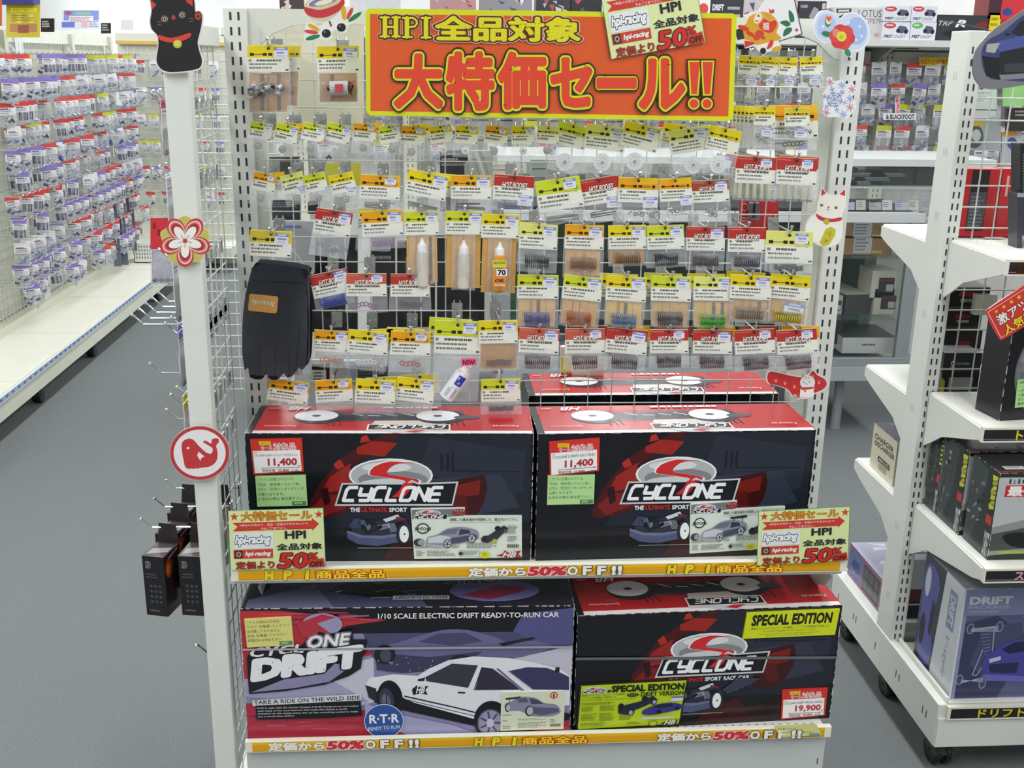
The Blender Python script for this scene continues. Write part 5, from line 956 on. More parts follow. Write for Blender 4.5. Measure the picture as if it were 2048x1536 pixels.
board('section_sign', (203, 46, 222, 67), 7.3, .01, '2a2628', 'small black section sign beyond the white information board', art=ar)
board('blank_card', (242, 40, 267, 60), 7.9, .003, 'e2e3e8', 'blank pale grey card beyond the second black sign')
board('section_sign', (-20, 0, 4, 52), 5.8, .01, 'c85a2c', 'orange board at the near end of the aisle gondola top')
board('carton_stack', (5, -20, 80, 10), 6.05, .1, '3a3a7c', 'dark blue box on top of the aisle gondola behind the poster', 'box')
# basket and red headed bag at the end of the base shelf
b = MB(); X0, X1, Y0, Y1, Z0 = -2.17, -1.98, 7.75, 7.95, .222
b.box(X0, X1, Y0, Y1, Z0, Z0+.006, 'ecece8')
for (xa, xb, ya, yb) in ((X0, X1, Y0, Y0+.004), (X0, X1, Y1-.004, Y1), (X0, X0+.004, Y0, Y1), (X1-.004, X1, Y0, Y1)): b.box(xa, xb, ya, yb, Z0, Z0+.14, 'ecece8')
bk = obj('plastic_basket', b, 'plastic', None, 'white slotted plastic basket at the far end of the base shelf', 'basket'); b = MB()
for i in range(9):
    for j in range(4): b.box(X0+.016+i*.019, X0+.025+i*.019, Y0-.001, Y0, Z0+.03+j*.026, Z0+.045+j*.026, '8f9088')
obj('vent_hole', b, 'rubber', bk, kind='stuff')
a = Art(mapY(4.6)); 
Z_ = thing('rear_rack', 'narrow cream wire rack behind the sale gondola, seen through the wing', 'display rack', PY(400, 500, 4.75)); xr0, xr1 = PY(352, 300, 4.75).x, PY(560, 300, 4.75).x
for x in (xr0, xr1): m = MB(); m.box(x-.015, x+.015, 4.74, 4.78, 0, 1.5, 'd6d8ce'); obj('upright', m, 'painted_metal', Z_)
wires(Z_, xr0, xr1, .2, 1.48, 4.74, 'x', r=.0022)
hb = MB(); hb.tube([(xr0, 4.735, PY(345, 437, 4.7).z), (PY(325, 437, 4.65).x, 4.6, PY(345, 437, 4.7).z)], .004, 'd9dcdf', 6); obj('side_arm', hb, 'chrome', Z_)
r = thing('wiper_pack', 'large clear bag with a red header hanging beside the flower cutout', 'packet', PY(333, 432, 4.6)); a.rslab(301, 436, 360, 498, .002, 'c8313a'); [a.rect(306+i*9, 446+(i*13) % 30, 312+i*9, 458+(i*13) % 30, '7a2430') for i in range(5)]; obj('header_card', a, 'print_gloss', r)
bag(mapY(4.6), 301, 356, 497, 572, .012, r, 9, 'milkybag', top=.0, col='e4e2ee'); b = Art(mapY(4.6)); b.rslab(304, 500, 352, 566, .004, 'b9b7c8'); [b.ell(312+i*12, 560, 6, 4, '4a4a58') for i in range(4)]; obj('goods', b, 'cloth', r)
hook(mapY(4.6), 331, 437, None, 'chrome hook carrying the large red headed bag', 'hooks of the aisle', .16)

# rack across the far end of the aisle
B_ = thing('far_rack', 'cream wire rack across the far end of the aisle', 'display rack', (-1.9, 8.9, 0))
xa, xb = PY(250, 300, 8.9).x, PY(470, 300, 8.9).x
m = MB(); m.box(xa, xb, 8.94, 8.96, 0, 1.75, 'd9dacc'); m.box(xa, xb, 8.5, 8.94, .12, .2, 'dcdccf'); m.box(xa, xb, 8.9, 8.94, 1.74, 1.8, 'dcdccf'); m.box(xa, xb, 8.895, 8.9, 1.72, 1.745, 'dcb45a'); obj('rack_back', m, 'painted_metal', B_)
wires(B_, xa, xb, .25, 1.7, 8.88, 'x', r=.0028, name='wire_grid')
for i, z in enumerate((1.60, 1.40, 1.20, 1.0, .8, .6)):
    x = xa+.08
    while x < xb-.04:
        k_ = rr.choice([(0, 'red topped'), (6, 'red topped'), (3, 'lime topped'), (4, 'white'), (2, 'purple topped')]); p = PROT[k_[0]*2+rr.randint(0, 1)]
        place(p, x, 8.8-rr.uniform(0, .04), z, rr.uniform(-.3, .3), 0, f'{nth((p[0], i, 8))} {p[0]} packet along the {ORD[i]} row of the far end rack', f'{p[0]} packets, {ORD[i]} row of the far end rack').name = 'far_rack_packet'; x += rr.uniform(.09, .13)  # the aisle wall's hanging packets again, under a separate name

# ================================================================== OUTER SIDE OF THE WING: hooks, packets and small black boxes
WX = -.424
def whook(Y, z, ln, lab, par=None):
    b = MB(); b.tube([(WX, Y, z), (WX-ln, Y, z), (WX-ln-.018, Y, z+.018)], .0022, 'dfe2e4', 6); b.lathe((WX-ln-.018, Y, z+.016), (-.6, 0, .8), [(0, .0005), (.001, .003), (.004, .0036), (.006, .0005)], 'f0f2f4', 8); b.box(WX-.004, WX, Y-.01, Y+.01, z-.02, z+.01, 'b4b7b8')
    return obj('display_hook', b, 'chrome', par, lab, 'hook', 'chrome hooks on the outside of the wing')
def wpk(Y, X, z, w, h, c1, c2, lab, grp, col='b9bbc2'):
    r = thing('hanging_packet', lab, 'packet', (X, Y, z), grp); a = Art(frame((X, Y, z+.006), (0, 1, 0), (0, 0, 1), .001), 1e-4)
    a.d = -.0006; a.rslab(-w/2, 0, w/2, 34, .001, 'e6e4ea'); a.rect(-w/2, 0, w/2, 15, c1); a.greek(-w*.4, 18, w*.4, 32, 2, '7a7884'); 
    a2 = Art(frame((X-.0008, Y, z+.006), (0, -1, 0), (0, 0, 1), .001), 1e-4); a2.rslab(-w/2, 0, w/2, 34, .0008, c1); a.v += a2.v; n0 = len(a.v)-len(a2.v); a.f += [[i+n0 for i in f] for f in a2.f]; a.c += a2.c
    obj('header_card', a, 'print_matte', r); bag(frame((X, Y, z+.006), (0, 1, 0), (0, 0, 1), .001), -w/2, w/2, 20, h, .006, r, int(h+Y*100), 'milkybag', top=.1)
    b = MB(); b.box(X-.003, X+.003, Y-w*.00038, Y+w*.00038, z-h*.00092, z-.042, c2); obj('goods', b, 'plastic', r, bevel=.002); return r
WROW = [('top', 1.57, 'c05a80', '7a6a74', 95), ('second', 1.44, 'd6d4dc', '8a8c90', 110), ('third', 1.30, 'e2e0e6', '5f6268', 120), ('fourth', 1.165, '8a78c4', '585a60', 105), ('fifth', 1.03, 'd2c83a', '66686a', 100), ('sixth', .93, 'b9cc3c', '9aa044', 80)]
for i, (nm, z, c1, c2, h) in enumerate(WROW):
    for j in range(5):
        Y = 1.93+j*.048
        if i < 5 or j > 2: wpk(Y, WX-.045-.012*(j % 2), z, 40, h, c1, c2, f'{ORD[j]} {["pink", "pale grey", "white", "purple", "yellow", "lime"][i]} topped packet behind the wing post, {nm} row', f'packets outside the wing, {nm} row')
        whook(Y, z, .052, f'{ORD[j]} chrome hook behind the wing post, {nm} packet row')
z = PY(345, 649, 1.93).z
for j in range(5): whook(1.93+j*.048, z, .11, ORD[j] + ' long bare chrome hook outside the wing level with the glove badge')
whook(1.93, PY(360, 746, 1.93).z, .085, 'lone chrome hook outside the wing below the long bare ones'); whook(1.93, PY(370, 838, 1.93).z, .062, 'chrome hook outside the wing just above the whale roundel'); whook(1.93, PY(400, 1306, 1.93).z, .04, 'lowest chrome hook outside the wing')
wpk(2.07, WX-.055, PY(350, 632, 2.0).z, 60, 150, '8270c0', '8f90b8', 'long purple topped packet hanging outside the wing behind the bare hooks', 'packets outside the wing, purple')
wpk(1.97, WX-.03, PY(380, 845, 1.97).z, 50, 60, 'b6cc34', 'aabf3c', 'lime green packet by the hook above the whale roundel', 'packets outside the wing, lime')
hb = MB()
for z in (1.60, 1.40, 1.20, 1.0, .8, .6): hb.tube([(xa+.05, 8.87, z), (xb-.02, 8.87, z)], .003, 'd0d2d4', 4); [hb.tube([(xa+.08+q*.1, 8.88, z), (xa+.08+q*.1, 8.74, z)], .003, 'd0d2d4', 4) for q in range(int((xb-xa-.1)/.1))]
obj('hook_row', hb, 'chrome', B_, kind='stuff')
def blackbox(X, Y, ztop, yaw, lab):
    w, d, h = .044, .064, .125; r, fm, tm, lm = carton('servo_box', lab, (X, Y, ztop-h), yaw, w, d, h, '1b191d', '3a3436', None, 'small black boxes outside the wing', 'carton', False)
    a = Art(fm, 8e-5); a.rect(0, 0, 44, 125, '1d1b20'); a.otext('KO', 6, 12, 16, 24, [(.1, 'b8b4b4'), (.04, '2a2628')], .3)
    for q in range(4): [a.ell(14+p*9, 62+q*11, 3.2, 3.2, '4a474c', n=10) for p in range(3)]
    a.greek(6, 36, 34, 48, 2, '56525a'); a.greek(6, 112, 38, 120, 1, '6a5a54'); obj('front_print', a, 'print_gloss', r)
    c, s_ = math.cos(math.radians(yaw)), math.sin(math.radians(yaw)); a = Art(frame((X+w*c, Y+w*s_, ztop), (-s_, c, 0), (0, 0, 1), .001), 8e-5); a.rect(0, 0, 64, 125, '221a1c'); a.poly([(5, 5), (60, 0), (62, 40), (20, 60)], '3a2020'); a.ell(18, 30, 14, 20, '8a3a1c'); a.ell(16, 32, 8, 12, 'c4602c'); a.poly([(10, 60), (50, 80), (30, 110)], '301c20'); a.line([(20, 10), (55, 4)], 3, 'a8a4a4'); obj('side_print', a, 'print_gloss', r)
    # hanging tab standing up from the back edge
    b = MB(); Bk = Vector((X, Y, 0))+Vector((-s_, c, 0))*d; Ux = Vector((c, s_, 0)); b.prism([Bk+Vector((0, 0, ztop)), Bk+Ux*w+Vector((0, 0, ztop)), Bk+Ux*w*.9+Vector((0, 0, ztop+.04)), Bk+Ux*w*.1+Vector((0, 0, ztop+.04))], Vector((-s_, c, 0))*.001, '2c2426'); obj('hang_tab', b, 'carton', r)
    a = Art(tm, 8e-5); a.rect(3, 6, 41, 60, '4c4648'); a.poly([(4, 30), (40, 20), (40, 40), (4, 55)], '9a9496'); obj('top_print', a, 'print_gloss', r); return r
zh = PY(300, 1060, 1.95).z
for j, (Y, lab) in enumerate(((1.90, 'in front'), (2.0, 'in the middle'), (2.10, 'at the back'))):
    z = zh - (0, 0, 0)[j]; whook(Y+.062, z, .135, f'chrome hook outside the wing carrying small black boxes {lab}')
    blackbox(WX-.142, Y, z-.03, -14, f'small black boxed part hanging outside the wing {lab}, outer of the pair'); blackbox(WX-.074, Y-.004, z-.03, -8, f'small black boxed part hanging outside the wing {lab}, nearer the post')

# ================================================================== GOODS SEEN THROUGH THE GRID (far side of the sale gondola)
def pack(px, Y, col, label, cat='packet', art=None, th=.02, name='hanging_pack', finish='print_gloss', group='packs on the far side of the grid'):
    x0, y0, x1, y1 = px; m = mapY(Y); a = Art(m); a.rslab(x0, y0, x1, y1, th, col)
    if art: art(a, x0, y0, x1, y1)
    return obj(name, a, finish, None, label, cat, group, bevel=.003)
def tyres(a, x0, y0, x1, y1):
    for q in range(3): a.ell((x0+x1)/2, y0+(y1-y0)*(.2+.3*q), (x1-x0)*.4, (y1-y0)*.13, '2c2c34'); a.ell((x0+x1)/2, y0+(y1-y0)*(.2+.3*q), (x1-x0)*.2, (y1-y0)*.06, '14141a')
Yb = 2.30
def txt(a, x0, y0, x1, y1): a.greek(x0+3, y0+4, x1-3, y0+(y1-y0)*.3, 3, '9a9aa2', .4); a.rect(x0+3, y0+(y1-y0)*.5, x1-4, y0+(y1-y0)*.56, '3c3a44')
pack((620, 470, 716, 660), Yb+.06, '1e1e24', 'black hanging pack behind the grid next to the gloves', art=tyres)
pack((742, 470, 792, 655), Yb, '222027', 'narrow black hanging pack behind the purple ring packet', art=txt)
pack((795, 480, 870, 650), Yb+.05, '1d1d22', 'black hanging pack behind the grid left of the oil bottles', art=tyres)
pack((874, 470, 968, 662), Yb, '202229', 'black hanging pack behind the grid between the oil bottles', art=tyres)
def pc(a, x0, y0, x1, y1): a.greek(x0+20, y0+10, x1-20, y0+60, 3, 'd8d8c2', .4); a.ell((x0+x1)/2+20, y0+60, 40, 26, 'dcd9c8'); a.rect(x0+4, y0+4, x1-4, y0+8, 'cfccb8')
pack((512, 42, 728, 248), Yb+.1, 'd3d0bc', 'large pale cream card panel behind the grid in the upper corner', 'panel', pc, th=.004, name='card_panel')
pack((652, 326, 722, 372), Yb, 'd6d04a', 'plain yellow card behind the rod packets', 'card', th=.002)
pack((524, 312, 600, 350), Yb+.05, '4a4644', 'dark brown pack behind the first gear packets', art=txt)
pack((540, 398, 602, 452), Yb+.05, '34343c', 'charcoal pack behind the first rod row packets', art=txt)
def wp(a, x0, y0, x1, y1): a.poly(sm([(x0+10, y0+10), (x1-5, y0+20), (x1-10, y1-10), (x0+30, y1-30)], 3), 'b4b8c0'); a.rect(x0+20, y0+8, x0+60, y0+14, '7a88c0'); a.line([(x0+30, y0+40), (x1-20, y1-20)], 3, 'dfe2e8')
pack((545, 440, 630, 545), Yb, 'c2c5ca', 'clear blister pack with grey curved parts behind the gloves', art=wp)
pack((618, 400, 640, 425), Yb, '2a2436', 'tiny dark violet pack behind the red topped packet', art=txt)
pack((880, 300, 935, 420), Yb+.05, '34323a', 'dark pack behind the grid under the gear row', art=txt)
pack((970, 325, 1035, 350), Yb+.1, 'e0dcda', 'white box lid behind the red topped rod packet', art=txt)
def si(a, x0, y0, x1, y1): [a.line([(x0+q*9, y0+4), (x0+q*9+14, y1-4)], 3, ('e8eaee', '8f969c')[q % 2]) for q in range(4)]
pack((935, 300, 985, 352), Yb+.02, 'b4b8bc', 'silver foil pack behind the sixth rod row packet', art=si)
pack((1060, 318, 1130, 352), Yb+.2, '9aa8a4', 'grey green pack behind the grid under the first spur gear', art=txt)
pack((625, 715, 662, 762), Yb, 'c4c2b8', 'white and black labelled pack behind the orange ring packet', art=lambda a, x0, y0, x1, y1: (a.rect(x0+1, y0+8, x1-8, y0+20, '201e22'), a.rect(x1-8, y0+6, x1-1, y1-2, '4a2428'), a.greek(x0+4, y0+24, x1-12, y1-4, 3, '4a4846')))
pack((664, 718, 715, 765), Yb+.05, 'b4bcc0', 'pale blue grey pack behind the clear ring packet', art=wp)
pack((716, 728, 776, 762), Yb, '55565c', 'dark grey pack behind the clear ring packet', art=txt)
pack((1120, 690, 1205, 768), Yb+.06, 'd8d4c8', 'small printed card pack behind the second red spring packet', art=lambda a, x0, y0, x1, y1: (a.rect(x0, y0+20, x0+20, y0+50, 'c8c23a'), a.rect(x0, y0+50, x0+22, y1, 'c05a44'), a.rect(x0+20, y1-20, x1, y1-12, '7a8a6a')))
r = thing('battery_card', 'red blister card of batteries behind the grid below the sleeve packets', 'batteries', PY(1516, 402, 2.3), 'packs on the far side of the grid')
a = Art(mapY(2.3)); a.rslab(1478, 402, 1556, 462, .003, 'b8242c'); a.ell(1489, 414, 7, 8, 'd8b0a8'); a.ell(1489, 414, 5.5, 6.5, 'b8242c'); a.greek(1480, 428, 1500, 452, 4, 'd89890'); a.rect(1500, 404, 1518, 440, '7f8086'); obj('card', a, 'print_gloss', r)
b = MB()
for x in (1503, 1514): P0 = PY(x, 404, 2.285); b.lathe(P0, (0, 0, -1), [(0, .0035), (.002, .0035), (.002, .0055), (.034, .0055), (.034, .0002)], ['c8cacc', 'b0b2b6', '6c6e7c', 'b0b2b6'], 10)
obj('battery', b, 'steel', r)
pack((1472, 455, 1556, 462), 2.31, '5a2428', 'thin dark red tray under the battery card', 'tray', th=.03)
# ================================================================== GLASS SHOWCASE (right background)
Q = thing('glass_showcase', 'grey framed glass showcase standing behind the sale gondola', 'showcase', (1.2, 4.85, 0))
X0, X1, Y0, Y1 = .25, 2.13, 4.6, 5.1; ALU = '8a9092'
for x in (X0, X1-.06):
    for y in (Y0, Y1-.03): m = MB(); m.box(x, x+.06, y, y+.03, .27, 1.03, ALU); obj('frame_post', m, 'painted_metal', Q, bevel=.002)
m = MB()
for y in (Y0-.003, Y1-.027): m.box(X0, X1, y, y+.03, .99, 1.035, 'c3c8c8'); m.box(X0, X1, y, y+.03, .335, .375, '8c9294')
m.box(X0, X0+.03, Y0, Y1, .99, 1.035, 'c3c8c8'); m.box(X1-.03, X1, Y0, Y1, .99, 1.035, 'c3c8c8'); obj('frame_rail', m, 'painted_metal', Q, bevel=.002)
m = MB(); m.box(X0, X1, Y0-.01, Y1, .27, .335, 'a2a8aa'); obj('plinth', m, 'painted_metal', Q)
m = MB(); m.box(X0+.03, X1-.03, Y1-.02, Y1-.015, .37, 1.0, '363e3c'); obj('back_panel', m, 'plastic', Q)
m = MB(); m.box(X0+.06, X1-.06, Y0+.008, Y0+.012, .37, .99, '5f706a'); m.box(X1-.035, X1-.031, Y0+.03, Y1-.03, .37, .99, '5f706a'); obj('glass_pane', m, 'glassdark', Q)
zs = [PY(1760, 500, 4.85).z, PY(1760, 618, 4.85).z]
for z in zs: m = MB(); m.box(X0+.06, X1-.06, Y0+.04, Y1-.03, z-.006, z, '5f7a70'); obj('glass_shelf', m, 'glassdark', Q)
for x in (X0+.15, 1.865):
    for y in (4.70, 5.0): m = MB(); m.lathe((x, y, 0), (0, 0, 1), [(0, .0002), (0, .024), (.01, .026), (.01, .022), (.28, .022)], '8d9296', 14); obj('leg', m, 'painted_metal', Q)
# upper glass counter
m = MB(); m.box(X0, X1+.3, 4.62, 5.1, 1.232, 1.262, 'c9cecd'); m.box(X0, X1+.3, 4.62, 4.64, 1.0, 1.012, 'c9cecd'); m.box(X0, X1+.3, 4.64, 5.1, 1.135, 1.141, 'c4cdc8'); obj('counter_frame', m, 'painted_metal', Q)
m = MB(); m.box(X0, X1+.3, 4.622, 4.626, 1.04, 1.232, 'b8c4be'); obj('counter_glass', m, 'glass', Q)
# boxes inside
def bpx(name, px, Y, d, side, top, label, art=None, cat='box', group=None, z=None, yaw=0, fin_='carton'):
    """box whose front face covers the given pixel box on the plane Y"""
    x0, y0, x1, y1 = px; a_, b_ = PY(x0, y1, Y), PY(x1, y1, Y); h = PY(x0, y0, Y).z-a_.z; zz = a_.z if z is None else z
    if z is not None: h = PY((x0+x1)/2, y0, Y).z - z
    r, fm, tm, lm = carton(name, label, (a_.x, Y, zz), yaw, b_.x-a_.x, d, h, side, top, None, group, fin_, False, cat)
    if art: a = Art(quad(lambda x, y, dd: fm(x, y, dd), (0, 0), ((b_.x-a_.x)*1000, 0), (0, h*1000), x1-x0, y1-y0), 8e-5); art(a, x1-x0, y1-y0); obj('front_print', a, 'print_gloss', r)
    return r, tm, lm
GI = 'boxes inside the glass showcase'
def lb(a, w, h): a.rect(w*.25, 2, w*.6, h-2, 'c6cacc'); a.greek(w*.28, 4, w*.57, h-4, 4, '7a7c84'); a.rect(w*.62, h-6, w*.8, h-3, 'c8c83c')
bpx('brown_carton', (1680, 472, 1784, 500), 4.72, .25, 'a5825c', 'b8946a', 'brown carton at the bottom of the pair in the showcase', lb, group=GI, z=zs[0])
bpx('brown_carton', (1680, 443, 1784, 471), 4.72, .25, 'a5825c', 'd9d6c8', 'brown carton at the top of the pair in the showcase', lb, group=GI, z=zs[0]+.075)
def wl(a, w, h): a.rect(w*.3, h*.25, w*.95, h*.8, '4a3c40'); a.rect(w*.62, h*.5, w*.92, h*.76, 'c8c6c8'); a.rect(w*.33, h*.3, w*.9, h*.4, '7a3a40')
bpx('white_carton', (1747, 578, 1793, 612), 4.74, .2, 'dad8c6', 'dad8c6', 'lower white carton with a dark label in the showcase', wl, group=GI, z=zs[1])
bpx('white_carton', (1742, 542, 1790, 577), 4.74, .16, 'dcdac8', 'e2e0d0', 'upper white carton with a dark label in the showcase', wl, group=GI, z=zs[1]+.078)
bpx('long_carton', (1690, 590, 1742, 618), 4.74, .3, '4a4a4c', 'd6d4cc', 'long white topped grey carton in the showcase', group=GI, z=zs[1], yaw=8)
bpx('power_pack', (1652, 592, 1684, 616), 4.74, .2, 'b9bac0', 'c9cad0', 'pale grey power pack on the middle showcase shelf', wl, group=GI, z=zs[1])
bpx('parts_tray', (1683, 675, 1790, 708), 4.68, .26, 'd6dad8', '4a4c50', 'wide white tray of black parts at the bottom of the showcase', lambda a, w, h: a.greek(w*.36, h*.4, w*.62, h*.55, 1, '6a6e74', .8), group=GI, z=.376)
bpx('dark_carton', (1640, 640, 1680, 706), 4.75, .25, '24262a', '3a3c40', 'dark carton at the bottom of the showcase beside the tray', lambda a, w, h: a.rect(4, h-12, w-3, h-2, 'a9acae'), group=GI, z=.376)
for i, (x0, y0, x1, y1, c) in enumerate(((1000, 470, 1080, 500, '3a4440'), (1085, 560, 1140, 612, '2c322e'), (1010, 600, 1070, 615, '3c5a3c'), (1230, 570, 1290, 612, '4a4c54'), (1440, 575, 1500, 612, '3a3c44'), (1330, 465, 1400, 500, '5a5c60'), (1190, 660, 1280, 706, '3a3e42'), (1400, 670, 1480, 706, '6a6e70'), (1520, 575, 1590, 612, '2e3034'))):
    bpx('dark_carton', (x0, y0, x1, y1), 4.75, .22, c, c, f'{ORD[i]} dim carton in the showcase half hidden by the sale packets', group=GI, z=(zs[0] if y1 < 520 else zs[1] if y1 < 640 else .376))
# things on the glass counter
CN_ = 'boxes on the glass counter'
def blk(a, w, h): a.greek(w*.5, h*.2, w*.9, h*.6, 3, '4c5c3c', .5); a.ell(w*.15, h*.35, 3, 3, '7a3030')
for i, (x0, x1) in enumerate(((1762, 1826), (1830, 1866), (1900, 1940), (1700, 1712))): bpx('black_carton', (x0, 336, x1, 372), 4.72, .2, '24272a', '2e3236', f'black carton under the glass counter, {ORD[i]} beyond the silver trays', blk, group=CN_, z=1.142)
for i in range(6):
    x, y = (1672, 1700, 1736, 1690, 1730, 1765)[i], (362, 352, 358, 342, 346, 366)[i]; P_ = PY(x, y, 4.75); b = MB(); zt = 1.142+.018*(i//2)+.003
    P = [(P_.x-.09, 4.68), (P_.x+.07, 4.68), (P_.x+.10, 4.86), (P_.x-.06, 4.86)]; b.prism([(u, v, zt) for u, v in P], (0, 0, .012), '6f7a80'); b.prism([(u*.9+P_.x*.1, v*.9+.477, zt+.012) for u, v in P], (0, 0, .003), 'b4bfc4'); obj('parts_tray', b, 'steel', None, ORD[i] + ' shallow grey steel tray lying under the glass counter', 'tray', 'steel trays under the glass counter')
for i in range(9):  # pale cards stand in for whitish reflections in the counter glass
    x = 1660+i*26; board('reflection_card', (x, 400+(i % 2)*4, x+18+(i*5) % 9, 420), 4.68, .002, ('dfe2e8', 'c4cbe0', 'd8d4cc', 'b8bcc4')[i % 4], f'pale card standing for a reflection in the counter glass, {ORD[i]} beyond the slotted upright', 'card', 'painted reflections in the counter', art=lambda a, x=x: a.greek(x+2, 404, x+16, 416, 3, '7a80a0'))

# ================================================================== BACK WALL RACK with packets and the shelf of boxes over it
K = thing('wall_rack', 'cream slotted wall rack of hanging parts along the back', 'display rack', (1.2, 5.7, 0))
xa, xb = PY(480, 200, 5.7).x, PY(2160, 200, 5.7).x; zt = PY(1800, 108, 5.65).z
m = MB(); m.box(xa, xb, 5.68, 5.70, .1, zt+.02, 'd9d9d6'); m.box(xa, xb, 5.6, 5.68, zt-.05, zt+.01, 'e3e3d2'); obj('rack_back', m, 'painted_metal', K)
for px in (600, 820, 1040, 1260, 1500, 1762): x = PY(px, 250, 5.6).x; u = MB(); u.box(x-.035, x+.035, 5.58, 5.62, .1, zt, 'dcdccb'); uo = obj('upright', u, 'painted_metal', K); k = MB(); slotface(k, x-.035, x+.035, 5.58, .9, zt); obj('slot', k, 'rubber', uo, kind='stuff')
wires(K, xa, xb, .9, zt-.06, 5.62, 'x', r=.0022, name='wire_grid')
r6 = random.Random(9); LK = [0, 1, 3, 4, 4, 4, 2, 6]
zr = [PY(1800, y, 5.5).z for y in (126, 168, 210, 252, 292)]
for i, z in enumerate(zr):
    x = xa+.1
    while x < xb-.05:
        px_hide = False; p = PROT[r6.choice(LK)*2+r6.randint(0, 1)]
        place(p, x, 5.52-r6.uniform(0, .05), z, r6.uniform(-.25, .25), r6.uniform(-.06, .06), f'{nth((p[0], i, 9))} {p[0]} packet along the {ORD[i]} row of the back wall rack', f'{p[0]} packets, {ORD[i]} row of the back wall rack').name = 'wall_rack_packet'; x += r6.uniform(.085, .12) if x > 1.5 else r6.uniform(.26, .38)  # bagged packets copied from the aisle wall set, not blister packs
board('camera_notice', (1838, 115, 1902, 131), 5.5, .004, 'e0b81c', 'yellow notice strip on the top edge of the back wall rack', art=lambda a: a.text('防犯カメラ作動中', 1841, 118, 1896, 128, 'a8501c', .02))
a = Art(mapY(5.44)); a.rslab(1790, 196, 1799, 230, .003, 'e8e6e8'); a.text('TXEN', 1791, 198, 1798, 228, 'cf3040', .05); obj('vertical_tag', a, 'print_matte', None, 'white vertical tag with red letters on the back wall rack', 'tag')
a = Art(mapY(5.43)); a.rslab(1766, 226, 1832, 240, .003, 'dcdce2'); a.text('& BLACKFOOT', 1772, 229, 1828, 238, '2a2a34', .03); obj('name_strip', a, 'print_matte', None, 'white name strip with black letters on the back wall rack', 'tag')
hb = MB()
for z in zr: hb.tube([(xa+.05, 5.6, z), (xb-.05, 5.6, z)], .003, 'd0d2d4', 4); [hb.tube([(xa+.1+q*.1, 5.62, z), (xa+.1+q*.1, 5.45, z)], .0025, 'd0d2d4', 4) for q in range(int((xb-xa-.2)/.1))]
obj('hook_row', hb, 'chrome', K, kind='stuff')
for nm_, src in PROT:
    if src not in used: [bpy.data.objects.remove(ch) for ch in list(src.children)]; used.add(src); bpy.data.objects.remove(src)
# long shelf over the rack
zs_ = PY(1830, 80, 5.3).z
SH = thing('wall_shelf', 'dark underside long wall shelf carrying model boxes over the back rack', 'shelf', (1.2, 5.5, zs_))
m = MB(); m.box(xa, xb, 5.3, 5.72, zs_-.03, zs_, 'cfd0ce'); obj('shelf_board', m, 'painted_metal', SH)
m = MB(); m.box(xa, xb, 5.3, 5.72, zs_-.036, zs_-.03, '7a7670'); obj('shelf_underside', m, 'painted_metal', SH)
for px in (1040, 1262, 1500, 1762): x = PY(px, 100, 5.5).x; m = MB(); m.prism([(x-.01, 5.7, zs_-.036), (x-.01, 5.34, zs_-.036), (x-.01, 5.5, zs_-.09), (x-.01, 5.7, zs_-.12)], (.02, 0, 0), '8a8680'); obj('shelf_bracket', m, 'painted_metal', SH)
m = MB(); m.box(xa, xb, 5.72, 5.74, zs_-.05, 2.6, 'e6e8e8'); [m.box(xa, xb, 5.712, 5.72, z, z+.004, 'c4c6c6') for z in (2.0, 2.2, 2.4)]; obj('shelf_back', m, 'painted_metal', SH)
TG = 'model boxes on the wall shelf'
def lotus(a, w, h): a.rect(0, 0, w, h, 'd3d2d2'); a.text('LOTUS', w*.5, 4, w*.98, h*.3, '5a5658', 0); a.text('TYPE79', w*.62, h*.34, w*.98, h*.5, '6a6668', 0); a.poly([(4, 3), (34, 2), (34, 10), (5, 11)], '3a3a3c'); a.poly([(8, 5), (30, 4), (30, 8), (8, 9)], 'd3d2d2'); a.poly([(10, 18), (30, 8), (44, 12), (40, 24), (18, 28)], '4a4448'); a.ell(42, 20, 6, 6, '2a282c'); a.rect(w-13, h-12, w-3, h-5, 'c8a0a8'); a.greek(w*.6, h*.6, w*.85, h*.9, 4, 'a8a6a8')
bpx('model_box', (1663, 15, 1760, 76), 5.34, .14, 'c9c8c8', 'd9d8d8', 'wide white and grey model box with a drawing behind the camellia cloud', lotus, group=TG, z=zs_)
def m07(col):
    def f(a, w, h): a.rect(0, 0, w, h, 'dfe0ea'); a.ell(w*.26, h*.2, w*.22, h*.17, col); a.greek(w*.12, h*.14, w*.4, h*.26, 1, 'f0e8ea', .7); a.poly([(w*.48, h*.5), (w*.6, h*.2), (w*.85, h*.25), (w*.95, h*.5), (w*.7, h*.66)], '5a6078'); a.ell(w*.58, h*.5, 4, 4, '2c2e3a'); a.ell(w*.86, h*.54, 4, 4, '2c2e3a'); a.text('M07', w*.08, h*.72, w*.38, h*.9, '22222c', .03, .2); a.text('CONCEPT', w*.4, h*.74, w*.86, h*.9, '4a4c5a', 0, .2)
    return f
zh_ = (PY(1800, 43, 5.34).z-zs_)
for i, (x0, y0, x1, y1, c, lv, nm) in enumerate(((1763, 44, 1818, 77, 'cc4a52', 0, 'lower white chassis box next to the wide grey model box'), (1819, 44, 1870, 77, '68b468', 0, 'lower white chassis box with a green oval'), (1765, 12, 1820, 43, 'cc4a52', 1, 'upper white chassis box next to the wide grey model box'), (1821, 12, 1873, 43, 'cc4a52', 1, 'upper white chassis box stacked on the green oval one'))):
    bpx('chassis_box', (x0, y0, x1, y1), 5.32, .12, 'c9cad4', 'dcdde4', nm, m07(c), group=TG, z=zs_+lv*zh_)
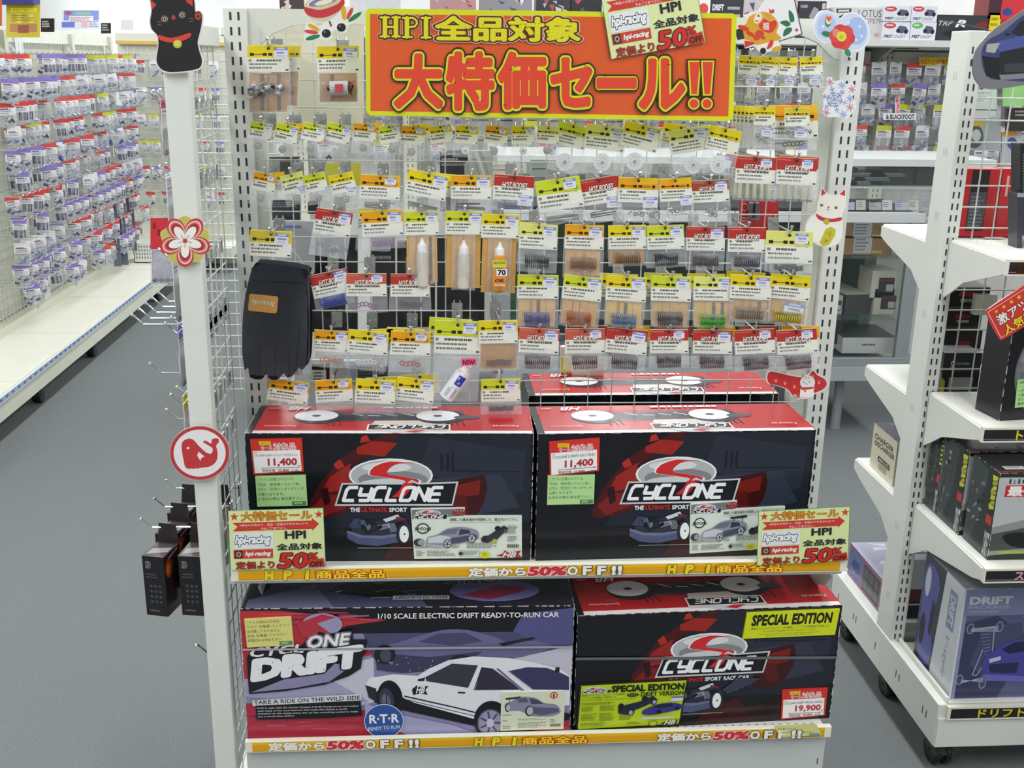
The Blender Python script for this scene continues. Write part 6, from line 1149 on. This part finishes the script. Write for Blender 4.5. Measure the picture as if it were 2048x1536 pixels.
bpx('model_box', (1871, 30, 1973, 80), 5.33, .15, '3a3c40', '5a5c60', 'long dark grey model box with a red and white letter mark', lambda a, w, h: (a.rect(0, 0, w, h, '3c3e42'), a.text('TRF', w*.02, h*.24, w*.3, h*.42, 'b8bac0', .02, .3), a.text('R', w*.36, h*.2, w*.54, h*.46, 'ece8e8', .04, .3), a.line([(2, 10), (w, 26)], 2, '5a5c62'), a.ell(w*.88, h*.36, 12, 4, '8a3030'), a.poly([(10, 36), (50, 22), (60, 30), (30, 44)], '2a2c30')), group=TG, z=zs_)
bpx('model_box', (1974, 26, 2060, 62), 5.33, .15, 'b8242c', 'c23038', 'lower red model box with a yellow sticker', lambda a, w, h: (a.rect(0, 0, w, h, 'c02a32'), a.rect(3, 3, 24, 22, 'd8cc28'), a.greek(5, 6, 22, 20, 2, '8a8018'), a.line([(20, 30), (w, 6)], 2, 'e08a84')), group=TG, z=zs_)
bpx('model_box', (1976, -18, 2060, 25), 5.33, .15, '8f2028', 'c23038', 'upper red model box with a dark end panel', lambda a, w, h: (a.rect(0, 0, w*.3, h, '4a3038'), a.rect(w*.3, 0, w, h, 'c43a40'), a.ell(w*.46, h*.75, 10, 6, '3a4a8a')), group=TG, z=zs_+.105)
def truck(a, w, h): a.rect(0, 0, w, h, '3a3640'); a.poly([(w*.4, h*.4), (w*.55, h*.15), (w*.7, h*.2), (w*.9, h*.5), (w*.6, h*.8)], '9a9aa4'); a.greek(3, 4, w*.4, 10, 1, 'a8a0a8'); a.ell(w*.5, h*.7, 5, 5, '1c1a20'); a.ell(w*.8, h*.7, 5, 5, '1c1a20'); a.rect(w*.85, 2, w*.97, 8, 'c8c0c4')
bpx('model_box', (1596, 2, 1650, 40), 5.36, .12, '36323c', '4a4650', 'dark truck model box between the fish plaque and the camellia cloud', truck, group=TG, z=zs_)
bpx('model_box', (1420, -6, 1484, 36), 5.36, .12, '36363e', '4a4a52', 'dark drift model box above the banner end', lambda a, w, h: (a.rect(0, 0, w, h, '33333b'), a.text('DRIFT', 4, 8, 26, 14, 'd8d8dc', .04), a.greek(34, 10, 62, 16, 1, 'a8a8b0'), a.poly([(10, 30), (20, 22), (46, 22), (56, 32), (40, 38), (14, 38)], '5a5a66'), a.rect(48, 18, 60, 21, 'a8b45a')), group=TG, z=zs_)
bpx('model_box', (1392, -6, 1419, 36), 5.36, .12, 'd8d4d4', 'e0dcdc', 'white model box behind the tilted sale card', lambda a, w, h: (a.ell(w*.5, h*.3, 10, 6, 'c04a40'), a.rect(0, h*.5, w, h, '3a3638')), group=TG, z=zs_)
for i, (x0, x1, c) in enumerate(((1072, 1140, '2a2a30'), (1142, 1200, '1c1a20'), (960, 1064, '8a8890'), (860, 952, 'b88a8c'), (560, 640, '3c2a30'), (1486, 1594, 'b9b0b4'), (1203, 1300, 'c8c4c4'), (700, 800, 'cfd0d4'))):
    def ra(a, w, h, c=c, i=i):
        for q in range(14): x, y = random.uniform(0, w*.8), random.uniform(0, h*.8); a.poly([(x, y), (x+random.uniform(4, 16), y+random.uniform(-3, 4)), (x+random.uniform(2, 14), y+random.uniform(3, 8))], random.choice(['a8484c', 'd8d8dc', '4a5060', '8fb8c8', 'c8b8b0'] if i not in (6, 7) else ['d8d8dc', 'c0c0c8']))
    bpx('model_box', (x0, -10, x1, 30), 5.36, .14, c, c, f'{["blister boxed chassis", "black boxed red car", "grey boxed body shell", "pink printed model", "dark maroon", "pinkish grey", "pale grey", "blank white"][i]} box on the wall shelf above the sale gondola', ra, group=TG, z=zs_)
# dark cutout shape under the wall shelf
a = Art(mapY(5.36)); a.slab(sm([(1836, 94), (1860, 84), (1905, 82), (1925, 96), (1880, 100), (1842, 100)], 3), .01, 'c9cbcc', '5a5c60'); obj('clear_body_shell', a, 'plastic', None, 'pale clear body shell hanging under the wall shelf', 'body shell')

# ================================================================== RIGHT-HAND GONDOLA
T = thing('right_display_gondola', 'cream slotted gondola with shelves on both sides at the edge of the aisle', 'display rack', (1.55, 2.5, 0)); T.name = 'shelving_gondola'
GX0, GX1 = 1.18, 2.25
u = MB(); u.box(GX0, GX0+.038, 2.445, 2.535, .12, 1.728, CREAM); uo = obj('upright', u, 'painted_metal', T, bevel=.002)
k = MB(); slotface(k, GX0, GX0+.038, 2.445, .2, 1.72); [k.box(GX0-.0004, GX0, 2.48+q*.008, 2.481+q*.008, z, z+.02, 'a9aba5') for z in (1.62, 1.45, 1.3, 1.06, .82, .5, .3) for q in range(3)]; obj('slot', k, 'rubber', uo, kind='stuff')
u = MB(); u.box(GX1-.038, GX1, 2.445, 2.535, .12, 1.728, CREAM); obj('upright', u, 'painted_metal', T, bevel=.002)
wires(T, GX0+.045, GX1-.04, .24, 1.71, 2.49, 'x', ph=1.273, zph=1.382, r=.002)
m = MB(); m.box(GX0+.038, GX1-.038, 2.47, 2.51, 1.70, 1.728, CREAM); obj('top_rail', m, 'painted_metal', T)
def gshelf(z, yb, yf, art=None, txtc='2a2a2c'):
    s_ = -1 if yf < yb else 1; m = MB(); m.box(GX0+.02, GX1-.02, min(yb, yf), max(yb, yf), z-.028, z, 'e2e3dc'); so = obj('shelf', m, 'painted_metal', T, bevel=.002)
    for x in (GX0+.016, GX1-.02): m = MB(); m.prism([(x, yb, z-.005), (x, yf, z-.005), (x, yf, z-.032), (x, yf-s_*.04, z-.045), (x, yb+s_*.09, z-.085), (x, yb+s_*.035, z-.12), (x, yb, z-.14)], (.004, 0, 0), CREAM); obj('bracket', m, 'painted_metal', T)
    if s_ < 0:
        m = MB(); m.box(GX0+.016, GX1-.02, yf-.012, yf, z-.034, z+.001, 'e6e3d2'); ro = obj('price_rail', m, 'plastic', T); a = Art(frame((GX0+.016, yf-.012, z+.001), (1, 0, 0), (0, 0, 1), .001)); a.rect(3, 5, 1040, 31, '1f2022'); a.line([(3, 27), (300, 29)], 1.5, '8a8c8c')
        if art: art(a)
        obj('price_strip', a, 'print_gloss', ro)
    k = MB(); x = GX0+.05
    while x < GX1-.05: k.box(x-.003, x+.003, yb+s_*.03-.001, yb+s_*.03+.001, z, z+.0003, '8a8c88'); x += .0165
    obj('hole_row', k, 'rubber', so, kind='stuff')
gshelf(1.262, 2.44, 2.18, lambda a: a.rect(20, 6, 90, 30, '33281c'))
gshelf(.888, 2.44, 2.18, lambda a: (a.otext('ト', 78, 8, 92, 29, [(.08, '3a3410'), (.03, 'e0d020')]), a.otext('ップ', 96, 8, 122, 29, [(.03, 'e0d020')])))
gshelf(.592, 2.44, 2.085, lambda a: a.otext('スペシャル', 70, 8, 190, 29, [(.03, 'e0a0a8')]))
for z in (.845, .565, 1.24): gshelf(z, 2.54, 2.84)
# base: side frame, deck, front rail, casters
m = MB(); m.box(GX0-.002, GX0+.02, 2.15, 2.86, .085, .2, 'dfe1da'); m.box(GX1-.02, GX1, 2.15, 2.86, .085, .2, 'dfe1da'); m.box(GX0, GX1, 2.145, 2.16, .085, .165, 'dfe1da'); m.box(GX0, GX1, 2.85, 2.865, .085, .2, 'dfe1da'); bo = obj('base_frame', m, 'painted_metal', T, bevel=.002)
k = MB(); [k.box(GX0-.0026, GX0-.002, y, y+.004, .13, .15, '55585a') for y in (2.2, 2.22, 2.36, 2.38, 2.52, 2.66, 2.68, 2.8)]; obj('slot', k, 'rubber', bo, kind='stuff')
m = MB(); m.box(GX0+.02, GX1-.02, 2.16, 2.44, .17, .198, 'e2e3dc'); m.box(GX0+.02, GX1-.02, 2.54, 2.85, .17, .198, 'e2e3dc'); m.box(GX0+.02, GX0+.028, 2.16, 2.44, .198, .212, 'e2e3dc'); obj('base_deck', m, 'painted_metal', T, bevel=.002)
m = MB(); m.box(GX0+.016, GX1-.02, 2.138, 2.15, .165, .2, 'e6e3d2'); ro = obj('price_rail', m, 'plastic', T); a = Art(frame((GX0+.016, 2.138, .2), (1, 0, 0), (0, 0, 1), .001)); a.rect(8, 5, 1040, 31, '1f2022'); a.otext('ドリフト', 76, 8, 190, 29, [(.03, 'd8c820')]); obj('price_strip', a, 'print_gloss', ro)
for y in (2.21, 2.5, 2.8): caster(T, GX0+.045, y, .036)
for y in (2.21, 2.8): caster(T, GX1-.06, y, .036)
# boxes of car kits on the third shelf
def fighter(fm, w, h, par):
    a = Art(quad(fm, (0, 0), (w, 0), (0, h), 200, 100*h/w*2), 6e-5); H2 = 200*h/w
    a.rect(0, 0, 200, H2, 'b9bbbe'); a.rect(0, 0, 200, H2*.05, '2a3028'); a.poly([(0, H2*.85), (200, H2*.78), (200, H2), (0, H2)], '1c261e'); a.poly([(0, H2*.62), (60, H2*.5), (80, H2*.9), (0, H2*.95)], '8f9392'); a.poly([(0, H2*.7), (50, H2*.62), (70, H2*.86), (0, H2*.9)], '4c504e')
    a.text('1:10 EP', 14, H2*.07, 60, H2*.12, '33363a', .03); a.poly([(70, H2*.07), (110, H2*.055), (110, H2*.12), (60, H2*.13)], 'c8cc2c'); a.rect(10, H2*.14, 100, H2*.27, 'c8282e'); a.text('最強伝説', 14, H2*.15, 96, H2*.26, 'f2eeea', .04)
    # printed racer
    a.ell(84, H2*.46, 15, 15, '33251f'); a.poly(sm([(70, H2*.44), (78, H2*.41), (98, H2*.43), (100, H2*.52), (92, H2*.58), (80, H2*.58), (72, H2*.53)], 3), 'c89a7a'); a.ell(79, H2*.49, 1.6, 1, '3a241c'); a.ell(90, H2*.49, 1.6, 1, '3a241c'); a.line([(81, H2*.555), (89, H2*.553)], 1, '8a4a3c')
    a.poly(sm([(46, H2*.68), (64, H2*.6), (80, H2*.59), (104, H2*.6), (130, H2*.66), (136, H2*.95), (60, H2*.95), (48, H2*.8)], 3), '5f626a'); a.poly([(50, H2*.66), (132, H2*.68), (132, H2*.74), (50, H2*.73)], 'e4dfe0'); a.greek(60, H2*.68, 110, H2*.72, 1, 'b85a60', .7); a.poly(sm([(16, H2*.72), (40, H2*.68), (66, H2*.76), (58, H2*.86), (30, H2*.84)], 3), '1d1f22'); a.poly([(50, H2*.78), (90, H2*.82), (88, H2*.88), (50, H2*.84)], 'c08a70'); a.poly([(96, H2*.7), (140, H2*.62), (130, H2*1.0), (90, H2*.98)], '4c9a3c'); a.rect(14, H2*.9, 60, H2*.93, 'a8b04a')
    obj('front_print', a, 'print_gloss', par)
def sidep(lm, d, h, par):
    a = Art(quad(lm, (0, 0), (d, 0), (0, h), 100, 100*h/d), 6e-5); H2 = 100*h/d; a.rect(0, 0, 100, H2, '2a3030'); a.poly([(0, 0), (60, 10), (50, H2*.6), (20, H2), (0, H2)], '3c4444'); a.rect(74, 4, 98, H2*.5, '1f261c')
    for q in range(7): a.poly([(76+q % 3*4, 12+q*H2*.055), (96, 10+q*H2*.055), (94, 18+q*H2*.055), (78, 22+q*H2*.055)], ('c8cc3a', 'a8ac30')[q % 2])
    a.rect(74, H2*.52, 94, H2*.62, 'c83430'); a.text('DRIFT', 78, H2*.72, 96, H2*.98, 'c8ccc8', .03)
    for q in range(14): x, y = random.uniform(4, 55), random.uniform(20, H2-20); a.ell(x, y, random.uniform(2, 5), random.uniform(3, 9), random.choice(['6a7270', '1c2020', '4a5250', '8a9290']), random.uniform(0, 90))
    obj('side_print', a, 'print_gloss', par)
for i, (x, y, nm) in enumerate(((1.222, 2.118, 'nearest'), (1.218, 2.25, 'middle'), (1.218, 2.372, 'rearmost'))):
    w, d, h = .34, (.118, .118, .066)[i], .208; r, fm, tm, lm = carton('kit_carton', f'dark green kit carton printed with a racer, {nm} of three on the third shelf', (x, y, .593), 0, w, d, h, '262c28', '22262a', 'b9bbbe', 'three racer printed kit cartons'); fighter(fm, w*1000, h*1000, r); sidep(lm, d*1000, h*1000, r)
    a = Art(tm, 8e-5); a.rect(0, 0, w*1000, d*1000, '2a2c2e'); [a.rect(24+q*56, d*1000-42, 72+q*56, d*1000-22, 'c4c8c6') for q in range(4)]; [a.greek(28+q*56, d*1000-38, 68+q*56, d*1000-26, 2, '6a6e6c') for q in range(4)]; a.rect(0, d*1000-14, w*1000, d*1000-6, '8a2a30'); obj('top_print', a, 'print_gloss', r)
# drift package on the base
r, fm, tm, lm = carton('kit_carton', 'large white and violet drift package carton on the bottom deck', (1.213, 2.175, .199), 0, .42, .2, .292, 'd9dade', '9fa3a6', 'b6b9d4')
a = Art(fm, 6e-5); a.rect(4, 0, 420, 292, '8f94b4'); a.rect(4, 0, 420, 70, '7f86ac'); a.rect(14, 70, 420, 290, '5c6084'); a.poly([(14, 90), (90, 70), (180, 140), (120, 291), (14, 291)], '3c4060'); a.poly([(60, 100), (150, 90), (170, 160), (90, 250), (40, 200)], '4a4e70'); a.rect(0, 0, 5, 292, 'dcdde2'); a.poly([(150, 75), (260, 60), (420, 75), (420, 160), (250, 150)], '9a9fc0')
a.text('DRIFT', 18, 22, 118, 40, 'c9ccd4', .05); a.text('PACKAGE', 16, 44, 116, 52, 'a9adc4', .02); a.greek(18, 58, 110, 63, 1, 'a9adc4', .6)
for q in (lambda x, y: (x, y),): 
    a.line([(52, 105), (86, 100), (90, 165), (60, 230), (50, 228), (66, 160)], 2, 'b4b8cc'); [a.ell(cx_, cy_, 9, 14, '9fa4be') or a.ell(cx_, cy_, 7, 11.5, '4a4e70') for cx_, cy_ in ((28, 104), (98, 100), (20, 240), (78, 252))]; [a.line([(30, 104+i*1.5), (96, 98+i*3)], 1, 'c4c8d8') for i in range(6)]; [a.line([(24, 240+i*2), (80, 248-i*3)], 1, 'b4b8cc') for i in range(6)]; [a.line([(54+i*3, 120+i*9), (78+i, 118+i*9)], 1, 'a4a8c0') for i in range(12)]
a.poly(sm([(74, 180), (96, 160), (130, 138), (200, 130), (300, 140), (330, 170), (330, 240), (180, 250), (100, 236), (72, 214)], 3), '4b489c'); a.poly([(112, 160), (140, 142), (210, 138), (230, 160), (130, 172)], '26264c'); a.poly([(84, 186), (112, 178), (114, 188), (88, 196)], 'c4c8e0'); a.poly([(86, 200), (160, 196), (158, 226), (92, 222)], '2c2c50'); a.ell(250, 235, 30, 34, '1f1f30'); a.poly([(74, 226), (200, 236), (200, 250), (80, 244)], '6c6ab8'); obj('front_print', a, 'print_gloss', r)
a = Art(lm, 6e-5); a.rect(0, 0, 200, 292, 'd3d5da'); a.poly([(0, 0), (110, 0), (90, 292), (0, 292)], '3a3c48'); a.poly(sm([(8, 40), (50, 20), (86, 60), (70, 160), (90, 240), (60, 284), (16, 260), (6, 140)], 3), '5a5aa4'); a.ell(26, 70, 14, 40, 'c6c8d4'); a.ell(26, 200, 14, 44, '25252e'); a.poly([(60, 100), (80, 110), (70, 200), (56, 190)], '25253c'); a.rect(138, 30, 176, 130, '8a90b0')
a.m = rot(lambda x, y, d, f=lm: f(x, y, d), 170, 40, 90); a.text('DRIFT', 4, 2, 80, 26, 'd3d5da', .03); a.text('V-style', 110, 4, 220, 30, '9a9cb0', 0, .4); a.m = lm; obj('side_print', a, 'print_gloss', r)
a = Art(tm, 8e-5); a.rect(4, 0, 420, 199, '8f9496'); a.poly([(60, 90), (150, 60), (170, 100), (90, 120)], '2c2e32'); a.poly([(200, 40), (330, 30), (340, 160), (220, 150)], 'a4a8aa'); obj('top_print', a, 'print_gloss', r)
# big black blister case, sign, note on the second shelf
r, fm, tm, lm = carton('blister_case', 'tall black boxed chassis blister with a round window on the second shelf', (1.255, 2.215, .889), 8, .36, .09, .235, '1a191c', '1f1e22', '1d1c20')
a = Art(fm, 6e-5); a.rect(0, 0, 360, 235, '1d1c20'); a.ell(140, 120, 118, 124, '6d6e74', n=48); a.ell(140, 120, 112, 118, '8c8d92', n=48); a.ell(140, 120, 84, 92, '2a2140', n=40); a.ell(140, 120, 78, 86, '1c1830', n=40); a.text('R31House', 30, 100, 50, 160, '55565c', .02)
for q in range(12): x = 80+q*10; a.line([(x, 60+q % 3*14), (x+18, 90+q % 4*16), (x+6, 150)], 2, ('8fd8c8', '7a6ab0', 'b8e0d8')[q % 3])
obj('front_print', a, 'print_gloss', r)
a = Art(quad(fm, (30, 140), (128, 134), (34, 206), 100, 72), 6e-5); a.d = .001; a.rslab(0, 0, 100, 72, .0006, 'a4d68c')
for i, t_ in enumerate(('GRK GLOBAL', '  STANDARD', '* グレー塗装 スライドに', '* 別売 二駆を 装着', '  コンバート仕様', '受付けました!!')): a.text(t_.strip(), 6 if i != 1 else 50, 4+i*11, (60, 96, 94, 90, 60, 56)[i], 11+i*11, '26402e', .01)
obj('handwritten_note', a, 'print_matte', r, label='green handwritten note')
a = Art(quad(mapY(2.12), (1966, 622), (2098, 538), (1998, 684), 140, 70)); a.slab(sm([(3, 8), (10, 1), (70, 0), (132, 1), (139, 8), (140, 35), (139, 62), (132, 69), (70, 70), (10, 69), (3, 62), (1, 35)], 3), .003, 'c9352c'); a.line([(6, 6), (134, 6)], 1.4, 'e8b8a8'); a.line([(6, 64), (134, 64)], 1.4, 'e8b8a8'); a.line([(6, 6), (6, 64)], 1.4, 'e8b8a8')
for i in range(5): X = 20+i*16; a.poly([(X+(4+i*.4)*(1 if k % 2 == 0 else .42)*math.sin(k*math.pi/5), 14-(4+i*.4)*(1 if k % 2 == 0 else .42)*math.cos(k*math.pi/5)) for k in range(10)], 'e0c02c')
a.otext('激アツ!', 14, 22, 84, 42, [(.07, '7a1a18'), (.02, 'f0ecec')]); a.otext('人気商品', 16, 46, 100, 66, [(.07, '7a1a18'), (.02, 'e8d42c')]); fin(a, 'popular_sign', 'tilted red sign with yellow stars over the round window blister', 'sign', None, 'print_gloss')
# car cutout at the top corner
a = Art(mapY(2.2)); a.slab(sm([(2140, -20), (2070, 2), (2046, 20), (2018, 38), (1985, 60), (1962, 84), (1947, 110), (1944, 140), (1952, 164), (1972, 177), (2010, 176), (2060, 168), (2140, 160)], 4), .004, '77767e', '5a5960')
a.poly(sm([(2140, 0), (2075, 18), (2040, 34), (2020, 50), (2000, 66), (1975, 80), (1962, 100), (1962, 130), (1972, 150), (2000, 160), (2140, 150)], 4), '3a4270'); a.poly([(2020, 66), (2040, 42), (2110, 30), (2110, 70), (2040, 74)], '23262e'); a.poly([(1990, 84), (2048, 70), (2140, 66), (2140, 96), (2048, 94), (1996, 104)], '4b5698'); a.poly([(1972, 88), (1998, 86), (1988, 106), (1970, 104)], 'a9a8a4'); a.poly([(1998, 104), (2048, 94), (2140, 96), (2140, 146), (2000, 150), (1994, 130)], '23242c'); a.poly([(2008, 128), (2140, 120), (2140, 142), (2006, 144)], '3c3d44'); a.poly([(1962, 112), (1996, 116), (1998, 160), (1970, 152)], '1b1b20'); a.poly([(1996, 150), (2140, 140), (2140, 150), (2000, 160)], '7f8288'); a.ell(2013, 69, 6, 3, '26262c')
fin(a, 'car_cutout', 'dark blue car front printed cutout hanging at the top of the slotted gondola', 'poster', None, 'print_gloss')
# stock on the far side, seen through its grid
GR = 'stock on the far side of the slotted gondola'
def redb(a, w, h): a.rect(0, 0, w, h, 'bb1e26'); a.rect(w*.28, 2, w*.72, h*.92, '22181c'); a.rect(w*.3, h*.34, w*.7, h*.9, '4a4a50'); a.greek(w*.33, h*.4, w*.68, h*.88, 9, '7a7a82', .5)
bpx('red_carton', (1903, 338, 1983, 490), 2.6, .05, 'a81c24', 'c24044', 'red carton with a black window behind the wire grid on the top shelf', redb, group=GR, z=1.245)
bpx('red_carton', (1985, 338, 2034, 490), 2.6, .05, 'b01c22', 'c24044', 'plain red carton beside the black windowed one behind the wire grid', lambda a, w, h: (a.rect(0, 0, w, h, 'c01e24'), a.rect(w*.2, h*.1, w*.3, h*.4, 'd8a8a4'), a.rect(w*.5, h*.04, w*.6, h*.3, 'd8a8a4'), a.line([(w*.5, 0), (w*.45, h)], 1, '8a1418')), group=GR, z=1.245)
bpx('white_carton', (1975, 478, 2015, 492), 2.56, .03, 'dcd8cc', 'e6e2d6', 'small white carton on the top shelf in front of the plain red carton', group=GR, z=1.245)
pack((2022, 285, 2110, 392), 2.38, '26282e', 'upper black blister pack on the top shelf at the picture edge', art=lambda a, x0, y0, x1, y1: (a.rect(x0, y0, x0+24, y1, '1a1c1e'), a.greek(x0+6, y0+20, x0+18, y1-10, 14, '8a9096', .5)), th=.04, group='blister packs on the top shelf')
r = pack((2016, 382, 2110, 500), 2.36, '34323c', 'lower dark blister pack standing on the top shelf at the picture edge', art=lambda a, x0, y0, x1, y1: (a.rect(x0, y0, x1, y0+8, '8f9aa0'), a.rect(x0+24, y0+18, x0+60, y0+48, 'a03c34'), a.text('YOKO', x0+10, y0+84, x0+20, y1-6, 'b8b8c0', .03)), th=.04, group='blister packs on the top shelf')
pack((2005, 160, 2110, 212), 2.55, '9fdc86', 'pale green paper behind the wire grid under the car cutout', 'paper', th=.001, group=GR)
pack((1905, 180, 1990, 232), 2.6, 'd3d5da', 'white labelled pack behind the wire grid next to the upright', art=lambda a, x0, y0, x1, y1: (a.line([(x0, y1-14), (x1, y1-12)], 2, '3a3c40'), a.greek(x0+4, y0+4, x1-10, y0+26, 3, 'b4b6bc')), th=.01, group=GR)
pack((2010, 215, 2110, 262), 2.6, '3a3036', 'dark boxed pack behind the wire grid below the green paper', art=lambda a, x0, y0, x1, y1: a.greek(x0+16, y0+6, x0+50, y0+20, 2, 'b8b4b8'), th=.01, group=GR)
pack((1905, 236, 1998, 300), 2.62, 'a9aeb4', 'clear blister of grey parts behind the wire grid', art=lambda a, x0, y0, x1, y1: (a.ell(x0+40, y0+36, 18, 24, '5a5e64'), a.ell(x0+44, y0+34, 9, 12, 'c8ccd0'), a.rect(x0+32, y0+4, x0+60, y0+16, 'd8b44a'), a.rect(x0+4, y0+24, x0+16, y0+60, '3a3c42')), th=.01, group=GR)
pack((2000, 262, 2040, 330), 2.62, 'b8bcc4', 'clear blister with a blue part behind the wire grid', art=lambda a, x0, y0, x1, y1: (a.ell(x0+20, y0+24, 10, 12, '4a5a9a'), a.rect(x0, y0, x0+30, y0+10, 'd8a03c')), th=.01, group=GR)
for i, (px, c, lab) in enumerate((((1885, 660, 1960, 700), '22201f', 'bottom dark carton of the stack behind the grid, second shelf'), ((1885, 622, 1960, 658), '2a2426', 'middle dark carton of the stack behind the grid, second shelf'), ((1888, 575, 1975, 620), '241f22', 'top dark carton of the stack behind the grid, second shelf'))):
    bpx('dark_carton', px, 2.64, .12, c, '33282a', lab, lambda a, w, h: (a.rect(w*.3, h*.2, w*.7, h*.4, '8a2a2e'), a.greek(w*.35, h*.5, w*.8, h*.75, 1, 'a8a4a4', .6), a.rect(0, h*.85, w, h, '4a4c4a')), group=GR, z=(.846, None, None)[i])
bpx('white_carton', (1948, 590, 1990, 630), 2.62, .06, 'd6d4c4', 'e0ddd0', 'white and tan carton behind the grid beside the dark stack', group=GR)
bpx('cable_box', (1885, 706, 1960, 742), 2.56, .1, '1f1f22', 'a9a9ae', 'small black and yellow carton behind the grid on the second shelf', lambda a, w, h: (a.rect(0, 0, w, h, '232326'), a.rect(w*.2, h*.6, w*.85, h*.92, 'a8aaae'), a.poly([(0, h*.6), (8, h*.7), (8, h), (0, h)], 'd8c02c'), a.text('S', w*.2, h*.2, w*.26, h*.4, 'd8d8d8', .03), a.greek(w*.34, h*.24, w*.8, h*.34, 1, '7a9a6a')), group=GR, z=.846)
# left end: goods on the far-side shelves
r, fm, tm, lm = carton('charger_carton', 'cream charger carton on the far side shelf at the gondola end', (1.215, 2.62, .566), 0, .24, .16, .125, 'd3ceb4', '6a6470', 'd3ceb4')
a = Art(lm, 8e-5); a.rect(0, 0, 160, 125, 'd6d1b8'); a.text('CHARGER', 14, 24, 140, 38, '2c2c30', .03); a.text('-DISCHARGER', 14, 42, 150, 56, '2c2c30', .03); a.rect(50, 78, 130, 94, '2c3030'); a.text('ABSOLUTE', 56, 81, 124, 91, 'd6d1b8', .02); a.greek(60, 98, 120, 116, 4, '6a6c6c'); obj('side_print', a, 'print_gloss', r)
a = Art(tm, 8e-5); a.rect(6, 4, 240, 155, '6f6a7a'); a.greek(40, 10, 120, 20, 1, 'b8b4c0'); obj('top_print', a, 'print_gloss', r)
r, fm, tm, lm = carton('body_set_carton', 'pink and blue car body carton lying on the far side deck', (1.21, 2.60, .199), 0, .26, .235, .1, '7a4a64', 'c0bcd4', '8a5068')
a = Art(lm, 8e-5); a.rect(0, 0, 235, 100, '8a5a78'); a.rect(8, 10, 100, 88, '5a6aa0'); a.poly([(20, 56), (40, 34), (74, 34), (92, 60), (60, 72)], '33447a'); a.rect(112, 14, 226, 92, '3a3438'); [a.rect(118+i % 3*36, 20+i//3*36, 148+i % 3*36, 50+i//3*36, '5c5a5e') for i in range(6)]; obj('side_print', a, 'print_gloss', r)
a = Art(tm, 8e-5); a.rect(0, 0, 260, 235, 'b9b8d0'); [a.poly([(random.uniform(0, 200), y), (random.uniform(60, 250), y+6), (random.uniform(20, 200), y+22)], random.choice(['dfe0ee', '6a7ab8', 'b0708c', 'e8e6f0'])) for y in range(8, 205, 9)]; obj('top_print', a, 'print_gloss', r)
bpx('body_set_carton', (1812, 1120, 1856, 1190), 2.56, .1, '5a5a74', 'dfdfea', 'pale violet carton behind the lower grid of the slotted gondola', lambda a, w, h: (a.rect(0, 0, w, h*.5, 'd8d8e4'), a.rect(0, h*.5, w, h*.7, '7a3a44'), a.rect(0, h*.7, w, h, '2a3444')), group=GR, z=.2)
# fluorescent tubes the light comes from
for i, (x, y) in enumerate(LAMPS):
    m = MB(); m.box(x-.16, x+.16, y-1.12, y+1.12, 2.79, 2.85, 'e8eaea'); L_ = thing('ceiling_lamp', f'long white fluorescent ceiling lamp, {ORD[i//5]} line, {ORD[i%5]} along it', 'lamp', (x, y, 2.79), 'fluorescent ceiling lamps'); obj('housing', m, 'painted_metal', L_)
    m = MB(); [m.lathe((x+s_, y-1.1, 2.776), (0, 1, 0), [(0, .002), (0, .013), (2.2, .013), (2.2, .002)], 'f4fbf8', 8) for s_ in (-.07, .07)]; obj('tube', m, 'lamp', L_)
